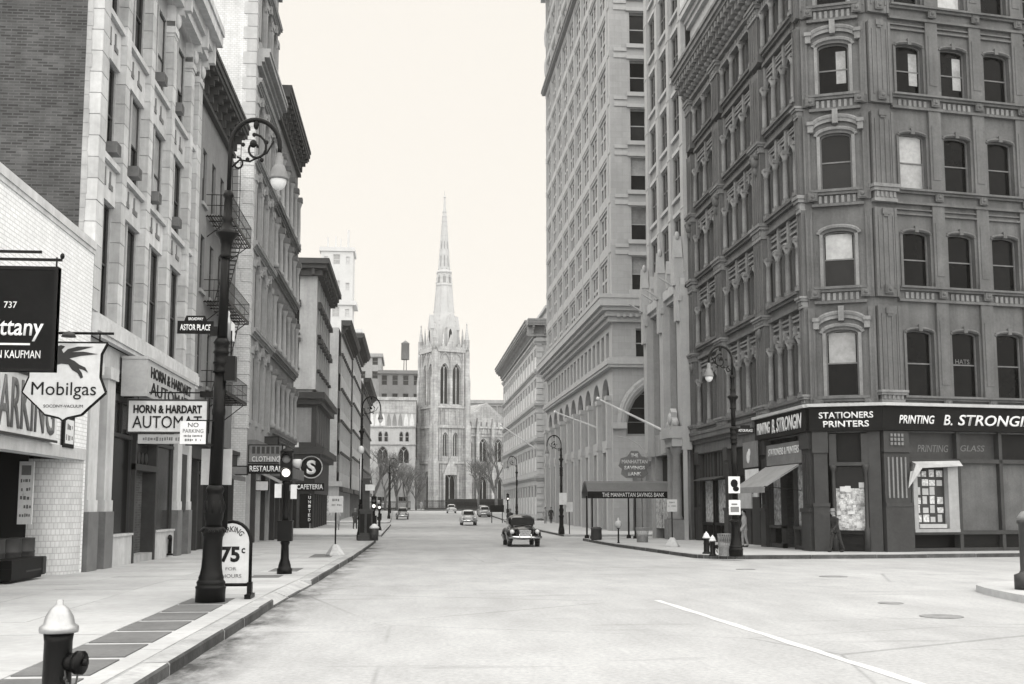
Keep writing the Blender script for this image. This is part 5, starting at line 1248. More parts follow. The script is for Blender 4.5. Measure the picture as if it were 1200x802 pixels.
# south face
sops = [(1.75, 3.15, v, v + VH) for v in V0] + [(6.2, 7.6, v, v + VH) for v in V0] + [(2.0, 4.6, 14.2, 16.6)]
arch_s = (1.1, 8.6, 7.6, 12.3, 3.6)
mb = MB(); wall(mb, .0, SW, -.6, 68, sops + [arch_s, (1.6, 8.4, -.3, 5.4)], .5); FS.put('south_wall', mb, M['lime'])
for i, o_ in enumerate(sops): window(FS, *o_, .4, 0, 'sash', 'limesm', panes=i < 11, gl='glass2', bar=.09, blind=('half' if i in (0, 1, 2) else ''))
for o_ in sops[:-1]:
    mb = MB(); lb(mb, o_[0] - .3, o_[1] + .3, o_[3] + .1, o_[3] + .4, -.01, .18); lb(mb, o_[0] - .3, o_[1] + .3, o_[2] - .4, o_[2] - .05, -.01, .2); FS.put('window_band', mb, M['limesm'])
mb = MB()
for v in V0: lb(mb, .35, 1.5, v + VH + .2, v + VH + .55, -.01, .08); lb(mb, .35, 1.5, v - .7, v - .4, -.01, .08)
FS.put('panel_mould', mb, M['limesm'])
window(FS, *arch_s[:4], .42, arch_s[4], 'grid', 'spandrel', panes=False, gl='glass2', bar=.2)
mb = MB(); p = arch_pts(.55, 9.15, 12.9, 4.2, 16); p2 = arch_pts(.8, 8.9, 12.6, 3.9, 16)
for q, q2 in zip(p, p[1:]): mb.bar((q[0], -.05, q[1]), (q2[0], -.05, q2[1]), .22, 6)
for q, q2 in zip(p2, p2[1:]): mb.bar((q[0], -.1, q[1]), (q2[0], -.1, q2[1]), .12, 6)
lb(mb, -.1, 1.1, 8.2, 8.7, -.05, .4); FS.put('arch_mould', mb, M['limesm'])
mb = MB(); lb(mb, 1.6, 8.4, -.4, 5.4, -.9, -.8); FS.put('interior_wall', mb, M['shopdark'])
mb = MB(); lb(mb, 1.2, 8.6, 5.5, 5.9, -.05, .3); lb(mb, 2.4, 2.7, 0, 5.4, -.4, .1); lb(mb, 5, 5.3, 0, 5.4, -.4, .1); FS.put('door_surround', mb, M['spandrel'])
# flagpoles leaning out over the avenue
for k, (x0, y0, z0, x1, z1) in enumerate(((16.3, 73.4, 6.75, 12.0, 8.75), (16.3, 102, 9.0, 12.8, 10.2), (16.2, 152.6, 9.6, 11.9, 12.5))):
    s = thing('flagpole', ['white flagpole slanting out above the bank canopy', 'white flagpole slanting out from middle of office block arcade', 'white flagpole slanting out from store beyond the office block'][k], 'flagpole', (x0, y0, z0))
    mb = MB(); mb.bar((.3, 0, -.2), (x1 - x0, 0, z1 - z0), .09, 8, .05); obj('pole', mb, M['white'], s); mb = MB(); mb.smooth = True; mb.ball((x1 - x0, 0, z1 - z0), .13, .13, .13, 8, 6); obj('finial', mb, M['white'], s)
# ================================================================== old department store
S_ = building('department_store', 'cream cast iron department store with bands of windows and dark cornice', 16.6, 152)
F = Frame(S_, 16.6, 208, 0, -90); FS = Frame(S_, 16.6, 152, 0, 0); W = 56
lv = [(6.4, 9.6), (11.2, 14.3), (15.9, 18.8), (20.2, 22.9)]; n = 14
ops = [(W*k/n + .55, W*(k+1)/n - .55, a, b) for a, b in lv for k in range(n)] + [(W*k/n + .5, W*(k+1)/n - .5, .6, 4.6) for k in range(n)]
mb = MB(); wall(mb, 0, W, -.3, 25.6, ops, .35); F.put('wall', mb, M['stew'])
for i, o_ in enumerate(ops):
    o = window(F, *o_, .08, 0, 'mull2', 'stew', panes=False, gl='glass2', bar=.14)
    h = (o_[3] - o_[2])*.58; link('blind', pane_mesh(o_[1] - o_[0] - .3, h, 'white', 'blind'), o, (.15, -.02, .1))
for a, b in lv + [(2, 4.7)]:
    mb = MB(); moulding(mb, 0, W, b + .6, b + 1.1, .34, 'cornice', False); F.put('string_course', mb, M['stew'])
mb = MB(); shell(mb, 0, W - .6, -.3, 25.5, 39.5); F.put('rear_wall', mb, M['stew'], 0, 0, -.4)
bracket_cornice(F, 0, W + .0, 24.4, 26.6, 1.6, 40, M['stoneC'])
sops = [(u, u + 1.9, a, b, .9) for a, b in lv for u in (1.7, 5.2, 8.7)]
mb = MB(); wall(mb, 0, 40, -.3, 25.59, sops, .35); FS.put('south_wall', mb, M['stew'])
for o_ in sops: window(FS, *o_[:4], .3, .9, 'sash', 'stoneC', panes=False, gl='blind', bar=.12)
for a, b in lv + [(2, 4.7)]:
    mb = MB(); moulding(mb, -.4, 40, b + .5, b + 1.15, .55, 'cornice', False); FS.put('string_course', mb, M['stew'])
mb = MB()
for k in range(30): lb(mb, -.05, .95 if k % 2 else .75, .2 + k*.82, .9 + k*.82, -.1, .12)
FS.put('quoins', mb, M['stew']); bracket_cornice(FS, -1.3, 40, 24.4, 26.61, 1.6, 26, M['stoneC'])
mb = MB(); mb.box(2, 30, 4, 50, 26.5, 29); mb.box(1.6, 30.4, 3.6, 50.4, 29, 29.4); link('attic', mb.mesh('attic', M['stew']), S_, (0, 0, 0))
# ================================================================== church
CH = M['church']; M['spire'] = mat('spire_marble', .44, .9, .10, .3, 2, 0, .1)
ch = thing('gothic_church_tower', 'pale gothic church tower with pinnacles and slender marble spire', 'church', (7.4, 264 + 5, .8), R(23))
hs = 4.05
F4 = [Frame(None, 0, 0, 0, a) for a in (0, 90, 180, 270)]
def ring(name, fn, m):
    """the same piece on the four sides of the tower"""
    mb0 = MB(); fn(mb0)
    mb = MB()
    for k in range(4):
        c, s = math.cos(k*math.pi/2), math.sin(k*math.pi/2)
        mb.add([(x*c - (y - hs)*s, x*s + (y - hs)*c, z) for x, y, z in mb0.v], mb0.f)
    return obj(name, mb, m, ch)
tops = [(-2.6, -.5, 24.2, 33.8, 1.6, True), (.5, 2.6, 24.2, 33.8, 1.6, True), (-1.9, -.7, 12.2, 17.8, .8, True), (.7, 1.9, 12.2, 17.8, .8, True), (-1.5, 1.5, -.2, 9.0, 2.6, True)]
ring('wall', lambda mb: wall(mb, -hs, hs, -.3, 37.2, tops, .55), CH)
for k in range(4):
    a = k*math.pi/2
    for t in tops:
        o = link('window', window_mesh(t[1] - t[0], t[3] - t[2], t[4], 'tracery', 'church', True, .2, 'glass2'), ch, (0, 0, 0), a)
        c, s = math.cos(a), math.sin(a); x, y = t[0], -hs + .45
        o.location = (x*c - y*s, x*s + y*c, t[2])
def butt(mb):
    for u in (-hs, hs):
        for (z0, z1, d) in ((-.3, 11, 1.25), (11, 19, 1.0), (19, 30, .75), (30, 36.6, .5)):
            lb(mb, u - .55, u + .55, z0, z1, -.3, d); mb.prism([(u - .55, z1), (u + .55, z1), (u, z1 + 1.3)], -d, .2, 'y')
    for z, h, w in ((10.6, .5, .3), (18.8, .6, .4), (23.4, .5, .3), (36.4, .8, .5)): lb(mb, -hs, hs, z, z + h, -.1, w)
    for k in range(8): lb(mb, -3.4 + k*.97 - .1, -3.4 + k*.97 + .1, 19.6, 23.3, -.05, .16)
    for u in (-3.1, 0, 3.1): lb(mb, u - .25, u + .25, 24, 36.4, -.05, .3)
    for u in (-2.9, -2.2, -.35, .35, 2.2, 2.9): lb(mb, u - .09, u + .09, 11.2, 18.7, -.05, .2)
    for u in (-3.3, -2.6, -2.0, 2.0, 2.6, 3.3): lb(mb, u - .1, u + .1, -.3, 10.4, -.05, .22)
    for z in (3.5, 14.9, 21.4, 27.5, 31.5): lb(mb, -hs, -3.2, z, z + .3, -.05, .18); lb(mb, 3.2, hs, z, z + .3, -.05, .18)
    for u in (-2.6, -1.6, -.6, .6, 1.6, 2.6):
        p = arch_pts(u - .4, u + .4, 23.2, .7, 6, True)
        for q, q2 in zip(p, p[1:]): mb.bar((q[0], -.08, q[1]), (q2[0], -.08, q2[1]), .07, 4)
ring('buttress', butt, CH)
def parap(mb):
    for k in range(6): lb(mb, -3.6 + k*1.3, -2.9 + k*1.3, 37.2, 38.4, -.3, .2)
    lb(mb, -hs, hs, 37.0, 37.7, -.3, .25)
    mb.prism([(-1.2, 37.5), (1.2, 37.5), (0, 40.6)], -.15, .15, 'y')
    for t in (-1.55, 1.55):
        p = arch_pts(t - 1.35, t + 1.35, 36.2, 2.4, 10, True)
        for q, q2 in zip(p, p[1:]): mb.bar((q[0], -.12, q[1]), (q2[0], -.12, q2[1]), .16, 5)
ring('parapet', parap, CH)
def pinn(mb):
    u = -hs
    lb(mb, u - .5, u + .5, 36.5, 39.5, -.5, .5); mb.lathe([(.62, 39.5), (.55, 39.8), (.1, 43.0), (.2, 43.2), (0.02, 43.6)], u, 0, 8)
    mb.lathe([(.3, 37.5), (.28, 40), (.05, 42.4)], 0 - 2.0, .1, 6)
ring('pinnacle', pinn, CH)
mb = MB(); mb.prism([(-1.9, 8.0), (1.9, 8.0), (0, 12.4)], -hs - .5, -hs, 'y'); mb.box(-1.95, -1.5, -hs - .6, -hs, -.3, 8.4); mb.box(1.5, 1.95, -hs - .6, -hs, -.3, 8.4); obj('portal_gable', mb, CH, ch)
# spire: octagonal, with lucarnes, a crown band and crockets
mb = MB()
prof = [(3.35, 37.2), (3.2, 42.0), (2.55, 46), (1.95, 52.5), (2.1, 52.7), (2.05, 53.0), (1.75, 55.6), (1.95, 55.8), (1.9, 56.1), (1.45, 56.4), (1.0, 63), (.5, 69.5), (.2, 74), (.34, 74.2), (.08, 74.6), (.05, 75.8)]
mb.lathe(prof, 0, 0, 8); sp = obj('spire', mb, M['spire'], ch)
mb = MB()
for k in range(8):
    t = 2*math.pi*k/8
    z = 43
    while z < 71.5:
        r = next(r0 + (r1 - r0)*(z - z0)/(z1 - z0) for (r0, z0), (r1, z1) in zip(prof, prof[1:]) if z0 <= z <= z1)
        mb.ball((r*math.cos(t), r*math.sin(t), z), .16, .16, .24, 5, 4); z += 1.15
    for z0, z1, r0, r1 in ((46.4, 52.4, 2.5, 1.98), (56.6, 69, 1.42, .5)): mb.bar((r0*math.cos(t), r0*math.sin(t), z0), (r1*math.cos(t), r1*math.sin(t), z1), .1, 4)
obj('crocket', mb, M['spire'], sp)
for k in range(8):
    t = 2*math.pi*(k + .5)/8
    for z0, z1, r0, r1, w_ in ((47.2, 50.4, 2.2, 1.95, .2), (53.2, 55.2, 1.86, 1.66, .35), (57.2, 60, 1.28, 1.12, .14), (61.5, 63.5, 1.02, .9, .1)):
        mb = MB(); c, s_ = math.cos(t), math.sin(t)
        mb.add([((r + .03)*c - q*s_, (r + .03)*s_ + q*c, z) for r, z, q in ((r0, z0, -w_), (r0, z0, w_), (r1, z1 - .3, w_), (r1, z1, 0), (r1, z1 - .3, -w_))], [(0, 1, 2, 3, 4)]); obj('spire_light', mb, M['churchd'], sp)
for k in range(4):
    mb = MB(); a = k*math.pi/2 + math.pi/4*0; mb.box(-.75, .75, -3.7, -2.2, 37.3, 42.2); mb.prism([(-.95, 42.2), (.95, 42.2), (0, 45.6)], -3.75, -2.0, 'y'); o = obj('lucarne', mb, M['spire'], ch, (0, 0, 0), a)
    mb = MB(); mb.add([(x, -3.705, z) for x, z in [(-.38, 37.8)] + arch_pts(-.38, .38, 42, .9, 8, True) + [(.38, 37.8)]], [tuple(range(11))]); obj('lancet', mb, M['glass2'], o)
# aisle front to the right of the tower and nave behind
nv = thing('church_nave', 'gothic church nave with traceried windows and battlement beside the tower', 'church', (7.4, 269, .8), R(23))
F = Frame(None, 0, 0, 0, 0)
ops = [(u, u + 2.2, 11.2, 16.8, 1.6, True) for u in (1.2, 5.2, 9.2, 13.2)] + [(u - .1, u + 2.3, -.2, 8.0, 1.9, True) for u in (1.2, 5.2, 9.2, 13.2)]
mb = MB(); wall(mb, 0, 17, -.3, 19.6, ops, .5); mb.box(0, 17, .6, 34, -.3, 19.5); mb.prism([(0.5, 19.4), (16.5, 19.4), (8.5, 25.5)], 2.5, 34, 'y'); obj('wall', mb, CH, nv, (3.6, -1.2, 0))
for t in ops: link('window', window_mesh(t[1] - t[0], t[3] - t[2], t[4], 'tracery', 'church', True, .18, 'glass2'), nv, (3.6 + t[0], -1.2 + .4, t[2]))
mb = MB()
for k in range(5):
    u = .4 + k*4; mb.box(u - .4, u + .4, -1.0, .1, -.3, 17); mb.prism([(u - .4, 17), (u + .4, 17), (u, 21.5)], -.9, -.1, 'y')
for k in range(12): mb.box(k*1.4 + .2, k*1.4 + 1.0, -.3, .3, 19.5, 20.7); mb.prism([(k*1.4 + .1, 17.9), (k*1.4 + 1.1, 17.9), (k*1.4 + .6, 19.3)], -.25, 0, 'y')
mb.box(0, 17, -.35, 0, 19.2, 19.6); mb.box(0, 17, -.25, 0, 17.2, 17.6); mb.box(0, 17, -.3, 0, 9.3, 9.8); obj('buttress', mb, CH, nv, (3.6, -1.2, 0))
# rectory left of the tower
rc = thing('gothic_rectory', 'gothic rectory with paired pointed windows and ogee frieze beside church', 'house', (-5.0, 266, .8), R(2))
ops = [(u + d, u + d + 1.0, 15.6, 18.0, .7, True) for u in (-7.4, -2.6, 2.2) for d in (0, 1.35)] + [(u - .2, u + 2.4, 10.6, 14.6, 1.7, True) for u in (-7.4, -2.6, 2.2)] + [(u, u + 2.2, 2, 8.2, 1.3, True) for u in (-7.4, -2.6, 2.2)]
mb = MB(); wall(mb, -9, 6, -.3, 25.2, ops, .5); mb.box(-9, 6, .6, 16, -.3, 25.1); obj('wall', mb, M['stoneF'], rc)
for t in ops: link('window', window_mesh(t[1] - t[0], t[3] - t[2], t[4], 'tracery' if t[1] - t[0] > 1.5 else 'sash', 'church', True, .14, 'glass2'), rc, (t[0], .4, t[2]))
mb = MB(); mb.box(-9.2, 6.2, -.5, 0, 25.2, 25.9); mb.box(-9.1, 6.1, -.3, 0, 18.9, 19.2); mb.box(-9.1, 6.1, -.3, 0, 14.9, 15.1); mb.box(-9, 6, -.15, 0, 22.3, 25.2); obj('string_course', mb, CH, rc)
for k in range(11):
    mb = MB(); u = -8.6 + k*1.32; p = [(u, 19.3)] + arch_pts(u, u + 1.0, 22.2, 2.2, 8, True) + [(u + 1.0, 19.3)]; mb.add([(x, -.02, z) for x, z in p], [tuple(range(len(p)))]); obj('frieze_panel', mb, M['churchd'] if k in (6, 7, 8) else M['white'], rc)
for u in (-6.2, -1.4, 3.4):
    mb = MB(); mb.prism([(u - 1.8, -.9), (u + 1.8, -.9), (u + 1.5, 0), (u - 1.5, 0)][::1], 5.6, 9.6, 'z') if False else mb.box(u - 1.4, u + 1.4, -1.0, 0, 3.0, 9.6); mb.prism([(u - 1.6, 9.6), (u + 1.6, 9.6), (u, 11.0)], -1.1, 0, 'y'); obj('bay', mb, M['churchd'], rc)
# hedge fence in front of the church
fe = thing('churchyard_fence', 'dark iron churchyard fence with stone coping before the church', 'fence', (9, 251.5, 1.0))
mb = MB(); mb.box(-6, 22, -.15, .15, 0, .4); mb.box(-6, 22, -.04, .04, 1.75, 1.85); mb.box(-6, 22, -.04, .04, .55, .62); obj('rail', mb, M['iron2'], fe)
mb = MB(); x = -6
while x < 22: mb.box(x, x + .06, -.03, .03, .4, 2.05); x += .14
obj('picket', mb, M['iron'], fe)['kind'] = 'stuff'
mb = MB(); mb.box(-1, 22, .2, .5, 0, 2.3); obj('fence_panel', mb, M['iron2'], fe)
fe = thing('garden_fence', 'dark iron garden fence before gothic rectory', 'fence', (-14, 251, 1.0))
mb = MB(); mb.box(-2, 14, -.15, .15, 0, .4); mb.box(-2, 14, -.04, .04, 1.55, 1.65); obj('rail', mb, M['iron2'], fe)
mb = MB(); x = -2
while x < 14: mb.box(x, x + .06, -.03, .03, .4, 1.85); x += .14
obj('picket', mb, M['iron'], fe)['kind'] = 'stuff'
# blocks behind
def far_block(name, label, x0, x1, y, z, m, win=True, zlo=20, nw=5, nf=3):
    b = thing(name, label, 'building', ((x0 + x1)/2, y, .8)); W = x1 - x0; Fb = Frame(b, x0, y, 0, 0)
    ops = [(W*(k + .5)/nw - .75, W*(k + .5)/nw + .75, zlo + (z - zlo)*(j + .25)/nf, zlo + (z - zlo)*(j + .8)/nf) for j in range(nf) for k in range(nw)]
    mb = MB(); wall(mb, 0, W, 0, z, ops, .3); shell(mb, 0, W, 0, z, 20); Fb.put('wall', mb, m)
    for o_ in ops: window(Fb, *o_, .25, 0, 'sash', 'frame', panes=False, gl='blind' if wr.random() < .4 else 'glass2', bar=.12)
    mb = MB(); lb(mb, -.4, W + .4, z - .6, z + .3, -20, .5); Fb.put('cornice', mb, m); return b
far_block('brick_warehouse', 'dull brick warehouse rising behind rectory with water tank on roof', -8.5, 2.6, 300, 36.6, M['block'], zlo=27, nw=4, nf=2)
far_block('stepped_warehouse', 'taller pale rear warehouse at left of the brick one', -14.5, -8.0, 302, 41.2, M['stoneC'], zlo=34, nw=2, nf=2)
far_block('arcaded_loft', 'dull loft with row of small arches behind church nave', 14.8, 28, 300, 29.0, M['stoneC'], zlo=22.5, nw=7, nf=1)
w = thing('water_tank', 'wooden rooftop water tank on thin legs above brick warehouse', 'water tank', (-1.8, 304, 37.0))
mb = MB(); mb.smooth = True; mb.lathe([(1.05, 3.2), (1.1, 3.3), (1.05, 7.4), (1.2, 7.5), (.05, 8.4)], 0, 0, 14); obj('tank', mb, M['block'], w)
for k in range(4):
    mb = MB(); a = math.pi/4 + k*math.pi/2; mb.bar((.5*math.cos(a), .5*math.sin(a), -1), (.4*math.cos(a), .4*math.sin(a), 3.3), .1, 5); obj('leg', mb, M['iron2'], w)
# ================================================================== bare street trees
def tree(name, label, x, y, h, seed, spread=.5, group=None):
    rnd = random.Random(seed); t = thing(name, label, 'tree', (x, y, G(y) + .1), rnd.uniform(0, 6), group)
    tr = MB(); tr.smooth = True; lim = MB(); tw = MB()
    def grow(p, d, L, r, lev):
        q = p + d*L; m = lim if lev else tr
        mid = (p + q)/2 + Vector((rnd.uniform(-1, 1), rnd.uniform(-1, 1), 0))*L*.06
        (m if lev < 3 else tw).tube([p, mid, q], [r, r*.85, r*.68], 7 if lev < 2 else 4 if lev < 3 else 3)
        if lev >= 6: return
        n = rnd.choice((2, 3, 3)) if lev else 4
        for k in range(n):
            nd = (d + Vector((rnd.uniform(-1, 1), rnd.uniform(-1, 1), rnd.uniform(-.15, .7)))*(spread + lev*.08)).normalized()
            st = p + (q - p)*(1 if k == 0 else rnd.uniform(.55, 1))
            grow(st, nd, L*rnd.uniform(.62, .82), r*.62, lev + 1)
    grow(Vector((0, 0, 0)), Vector((rnd.uniform(-.06, .06), 0, 1)), h*.25, h*.02, 0)
    obj('trunk', tr, M['bark'], t); obj('limbs', lim, M['bark'], t); obj('twigs', tw, M['bark'], t)
    return t
for i, (x, y, h, s) in enumerate(((-10.5, 244, 17, 1), (-7.6, 246, 18, 2), (-5.4, 249, 16, 3), (-3.0, 249.5, 15, 4), (-.8, 249.8, 13, 9), (1.2, 250, 10, 11))): tree('bare_tree', 'bare branching tree in rectory garden by iron fence', x, y, h, s, .62, 'bare trees in the rectory garden')
tree('bare_tree', 'tall bare tree with forked trunk before church nave', 18.2, 246, 19, 15, .5)
tree('bare_tree', 'slight bare tree in front of nave windows beside the tower', 14.6, 249, 15, 6, .55)
tree('bare_tree', 'bare tree near department store corner before nave', 21.6, 247, 17, 7, .5)
# thin ivy-like shrub mass under the rectory trees
# ================================================================== street furniture
IR = M['iron']
def crook_lamp(label, x, y, h=9.15, extras=True, thin=1.0, group=None, flip=1, R0=1.0, seg=24):
    """cast iron bishop's crook lamp post; arm reaches towards the roadway (+x * flip)"""
    t = thing('crook_lamp_post', label, 'street lamp', (x, y, G(y) + WALK), 0, group); s = h / 9.0
    mb = MB(); mb.smooth = True
    mb.lathe([(.305, 0), (.305, .24), (.315, .26), (.31, .28), (.28, .30), (.29, .33), (.295, .36), (.27, .39), (.255, .41), (.262, .44), (.235, .50), (.212, .62), (.2, .8), (.197, 1.1), (.205, 1.18), (.225, 1.21), (.22, 1.23), (.245, 1.25), (.25, 1.28), (.245, 1.30), (.25, 1.32), (.23, 1.34), (.2, 1.36)], 0, 0, seg)
    for k in range(18): mb.ball((.245*math.cos(k*math.pi/9), .245*math.sin(k*math.pi/9), 1.285), .024, .024, .03, 6, 4)
    obj('base', mb, IR, t)
    mb = MB(); mb.smooth = True
    mb.lathe([(.18, 1.36), (.165, 1.45), (.19, 1.5), (.2, 1.62), (.205, 1.78), (.165, 1.93), (.16, 1.97), (.185, 2.02), (.185, 2.06), (.14, 2.12)], 0, 0, seg)
    mb.smooth = True
    for k in range(8):
        a = 2*math.pi*k/8; mb.ball((.175*math.cos(a), .175*math.sin(a), 1.72), .055, .055, .13, 6, 5); mb.ball((.17*math.cos(a + .39), .17*math.sin(a + .39), 1.6), .035, .035, .05, 6, 4)
    obj('collar', mb, IR, t)
    mb = MB(); mb.smooth = True; mb.lathe([(.14, 2.12), (.13, 3.4), (.14, 3.42), (.14, 3.52), (.13, 3.55), (.125, 4.2)], 0, 0, seg, .08); mb.lathe([(.17, 4.2), (.15, 4.25), (.15, 4.35), (.175, 4.38), (.15, 4.42), (.15, 4.55), (.175, 4.58), (.15, 4.62), (.15, 4.72), (.18, 4.76), (.12, 4.85)], 0, 0, seg)
    mb.lathe([(.105, 4.85), (.088, h*.735)], 0, 0, seg, .1); obj('shaft', mb, IR, t)
    z = h*.735
    mb = MB(); mb.smooth = True; mb.lathe([(.11, z - .35), (.15, z - .33), (.11, z - .28), (.12, z - .1), (.15, z), (.24, z + .1), (.25, z + .13), (.13, z + .2), (.10, z + .35), (.13, z + .4), (.09, z + .45), (.085, z + .8), (.12, z + .85), (.085, z + .95)], 0, 0, 16); obj('capital', mb, IR, t)
    r = .46*R0; zc = h - r - .06; pts = [(0, 0, z + .9), (0, 0, zc - .1)] + [(flip*(r - r*math.cos(math.pi*k/14)), 0, zc + r*1.0*math.sin(math.pi*k/14)) for k in range(15)] + [(flip*2*r, 0, zc - .12)]
    mb = MB(); mb.smooth = True; mb.tube(pts, .048, 8); obj('crook', mb, IR, t)
    mb = MB(); mb.smooth = True                      # scrollwork inside the crook
    sp = [(flip*(r + (.05 + .0125*k)*math.cos(.42*k + .3)), 0, zc - .04 + (.05 + .0125*k)*math.sin(.42*k + .3)) for k in range(19)]
    mb.tube(sp, .026, 6)
    for k in range(5): mb.ball((flip*(r + .27*math.cos(1.2*k + .5)), 0, zc - .04 + .27*math.sin(1.2*k + .5)), .045, .03, .045, 6, 5)
    sp = [(flip*(.16 + (.03 + .011*x_)*math.cos(.6*x_ + 2)), 0, zc - .36 + (.03 + .011*x_)*math.sin(.6*x_ + 2)) for x_ in range(0, 11)]; mb.tube(sp, .022, 6); mb.ball((flip*r, 0, zc + r - .1), .06, .05, .1, 8, 6)
    mb.tube([(flip*.05, 0, zc - .42), (flip*.2, 0, zc - .28), (flip*.42, 0, zc - .3), (flip*.68*R0, 0, zc - .12), (flip*.8*R0, 0, zc + .12)], .02, 6); mb.ball((flip*.42*R0, 0, zc + .05), .08, .06, .08, 8, 6); obj('scroll', mb, IR, t)
    lx = flip*2*r
    mb = MB(); mb.smooth = True; mb.lathe([(.03, zc - .1), (.06, zc - .12), (.06, zc - .16), (.085, zc - .18), (.085, zc - .34), (.12, zc - .37), (.17, zc - .48), (.215, zc - .6), (.22, zc - .63), (.17, zc - .64)], lx, 0, 20); obj('lamp_hood', mb, M['signgrey'], t)
    mb = MB(); mb.smooth = True; mb.ball((lx, 0, zc - .64), .175, .175, .2, 18, 12); obj('lamp_globe', mb, M['globe'], t)
    t.scale = (thin, thin, 1); return t
L1 = crook_lamp('tall black crook lamp post with street sign beside slate pavers and parking board', -3.62, 21.7, R0=1.14)
L1.rotation_euler = (0, R(.95), 0); L1.scale = (.88, .88, 1)
# signs on the near lamp
s = thing('street_name_sign', 'dark street name sign reading ASTOR PLACE on near lamp post', 'sign', (-4.36, 21.7, 5.08))
mb = MB(); mb.prism([(0, 0), (.66, 0), (.66, .24), (.54, .24), (.50, .34), (.16, .34), (.12, .24), (0, .24)], -.02, .02, 'y'); obj('plate', mb, M['signblack'], s)
text('ASTOR PLACE', s, (.05, -.022, .06), 0, .56, .115, 'letterw', .004, 0, .02); text('BROADWAY', s, (.2, -.022, .25), 0, .27, .055, 'letterw', .004, 0, .02)
mb = MB(); mb.box(.60, .74, -.03, .03, -.04, .14); obj('clamp', mb, IR, s)
s = thing('cross_street_sign', 'street name sign seen edge-on with white finial on near lamp post', 'sign', (-3.44, 21.72, 4.98))
mb = MB(); mb.box(-.015, .02, .1, .72, .06, .4); obj('plate', mb, M['white'], s); mb = MB(); mb.smooth = True; mb.lathe([(.05, .0), (.045, .3), (.06, .34), (.02, .45), (.035, .5), (.01, .55)], 0, .05, 10); obj('finial', mb, M['silver'], s)
s = thing('no_parking_sign', 'white NO PARKING notice strapped to near lamp post', 'sign', (-4.23, 21.6, 3.02))
mb = MB(); mb.box(0, .47, -.012, .012, 0, .42); obj('plate', mb, M['white'], s)
text('NO', s, (.14, -.014, .31), 0, .19, .08, 'letter', .003, 0, .0); text('PARKING', s, (.05, -.014, .205), 0, .37, .07, 'lettergrey', .003); scribble(s, (.07, -.013, .125), 0, .33, .045, 'lettergrey', 21); scribble(s, (.09, -.013, .05), 0, .29, .045, 'lettergrey', 22)
mb = MB(); mb.box(.1, .62, -.0, .03, .42, .445); mb.box(.1, .62, 0, .03, -.03, -.005); mb.box(.47, .5, -.02, .02, -.03, .44); obj('strap', mb, IR, s)
s = thing('signal_control_box', 'small dark metal box strapped to near lamp shaft', 'box', (-3.47, 21.72, 4.2))
mb = MB(); mb.box(0, .2, -.12, .12, 0, .46); mb.bar((.1, 0, .46), (.1, 0, .95), .015, 6); obj('case', mb, IR, s)
s = thing('lamp_back_board', 'white board panel tied behind near lamp post shaft', 'sign', (-3.9, 21.98, 2.0))
mb = MB(); mb.box(0, .56, 0, .03, .28, .95); obj('panel', mb, M['offwhite'], s); mb = MB(); mb.box(.05, .51, .0, .025, -.55, .28); obj('lower_panel', mb, M['shopdark'], s)
# parking price board
s = thing('parking_price_board', 'arched parking board with large 75 price on iron stand behind lamp', 'sign', (-3.395, 22.6, WALK), 0)
w2 = .33
prof = [(-w2, .28), (w2, .28), (w2, 1.05)] + [(w2*math.cos(a), 1.05 + .36*math.sin(a)) for a in [math.pi*k/12 for k in range(1, 12)]] + [(-w2, 1.05)]
mb = MB(); mb.prism(prof, -.015, .015, 'y'); obj('face', mb, M['white'], s)
mb = MB(); mb.smooth = True; mb.tube([(-w2 - .03, 0, .0), (-w2 - .03, 0, 1.05)] + [((w2 + .03)*math.cos(a), 0, 1.05 + .39*math.sin(a)) for a in [math.pi*(1 - k/12) for k in range(1, 12)]] + [(w2 + .03, 0, 1.05), (w2 + .03, 0, 0)], .034, 8); mb.bar((-w2, 0, .25), (w2, 0, .25), .035, 6); obj('frame', mb, IR, s)
for x in (-w2 - .03, w2 + .03):
    mb = MB(); mb.box(x - .06, x + .06, -.3, .3, -.0, .08); mb.box(x - .045, x + .045, -.08, .08, .08, .3); obj('foot', mb, IR, s)
text('PARKING', s, (-.25, -.018, 1.25), 0, .5, .105, 'letter', .004, 0, .01, arch=(.18, 1.05)); text('75', s, (-.2, -.018, .67), 0, .36, .3, 'letter', .004, 0, .04); text('c', s, (.19, -.018, .84), 0, .07, .1, 'letter', .004, 0, .02)
text('FOR', s, (-.1, -.018, .52), 0, .2, .06, 'lettergrey', .003); text('HOURS', s, (-.16, -.018, .38), 0, .36, .07, 'lettergrey', .003)
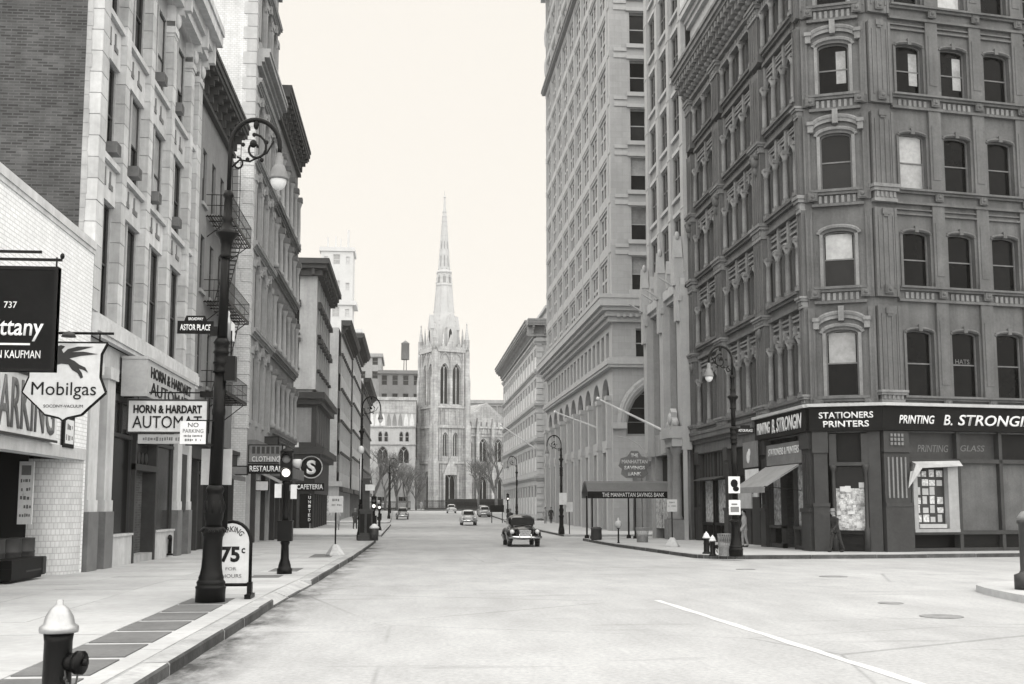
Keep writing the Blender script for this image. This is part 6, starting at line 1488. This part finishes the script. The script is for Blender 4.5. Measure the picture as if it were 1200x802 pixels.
# fire hydrants
def hydrant(label, x, y, silver=True, s=1.0, rz=0, group=None):
    t = thing('fire_hydrant', label, 'fire hydrant', (x, y, G(y) + WALK), rz, group)
    mb = MB(); mb.smooth = True; mb.lathe([(.19*s, 0), (.19*s, .05*s), (.14*s, .08*s), (.125*s, .12*s), (.12*s, .6*s), (.13*s, .68*s)], 0, 0, 24); obj('barrel', mb, IR, t)
    mb = MB(); mb.smooth = True; mb.lathe([(.165*s, .68*s), (.17*s, .71*s), (.165*s, .735*s), (.135*s, .755*s), (.12*s, .82*s), (.08*s, .89*s), (.04*s, .92*s), (.03*s, .925*s), (.03*s, .965*s), (.0, .97*s)], 0, 0, 24); obj('bonnet', mb, M['silver'] if silver else M['white'], t)
    mb = MB(); mb.smooth = True; mb.bar((.08*s, -.02, .42*s), (.18*s, -.05, .42*s), .085*s, 14); mb.bar((.18*s, -.05, .42*s), (.235*s, -.065, .42*s), .105*s, 14); mb.bar((.235*s, -.065, .42*s), (.275*s, -.08, .42*s), .035*s, 6); obj('outlet_cap', mb, IR, t)
    mb = MB(); mb.smooth = True; mb.bar((-.02, .09*s, .45*s), (-.03, .2*s, .45*s), .06*s, 12); obj('outlet', mb, IR, t)
    mb = MB(); mb.smooth = True; mb.tube([(.1*s, -.12*s, .36*s), (.13*s, -.16*s, .25*s), (.16*s, -.16*s, .16*s), (.2*s, -.13*s, .24*s), (.21*s, -.1*s, .36*s)], .009, 5)
    for k in range(6): mb.ball((.11*s + .015*k, -.15*s, .3*s - .025*k), .014, .014, .02, 6, 4)
    obj('chain', mb, M['iron2'], t)
    return t
hydrant('black fire hydrant with silver domed cap at the end of dark slate pavers', -3.02, 10.45, True, .97)
hydrant('black hydrant with pale cap, larger of two beside corner lamp post', 11.68, 45.2, False, .9); hydrant('black hydrant with pale cap, smaller one by wire basket', 11.4, 43.2, False, .8)
s = thing('parking_meter', 'slim kerbside meter with round pale head near bank canopy', 'meter', (11.1, 61.5, G(61) + WALK)); mb = MB(); mb.smooth = True; mb.lathe([(.09, 0), (.05, .06), (.04, .75), (.1, .8)], 0, 0, 10); obj('pole', mb, IR, s); mb = MB(); mb.smooth = True; mb.lathe([(.08, .8), (.19, .9), (.2, 1.05), (.13, 1.17), (.05, 1.2), (.04, 1.34), (0, 1.36)], 0, 0, 12); obj('head', mb, M['offwhite'], s)
# two-light traffic signals
def signal(label, x, y, h=3.35, detail=True, group=None):
    t = thing('traffic_signal', label, 'traffic light', (x, y, G(y) + WALK), 0, group)
    mb = MB(); mb.smooth = True; mb.lathe([(.2, 0), (.2, .14), (.17, .16), (.16, .24), (.11, .4), (.1, .75), (.13, .82), (.11, .86)], 0, 0, 14); obj('base', mb, IR, t)
    mb = MB(); mb.box(-.19, .19, -.16, .16, .86, 1.36); mb.box(-.2, .2, -.17, .17, 1.36, 1.4); obj('control_box', mb, IR, t)
    mb = MB(); mb.smooth = True; mb.lathe([(.1, 1.4), (.085, 1.5), (.085, h - 1.0), (.12, h - .95), (.1, h - .9)], 0, 0, 12); obj('post', mb, IR, t)
    mb = MB(); mb.box(-.16, .16, -.14, .14, h - .9, h - .15); mb.smooth = True; mb.lathe([(.19, h - .15), (.17, h - .1), (.05, h - .03), (.03, h + .03), (.0, h + .1)], 0, 0, 14); obj('head', mb, IR, t)
    for k, (z, m) in enumerate(((h - .33, 'signgrey'), (h - .69, 'signal'))):
        mb = MB(); mb.smooth = True; mb.ball((0, -.14, z), .11, .035, .11, 14, 8); obj('lens', mb, M[m], t)
        mb = MB(); mb.smooth = True
        a_ = [math.pi*q/10 for q in range(11)]; mb.add([(.135*math.cos(q), -.14, z + .135*math.sin(q)) for q in a_] + [(.13*math.cos(q), -.34, z + .02 + .12*math.sin(q)) for q in a_], [(q, q+1, 12+q, 11+q) for q in range(10)]); obj('visor', mb, IR, t)
    mb = MB(); mb.smooth = True; mb.bar((.14, 0, h - .42), (.36, -.05, h - .45), .1, 10, .13); mb.bar((-.14, 0, h - .35), (-.2, 0, h - .35), .12, 10); obj('side_lens_hood', mb, M['offwhite'], t)
    mb = MB(); mb.box(-.3, -.12, -.03, .0, h - 1.35, h - .98); mb.box(.12, .28, -.03, 0, h - 1.38, h - 1.0); obj('notice', mb, M['white'], t)
    return t
signal('black two-lamp traffic signal with lit lower lamp on near left sidewalk', -3.3, 31.2)
signal('small black traffic signal beside police call box at cross street', -2.35, 75, 2.7)
signal('traffic signal near second crook lamp on left block', -2.6, 98, 2.6)
signal('traffic signal near department store corner', 12.4, 148, 3.4)
# police call box with lamp post (second crook lamp)
crook_lamp('black crook lamp post rising behind police call box', -2.95, 69.4, 8.6, R0=1.6, thin=.75)
s = thing('police_call_box', 'tall dark police call box with panelled pedestal by kerb', 'call box', (-2.6, 68.6, G(69) + WALK))
mb = MB(); mb.box(-.46, .46, -.4, .4, 0, .3); mb.box(-.36, .36, -.34, .34, .3, 1.7); mb.box(-.42, .42, -.38, .38, 1.7, 1.82); mb.box(-.2, .2, -.2, .2, 1.82, 3.5); mb.box(-.26, .26, -.24, .24, 3.5, 3.62); obj('case', mb, M['iron2'], s)
for x in (-.2, .2):
    mb = MB(); mb.box(x - .13, x + .13, -.36, -.341, .45, 1.55); obj('panel', mb, M['iron'], s)
mb = MB(); mb.box(-.05, .5, -.46, -.44, 2.9, 3.25); obj('notice', mb, M['white'], s); mb = MB(); mb.smooth = True; mb.ball((-.35, 0, 5.3), .2, .2, .24, 10, 8); mb.bar((-.35, 0, 2.4), (-.35, 0, 5.1), .04, 6); obj('lamp', mb, M['globe'], s)
s = thing('litter_bin', 'small dark bin with pale lid beside police call box', 'bin', (-2.1, 68.2, G(68) + WALK)); mb = MB(); mb.smooth = True; mb.lathe([(.24, 0), (.27, .7), (.2, .72)], 0, 0, 14); obj('bin_body', mb, M['iron2'], s); mb = MB(); mb.smooth = True; mb.lathe([(.28, .7), (.28, .78), (.1, .95), (0, .97)], 0, 0, 14); obj('lid', mb, M['white'], s)
# stanchion signs
def stanchion(label, x, y, h=2.2, w=.5, hh=.6, flat=True):
    t = thing('stanchion_sign', label, 'sign', (x, y, G(y) + WALK))
    mb = MB(); mb.smooth = False; mb.lathe([(.36, 0), (.36, .06), (.12, .42), (.08, .44)], 0, 0, 6); obj('foot', mb, M['conc'], t)
    mb = MB(); mb.smooth = True; mb.bar((0, 0, .4), (0, 0, h), .03, 8); obj('pole', mb, IR, t)
    mb = MB(); mb.box(-w/2, w/2, -.045, -.03, h - hh, h); obj('plate', mb, M['offwhite'], t)
    scribble(t, (-w*.25, -.046, h - hh*.32), 0, w*.5, hh*.16, 'lettergrey', int(x*10) + 50); scribble(t, (-w*.4, -.046, h - hh*.6), 0, w*.8, hh*.12, 'lettergrey', int(x*10) + 51)
    return t
stanchion('portable pole sign with pale plate and concrete foot on left sidewalk', -2.82, 44.4, 2.25, .55, .62); stanchion('portable pole sign with white plate by bank entrance columns', 12.5, 54.8, 2.25, .5, .58)
# right hand lamps
LR = crook_lamp('black crook lamp post with posters at cast iron building corner', 12.1, 42.5, 7.95, flip=-1, R0=1.15, thin=.85)
for k, (z, lab) in enumerate(((2.35, 'black and white poster panel, upper one on corner lamp post'), (1.55, 'grey poster panel, lower one on corner lamp post'))):
    s = thing('lamp_poster', lab, 'poster', (11.8, 42.22, z)); mb = MB(); mb.box(-.02, .42, -.02, .0, 0, .62 if k == 0 else .55); obj('frame', mb, M['white'], s)
    mb = MB()
    if k == 0: mb.ball((.2, -.022, .36), .14, .01, .16, 10, 6); mb.ball((.26, -.022, .16), .12, .01, .1, 10, 6)
    else: mb.box(.04, .36, -.026, -.02, .1, .3); mb.box(.08, .3, -.026, -.02, .36, .42)
    obj('print', mb, M['signblack'] if k == 0 else M['signgrey'], s)
s = thing('corner_street_sign', 'dark street name plate on corner lamp post by printers', 'sign', (12.2, 42.4, 4.6)); mb = MB(); mb.box(0, .66, -.02, .02, 0, .2); mb.box(.15, .5, -.02, .02, .2, .3); obj('plate', mb, M['signblack'], s); text('ASTOR PLACE', s, (.06, -.022, .05), 0, .54, .1, 'letterw', .004)
crook_lamp('black crook lamp post with white plate before office block arcade', 10.9, 83.5, 7.2, flip=-1, R0=1.5, seg=14, thin=.75)
crook_lamp('far black crook lamp post beyond office block on right kerb', 12.0, 131, 7.6, flip=-1, R0=1.6, seg=12, thin=.7); crook_lamp('far black crook lamp post near dark brick houses on left kerb', -2.9, 157, 8.2, flip=1, R0=1.6, seg=12, thin=.7); crook_lamp('black crook lamp post by rectory garden', -3.6, 205, 8.2, flip=1, R0=1.6, seg=12, thin=.7)
s = thing('lamp_plate', 'white square plate on lamp post before office block', 'sign', (10.7, 83.2, 1.95)); mb = MB(); mb.box(0, .55, -.03, 0, 0, .85); obj('plate', mb, M['white'], s)
s = thing('kerb_plate', 'white square plate on pole beside arcade lamp post', 'sign', (11.5, 83.6, G(83) + WALK)); mb = MB(); mb.box(-.25, .25, -.03, 0, 1.6, 2.3); obj('plate', mb, M['white'], s); mb = MB(); mb.bar((0, .02, 0), (0, .02, 2.2), .03, 6); obj('pole', mb, IR, s)
s = thing('street_sign_board', 'broad dark board sign at right kerb before department store', 'sign', (9.6, 131.5, G(131) + WALK)); mb = MB(); mb.box(-.6, 1.0, -.05, .05, 1.2, 2.0); obj('board', mb, M['shopdark'], s); mb = MB(); mb.bar((-.4, 0, 0), (-.4, 0, 1.2), .05, 6); mb.bar((.8, 0, 0), (.8, 0, 1.2), .05, 6); obj('legs', mb, IR, s)
# wire litter baskets
def basket(label, x, y, r=.28, h=.8):
    t = thing('wire_basket', label, 'litter basket', (x, y, G(y) + WALK)); mb = MB()
    for k in range(22):
        a = 2*math.pi*k/22; b = 2*math.pi*(k + 2)/22
        mb.bar((r*.85*math.cos(a), r*.85*math.sin(a), .02), (r*math.cos(b), r*math.sin(b), h), .008, 4); mb.bar((r*.85*math.cos(b), r*.85*math.sin(b), .02), (r*math.cos(a), r*math.sin(a), h), .008, 4)
    obj('mesh_wall', mb, M['wire'], t)
    for z, rr in ((.02, r*.85), (h*.5, r*.93), (h, r)): mb = MB(); mb.tube([(rr*math.cos(2*math.pi*k/20), rr*math.sin(2*math.pi*k/20), z) for k in range(21)], .014, 5); obj('hoop', mb, M['wire'], t)
    mb = MB(); mb.lathe([(r*.8, .03), (r*.82, .35), (.1, .42)], 0, 0, 12); obj('litter', mb, M['wire'], t)
basket('wire litter basket beside the paired hydrants at corner', 11.75, 42.75, .27, .82); basket('wire litter basket under bank canopy', 12.7, 63, .36, .8)
s = thing('kerb_drum', 'dark round drum bin at kerb end before bank canopy', 'bin', (11.0, 68.3, G(68) + WALK)); mb = MB(); mb.smooth = True; mb.lathe([(.3, 0), (.34, .1), (.32, .6), (.36, .66), (.22, .76), (0, .78)], 0, 0, 14); obj('drum', mb, M['shopgrey'], s)
# island bollard
s = thing('island_bollard', 'dark round bollard with grey domed cap on traffic island', 'bollard', (12.92, 23.4, .15)); mb = MB(); mb.smooth = True; mb.lathe([(.3, 0), (.3, .3), (.2, .34), (.17, .4), (.17, 1.35), (.2, 1.38), (.2, 1.44)], 0, 0, 18); obj('post', mb, M['iron2'], s); mb = MB(); mb.smooth = True; mb.lathe([(.2, 1.44), (.19, 1.5), (.1, 1.62), (0, 1.64)], 0, 0, 18); obj('cap', mb, M['signgrey'], s)
# ================================================================== left projecting signs
s = thing('dark_hotel_sign', 'dark hanging sign reading 737 and ttany in pale letters, KAUFMAN beneath', 'sign', (-7.45, 18.0, 3.92))
mb = MB(); mb.box(0, 2.03, -.07, .07, 0, 1.62); obj('panel', mb, M['signblack'], s)
mb = MB(); y = .085
for a, b, c, d in ((0, 2.03, 0, .05), (0, 2.03, 1.57, 1.62), (0, .05, .05, 1.57), (1.98, 2.03, .05, 1.57)): mb.box(a, b, -y, y, c, d)
obj('border', mb, M['iron'], s)
text('737', s, (1.25, -.072, .97), 0, .19, .10, 'letterw', .006); text('Brittany', s, (.85, -.072, .46), 0, 1.0, .36, 'letterw', .008, .1, .012); text('N KAUFMAN', s, (1.18, -.072, .2), 0, .64, .12, 'letterw', .006)
mb = MB(); mb.box(1.19, 1.66, -.076, -.071, .40, .43); obj('underline', mb, M['letterw'], s)
mb = MB(); mb.box(-1.4, 2.06, -.02, .02, 1.72, 1.76); mb.box(-1.4, 1.75, -.02, .02, 1.84, 1.88); mb.bar((1.98, 0, 1.6), (1.98, 0, 1.78), .015, 6); mb.bar((.2, 0, 1.6), (.2, 0, 1.86), .015, 6); mb.smooth = True; mb.ball((2.06, 0, 1.80), .035, .03, .05, 8, 6); obj('bracket', mb, IR, s)
s = thing('petrol_shield_sign', 'white shield sign lettered Mobilgas with dark flying horse emblem', 'sign', (-8.5, 26.0, 3.75))
w, h = 1.78, 1.72
shield = [(.02, h), (w - .0, h), (w - .12, h - .25), (w - .13, .95), (w, .62), (w - .3, .33), (w*.72, .13), (w*.55, .06), (w*.5, 0), (w*.45, .06), (w*.28, .13), (.3, .33), (.0, .62), (.13, .95), (.12, h - .25)]
mb = MB(); mb.prism(shield, -.06, .06, 'y'); obj('shield', mb, M['white'], s)
mb = MB()
for a, b in zip(shield, shield[1:] + shield[:1]): mb.bar((a[0], 0, a[1]), (b[0], 0, b[1]), .032, 6); mb.bar((a[0], -.05, a[1]), (b[0], -.05, b[1]), .02, 5)
obj('border', mb, IR, s)
text('Mobilgas', s, (.2, -.062, .46), 0, 1.38, .38, 'letter', .01, 0, .006); text('SOCONY-VACUUM', s, (.47, -.062, .28), 0, .84, .065, 'letter', .006)
horse = [(.12 + a*.86, b*.74 + .36) for a, b in [(.35, 1.3), (.5, 1.12), (.62, 1.14), (.8, 1.2), (.98, 1.18), (1.08, 1.02), (1.22, .92), (1.3, .76), (1.36, .8), (1.32, .94), (1.24, 1.06), (1.36, 1.02), (1.48, .94), (1.4, 1.1), (1.25, 1.18), (1.14, 1.28), (1.0, 1.36), (1.28, 1.44), (1.7, 1.5), (1.35, 1.57), (1.05, 1.55), (1.3, 1.62), (1.58, 1.72), (1.2, 1.72), (.95, 1.64), (.85, 1.52), (.8, 1.62), (.88, 1.72), (.78, 1.76), (.62, 1.7), (.5, 1.66), (.54, 1.58), (.62, 1.56), (.6, 1.42)]]
mb = MB(); mb.prism(horse, -.072, -.061, 'y'); obj('horse_emblem', mb, M['shopgrey'], s)
mb = MB(); mb.bar((-.1, 0, h + .22), (w + .12, 0, h + .22), .03, 8); 
for x in (.3, 1.6): mb.bar((x, 0, h), (x, 0, h + .22), .02, 6)
obj('bracket', mb, IR, s)
for x in (.5, 1.0):
    mb = MB(); mb.smooth = True; mb.lathe([(.16, h + .1), (.12, h + .18), (.03, h + .22)], x, -.25, 12); mb.bar((x, 0, h + .22), (x, -.25, h + .22), .015, 5); obj('sign_lamp', mb, M['white'] if x < .8 else M['iron2'], s)
# clothing / restaurant signs further on
s = thing('clothing_sign', 'grey sign reading CLOTHING over the restaurant sign on left block', 'sign', (-8.3, 60, 4.05)); hang_sign(s, 1.75, .95, .16, 'signgrey', 'shopdark'); text('CLOTHING', s, (.2, -.085, .08), 0, 1.4, .26, 'letterw', .01); text('HOWARD', s, (.2, -.085, .5), 0, 1.4, .34, 'lettergrey', .01) if False else None
for k in range(6):
    mb = MB(); mb.box(.2 + k*.24, .36 + k*.24, -.095, -.081, .48, .84); obj('faded_letter', mb, M['shopgrey'], s)
s = thing('restaurant_sign', 'dark sign lettered RESTAURANT in white under the clothing sign', 'sign', (-8.3, 59.9, 3.5)); hang_sign(s, 2.1, .5, .16, 'signblack', 'shopdark'); text('RESTAURANT', s, (.1, -.085, .11), 0, 1.9, .3, 'letterw', .012, 0, .03)
for k, (y, z, w_, h_, m, lab) in enumerate(((50.5, 3.0, .8, .5, 'offwhite', 'small pale hanging sign by grey walk-up entrance'), (55.0, 3.3, 1.3, .45, 'signgrey', 'small grey hanging sign under fire escape'), (66.5, 2.7, .9, .6, 'white', 'white hanging box sign by sandstone loft shop'), (70.0, 5.2, 1.0, .8, 'shopgrey', 'dark hanging board at sandstone loft first floor'), (76, 4.8, .8, 1.0, 'offwhite', 'pale hanging sign by arched brownstone'))):
    s = thing('hanging_sign', lab, 'sign', (-8.9, y, z)); hang_sign(s, w_, h_, .12, m, 'shopdark')
# ================================================================== cars
def loft(mb, secs):
    n = len(secs[0])
    vs = [p for s_ in secs for p in s_]; fs = []
    for i in range(len(secs) - 1):
        for k in range(n): fs.append((i*n + k, i*n + (k+1) % n, (i+1)*n + (k+1) % n, (i+1)*n + k))
    fs += [tuple(range(n-1, -1, -1)), tuple(range((len(secs)-1)*n, len(secs)*n))]
    mb.add(vs, fs)
def oval(y, hw, z0, z1, n=16, p=2.6, cz=None):
    out = []
    for k in range(n):
        t = 2*math.pi*k/n; c, s_ = math.cos(t), math.sin(t)
        out.append((hw*math.copysign(abs(c)**(2/p), c), y, (z0+z1)/2 + (z1-z0)/2*math.copysign(abs(s_)**(2/p), s_)))
    return out
def car(label, x, y, rz, paint, z=None, group=None, name='parked_car'):
    """rounded 1940s sedan; nose towards local -y"""
    t = thing(name, label, 'car', (x, y, (G(y) if z is None else z) + .02), rz, group); P = M[paint]
    mb = MB(); mb.smooth = True
    loft(mb, [oval(yy, hw, z0, z1) for yy, hw, z0, z1 in ((-2.35, .3, .55, .85), (-2.25, .46, .42, .98), (-1.9, .58, .36, 1.04), (-1.2, .68, .34, 1.08), (-.7, .78, .32, 1.1), (.2, .84, .3, 1.1), (1.1, .84, .3, 1.08), (1.7, .78, .32, 1.02), (2.15, .66, .36, .86), (2.38, .5, .42, .7))]); obj('body', mb, P, t)
    mb = MB(); mb.smooth = True
    loft(mb, [oval(yy, hw, .95, z1, p=3) for yy, hw, z1 in ((-.78, .5, 1.0), (-.6, .62, 1.28), (-.25, .68, 1.58), (.3, .7, 1.66), (.9, .68, 1.6), (1.4, .6, 1.38), (1.85, .46, 1.02))]); obj('cabin', mb, P, t)
    for sgn in (-1, 1):
        for yy, ry in ((-1.45, .78), (1.45, .8)):
            mb = MB(); mb.smooth = True; mb.ball((sgn*.72, yy, .56), .2, ry, .38, 14, 10); obj('fender', mb, P, t)
            w_ = MB(); w_.smooth = True; w_.bar((sgn*.63, yy, .33), (sgn*.83, yy, .33), .34, 18); o = obj('wheel', w_, M['tyre'], t)
            w_ = MB(); w_.smooth = True; w_.bar((sgn*.8, yy, .33), (sgn*.85, yy, .33), .17, 14, .12); obj('hubcap', w_, M['chrome'], o)
        mb = MB(); mb.smooth = True; mb.ball((sgn*.66, -2.12, .78), .12, .1, .12, 12, 8); obj('headlight', mb, M['globe'], t)
        mb = MB(); mb.smooth = True; mb.ball((sgn*.62, 2.12, .78), .06, .06, .1, 8, 6); obj('tail_light', mb, M['chrome'], t)
        mb = MB(); mb.smooth = True; mb.add([(sgn*.708, yy, zz) for yy, zz in ((-.42, 1.12), (.25, 1.12), (.25, 1.5), (-.15, 1.5))] , [(0, 1, 2, 3)]); mb.add([(sgn*.705, yy, zz) for yy, zz in ((.35, 1.12), (1.15, 1.12), (.9, 1.45), (.35, 1.5))], [(0, 1, 2, 3)]); obj('side_window', mb, M['glass'], t)
    mb = MB(); mb.add([(-.58, -.74, 1.12), (.58, -.74, 1.12), (.52, -.44, 1.5), (-.52, -.44, 1.5)], [(0, 1, 2, 3)]); obj('windscreen', mb, M['glass'], t)
    mb = MB(); mb.add([(-.42, 1.72, 1.16), (.42, 1.72, 1.16), (.46, 1.36, 1.46), (-.46, 1.36, 1.46)], [(0, 1, 2, 3)]); obj('rear_window', mb, M['glass'], t)
    for yy, d in ((-2.5, -1), (2.52, 1)):
        mb = MB(); mb.smooth = True; mb.tube([(-.85, yy - d*.18, .5), (-.6, yy, .5), (0, yy + d*.04, .5), (.6, yy, .5), (.85, yy - d*.18, .5)], .065, 8)
        for xx in (-.3, .3): mb.bar((xx, yy + d*.05, .42), (xx, yy + d*.05, .66), .04, 6)
        obj('bumper', mb, M['chrome'], t)
    mb = MB()
    for k in range(6): mb.box(-.3, .3, -2.42 + .0*k, -2.3, .52 + k*.06, .545 + k*.06)
    obj('grille', mb, M['chrome'], t)
    mb = MB(); mb.box(-.16, .16, 2.46, 2.48, .58, .74); obj('plate', mb, M['offwhite'], t)
    return t
car('black rounded sedan with chrome bumper driving up the middle of the avenue', 5.95, 62.5, 0, 'carblack', name='sedan')
car('pale sedan driving away ahead of black sedan', 6.3, 127, 0, 'carpale', name='sedan'); car('pale sedan crossing in front of church fence', 7.5, 214, 0, 'carpale', name='sedan')
car('dark sedan facing along left kerb near rectory garden', -1.1, 160, 0, 'cargrey', name='sedan'); 
car('light car parked at right kerb by department store', 11.2, 176, 0, 'carpale'); car('dark car parked behind light car at right kerb by department store', 11.6, 184, 0, 'carblack'); car('grey car parked farthest along the department store kerb', 11.9, 192, 0, 'cargrey')
car('dark car with bright headlamp nosing out of garage entrance', -11.75, 26.55, R(90), 'carblack', z=.13)
# ================================================================== people
def person_mat(name, bands):
    m = bpy.data.materials.new(name); m.use_nodes = True; nt = m.node_tree; b = nt.nodes['Principled BSDF']; b.inputs['Roughness'].default_value = .85
    tc = nt.nodes.new('ShaderNodeTexCoord'); sp = nt.nodes.new('ShaderNodeSeparateXYZ'); cr = nt.nodes.new('ShaderNodeValToRGB'); mu = nt.nodes.new('ShaderNodeMath'); mu.operation = 'MULTIPLY'; mu.inputs[1].default_value = .5
    nt.links.new(tc.outputs['Object'], sp.inputs[0]); nt.links.new(sp.outputs[2], mu.inputs[0]); nt.links.new(mu.outputs[0], cr.inputs[0]); nt.links.new(cr.outputs[0], b.inputs['Base Color']); cr.color_ramp.interpolation = 'CONSTANT'
    e = cr.color_ramp.elements; e[0].position = 0; e[0].color = tone(bands[0][1]); e[1].position = bands[1][0]/2; e[1].color = tone(bands[1][1])
    for z, v in bands[2:]: n = e.new(z/2); n.color = tone(v)
    return m
PM = {'man': person_mat('man_clothes', [(0, .006), (.09, .014), (.8, .012), (1.5, .26)]), 'pale': person_mat('pale_clothes', [(0, .03), (.1, .25), (.75, .3), (1.5, .3)]), 'dark': person_mat('dark_clothes', [(0, .01), (.1, .02), (.6, .025), (1.5, .25)])}
def person(label, x, y, rz, look='man', hat=True, stride=.28, s=1.0, stoop=.06, coat=False):
    t = thing('person', label, 'person', (x, y, G(y) + WALK), rz)      # faces local -y
    mb = MB(); mb.smooth = True
    def limb(pts, rs): mb.tube(pts, rs, 10)
    hy = 0
    for sg, st in ((-1, stride), (1, -stride)):
        limb([(sg*.09, 0, .92), (sg*.1, -st*.55 - .03, .5), (sg*.1, -st*.9 + (.05 if st < 0 else 0), .09)], [.1, .075, .05]); mb.ball((sg*.1, -st*.9 - .06, .05), .05, .13, .05, 8, 6)
        sh = (sg*.2, -stoop*.8, 1.42); limb([sh, (sg*.26, st*.35 - stoop*.5 + .02, 1.14), (sg*.25, st*.6 - .12 - stoop, .9)], [.07, .055, .042]); mb.ball((sg*.25, st*.62 - .14 - stoop, .84), .04, .045, .075, 8, 6)
        for f in range(4): mb.bar((sg*.25 + (f - 1.5)*.008, st*.62 - .17 + f*.02 - stoop, .82), (sg*.25, st*.62 - .17 + f*.022 - stoop, .745), .011, 5)
        mb.bar((sg*.23, st*.62 - .18 - stoop, .85), (sg*.225, st*.62 - .2 - stoop, .79), .012, 5)
    loft(mb, [oval(yy, hw, 0, 0) for yy, hw in ()] or [[(hw*math.cos(a), dy + hd*math.sin(a), z) for a in [2*math.pi*k/14 for k in range(14)]] for z, hw, hd, dy in ((.5 if coat else .82, .2, .15, .0), (.95, .18, .125, -.0), (1.1, .17, .12, -stoop*.3), (1.3, .2, .13, -stoop*.7), (1.44, .19, .1, -stoop), (1.5, .09, .08, -stoop), (1.54, .06, .06, -stoop*1.1))])
    mb.tube([(0, -stoop, 1.46), (0, -stoop*1.2 - .01, 1.58)], [.06, .055], 10); mb.ball((0, -stoop*1.3 - .02, 1.65), .078, .098, .118, 14, 10); mb.ball((0, -stoop*1.3 - .12, 1.63), .016, .02, .022, 6, 5)
    for sg in (-1, 1): mb.ball((sg*.08, -stoop*1.3 - .01, 1.65), .012, .022, .03, 6, 5)
    o = obj('body', mb, PM[look], t); md = o.modifiers.new('skin', 'REMESH'); md.mode = 'VOXEL'; md.voxel_size = .017; md.use_smooth_shade = True
    hm = MB(); hm.smooth = True
    if hat: hm.lathe([(.15, 1.70), (.155, 1.715), (.1, 1.72), (.098, 1.80), (.07, 1.83), (0, 1.82)], 0, -stoop*1.3 - .02, 16); obj('hat', hm, M['signgrey'], t)
    else: hm.ball((0, -stoop*1.3 + .005, 1.68), .088, .1, .1, 12, 8); obj('hair', hm, M['signblack'], t)
    fm = MB()
    for sg in (-1, 1): fm.ball((sg*.032, -stoop*1.3 - .112, 1.655), .012, .006, .007, 6, 4)
    fm.box(-.025, .025, -stoop*1.3 - .118, -stoop*1.3 - .11, 1.588, 1.596); obj('face_features', fm, M['signblack'], t)
    t.scale = (s, s, s); return t
person('man in dark suit and brimmed hat walking past corner shop window', 17.45, 46.45, R(-75), 'man', True, .26, .98, .1)
person('person in pale coat walking under office block arcade', 14.9, 128, R(0), 'pale', True, .2, 1.0, .03, True); person('person in dark coat walking beside pale-coated companion', 15.6, 128.5, R(0), 'dark', True, .2, 1.0, .03, True)
person('person in dark clothes standing in roadway beyond black sedan', 8.4, 98, R(10), 'dark', True, .1, 1.0, .02)
person('person in pale dress near stone house shopfront on left sidewalk', -6.2, 100, R(180), 'pale', False, .2, 1.0, .02, True); person('person in dark coat by stone house shopfront on left sidewalk', -4.9, 104, R(170), 'dark', True, .2, 1.0, .03, True); person('dark figure standing by second traffic signal', -3.2, 96, R(0), 'dark', True, .1, 1.0, .02, True)
person('pale figure beside churchyard path by tower portal', 2.2, 247, R(0), 'pale', True, .1, 1.15, .02, True)
person('person with apron standing in printer shop doorway by lamp', 15.7, 53.6, R(-90), 'pale', False, .08, .98, .02)
# ================================================================== air
hz = bpy.data.materials.new('haze'); hz.use_nodes = True; nt = hz.node_tree
for n in list(nt.nodes):
    if n.type != 'OUTPUT_MATERIAL': nt.nodes.remove(n)
vol = nt.nodes.new('ShaderNodeVolumePrincipled'); vol.inputs['Color'].default_value = (1.0, .975, .93, 1); vol.inputs['Density'].default_value = HAZE; vol.inputs['Anisotropy'].default_value = .2
nt.links.new(vol.outputs[0], nt.nodes['Material Output'].inputs['Volume'])
mb = MB(); mb.box(-1600, 1600, -250, 3100, -2.5, 112); hzo = obj('haze', mb, hz); hzo['kind'] = 'stuff'
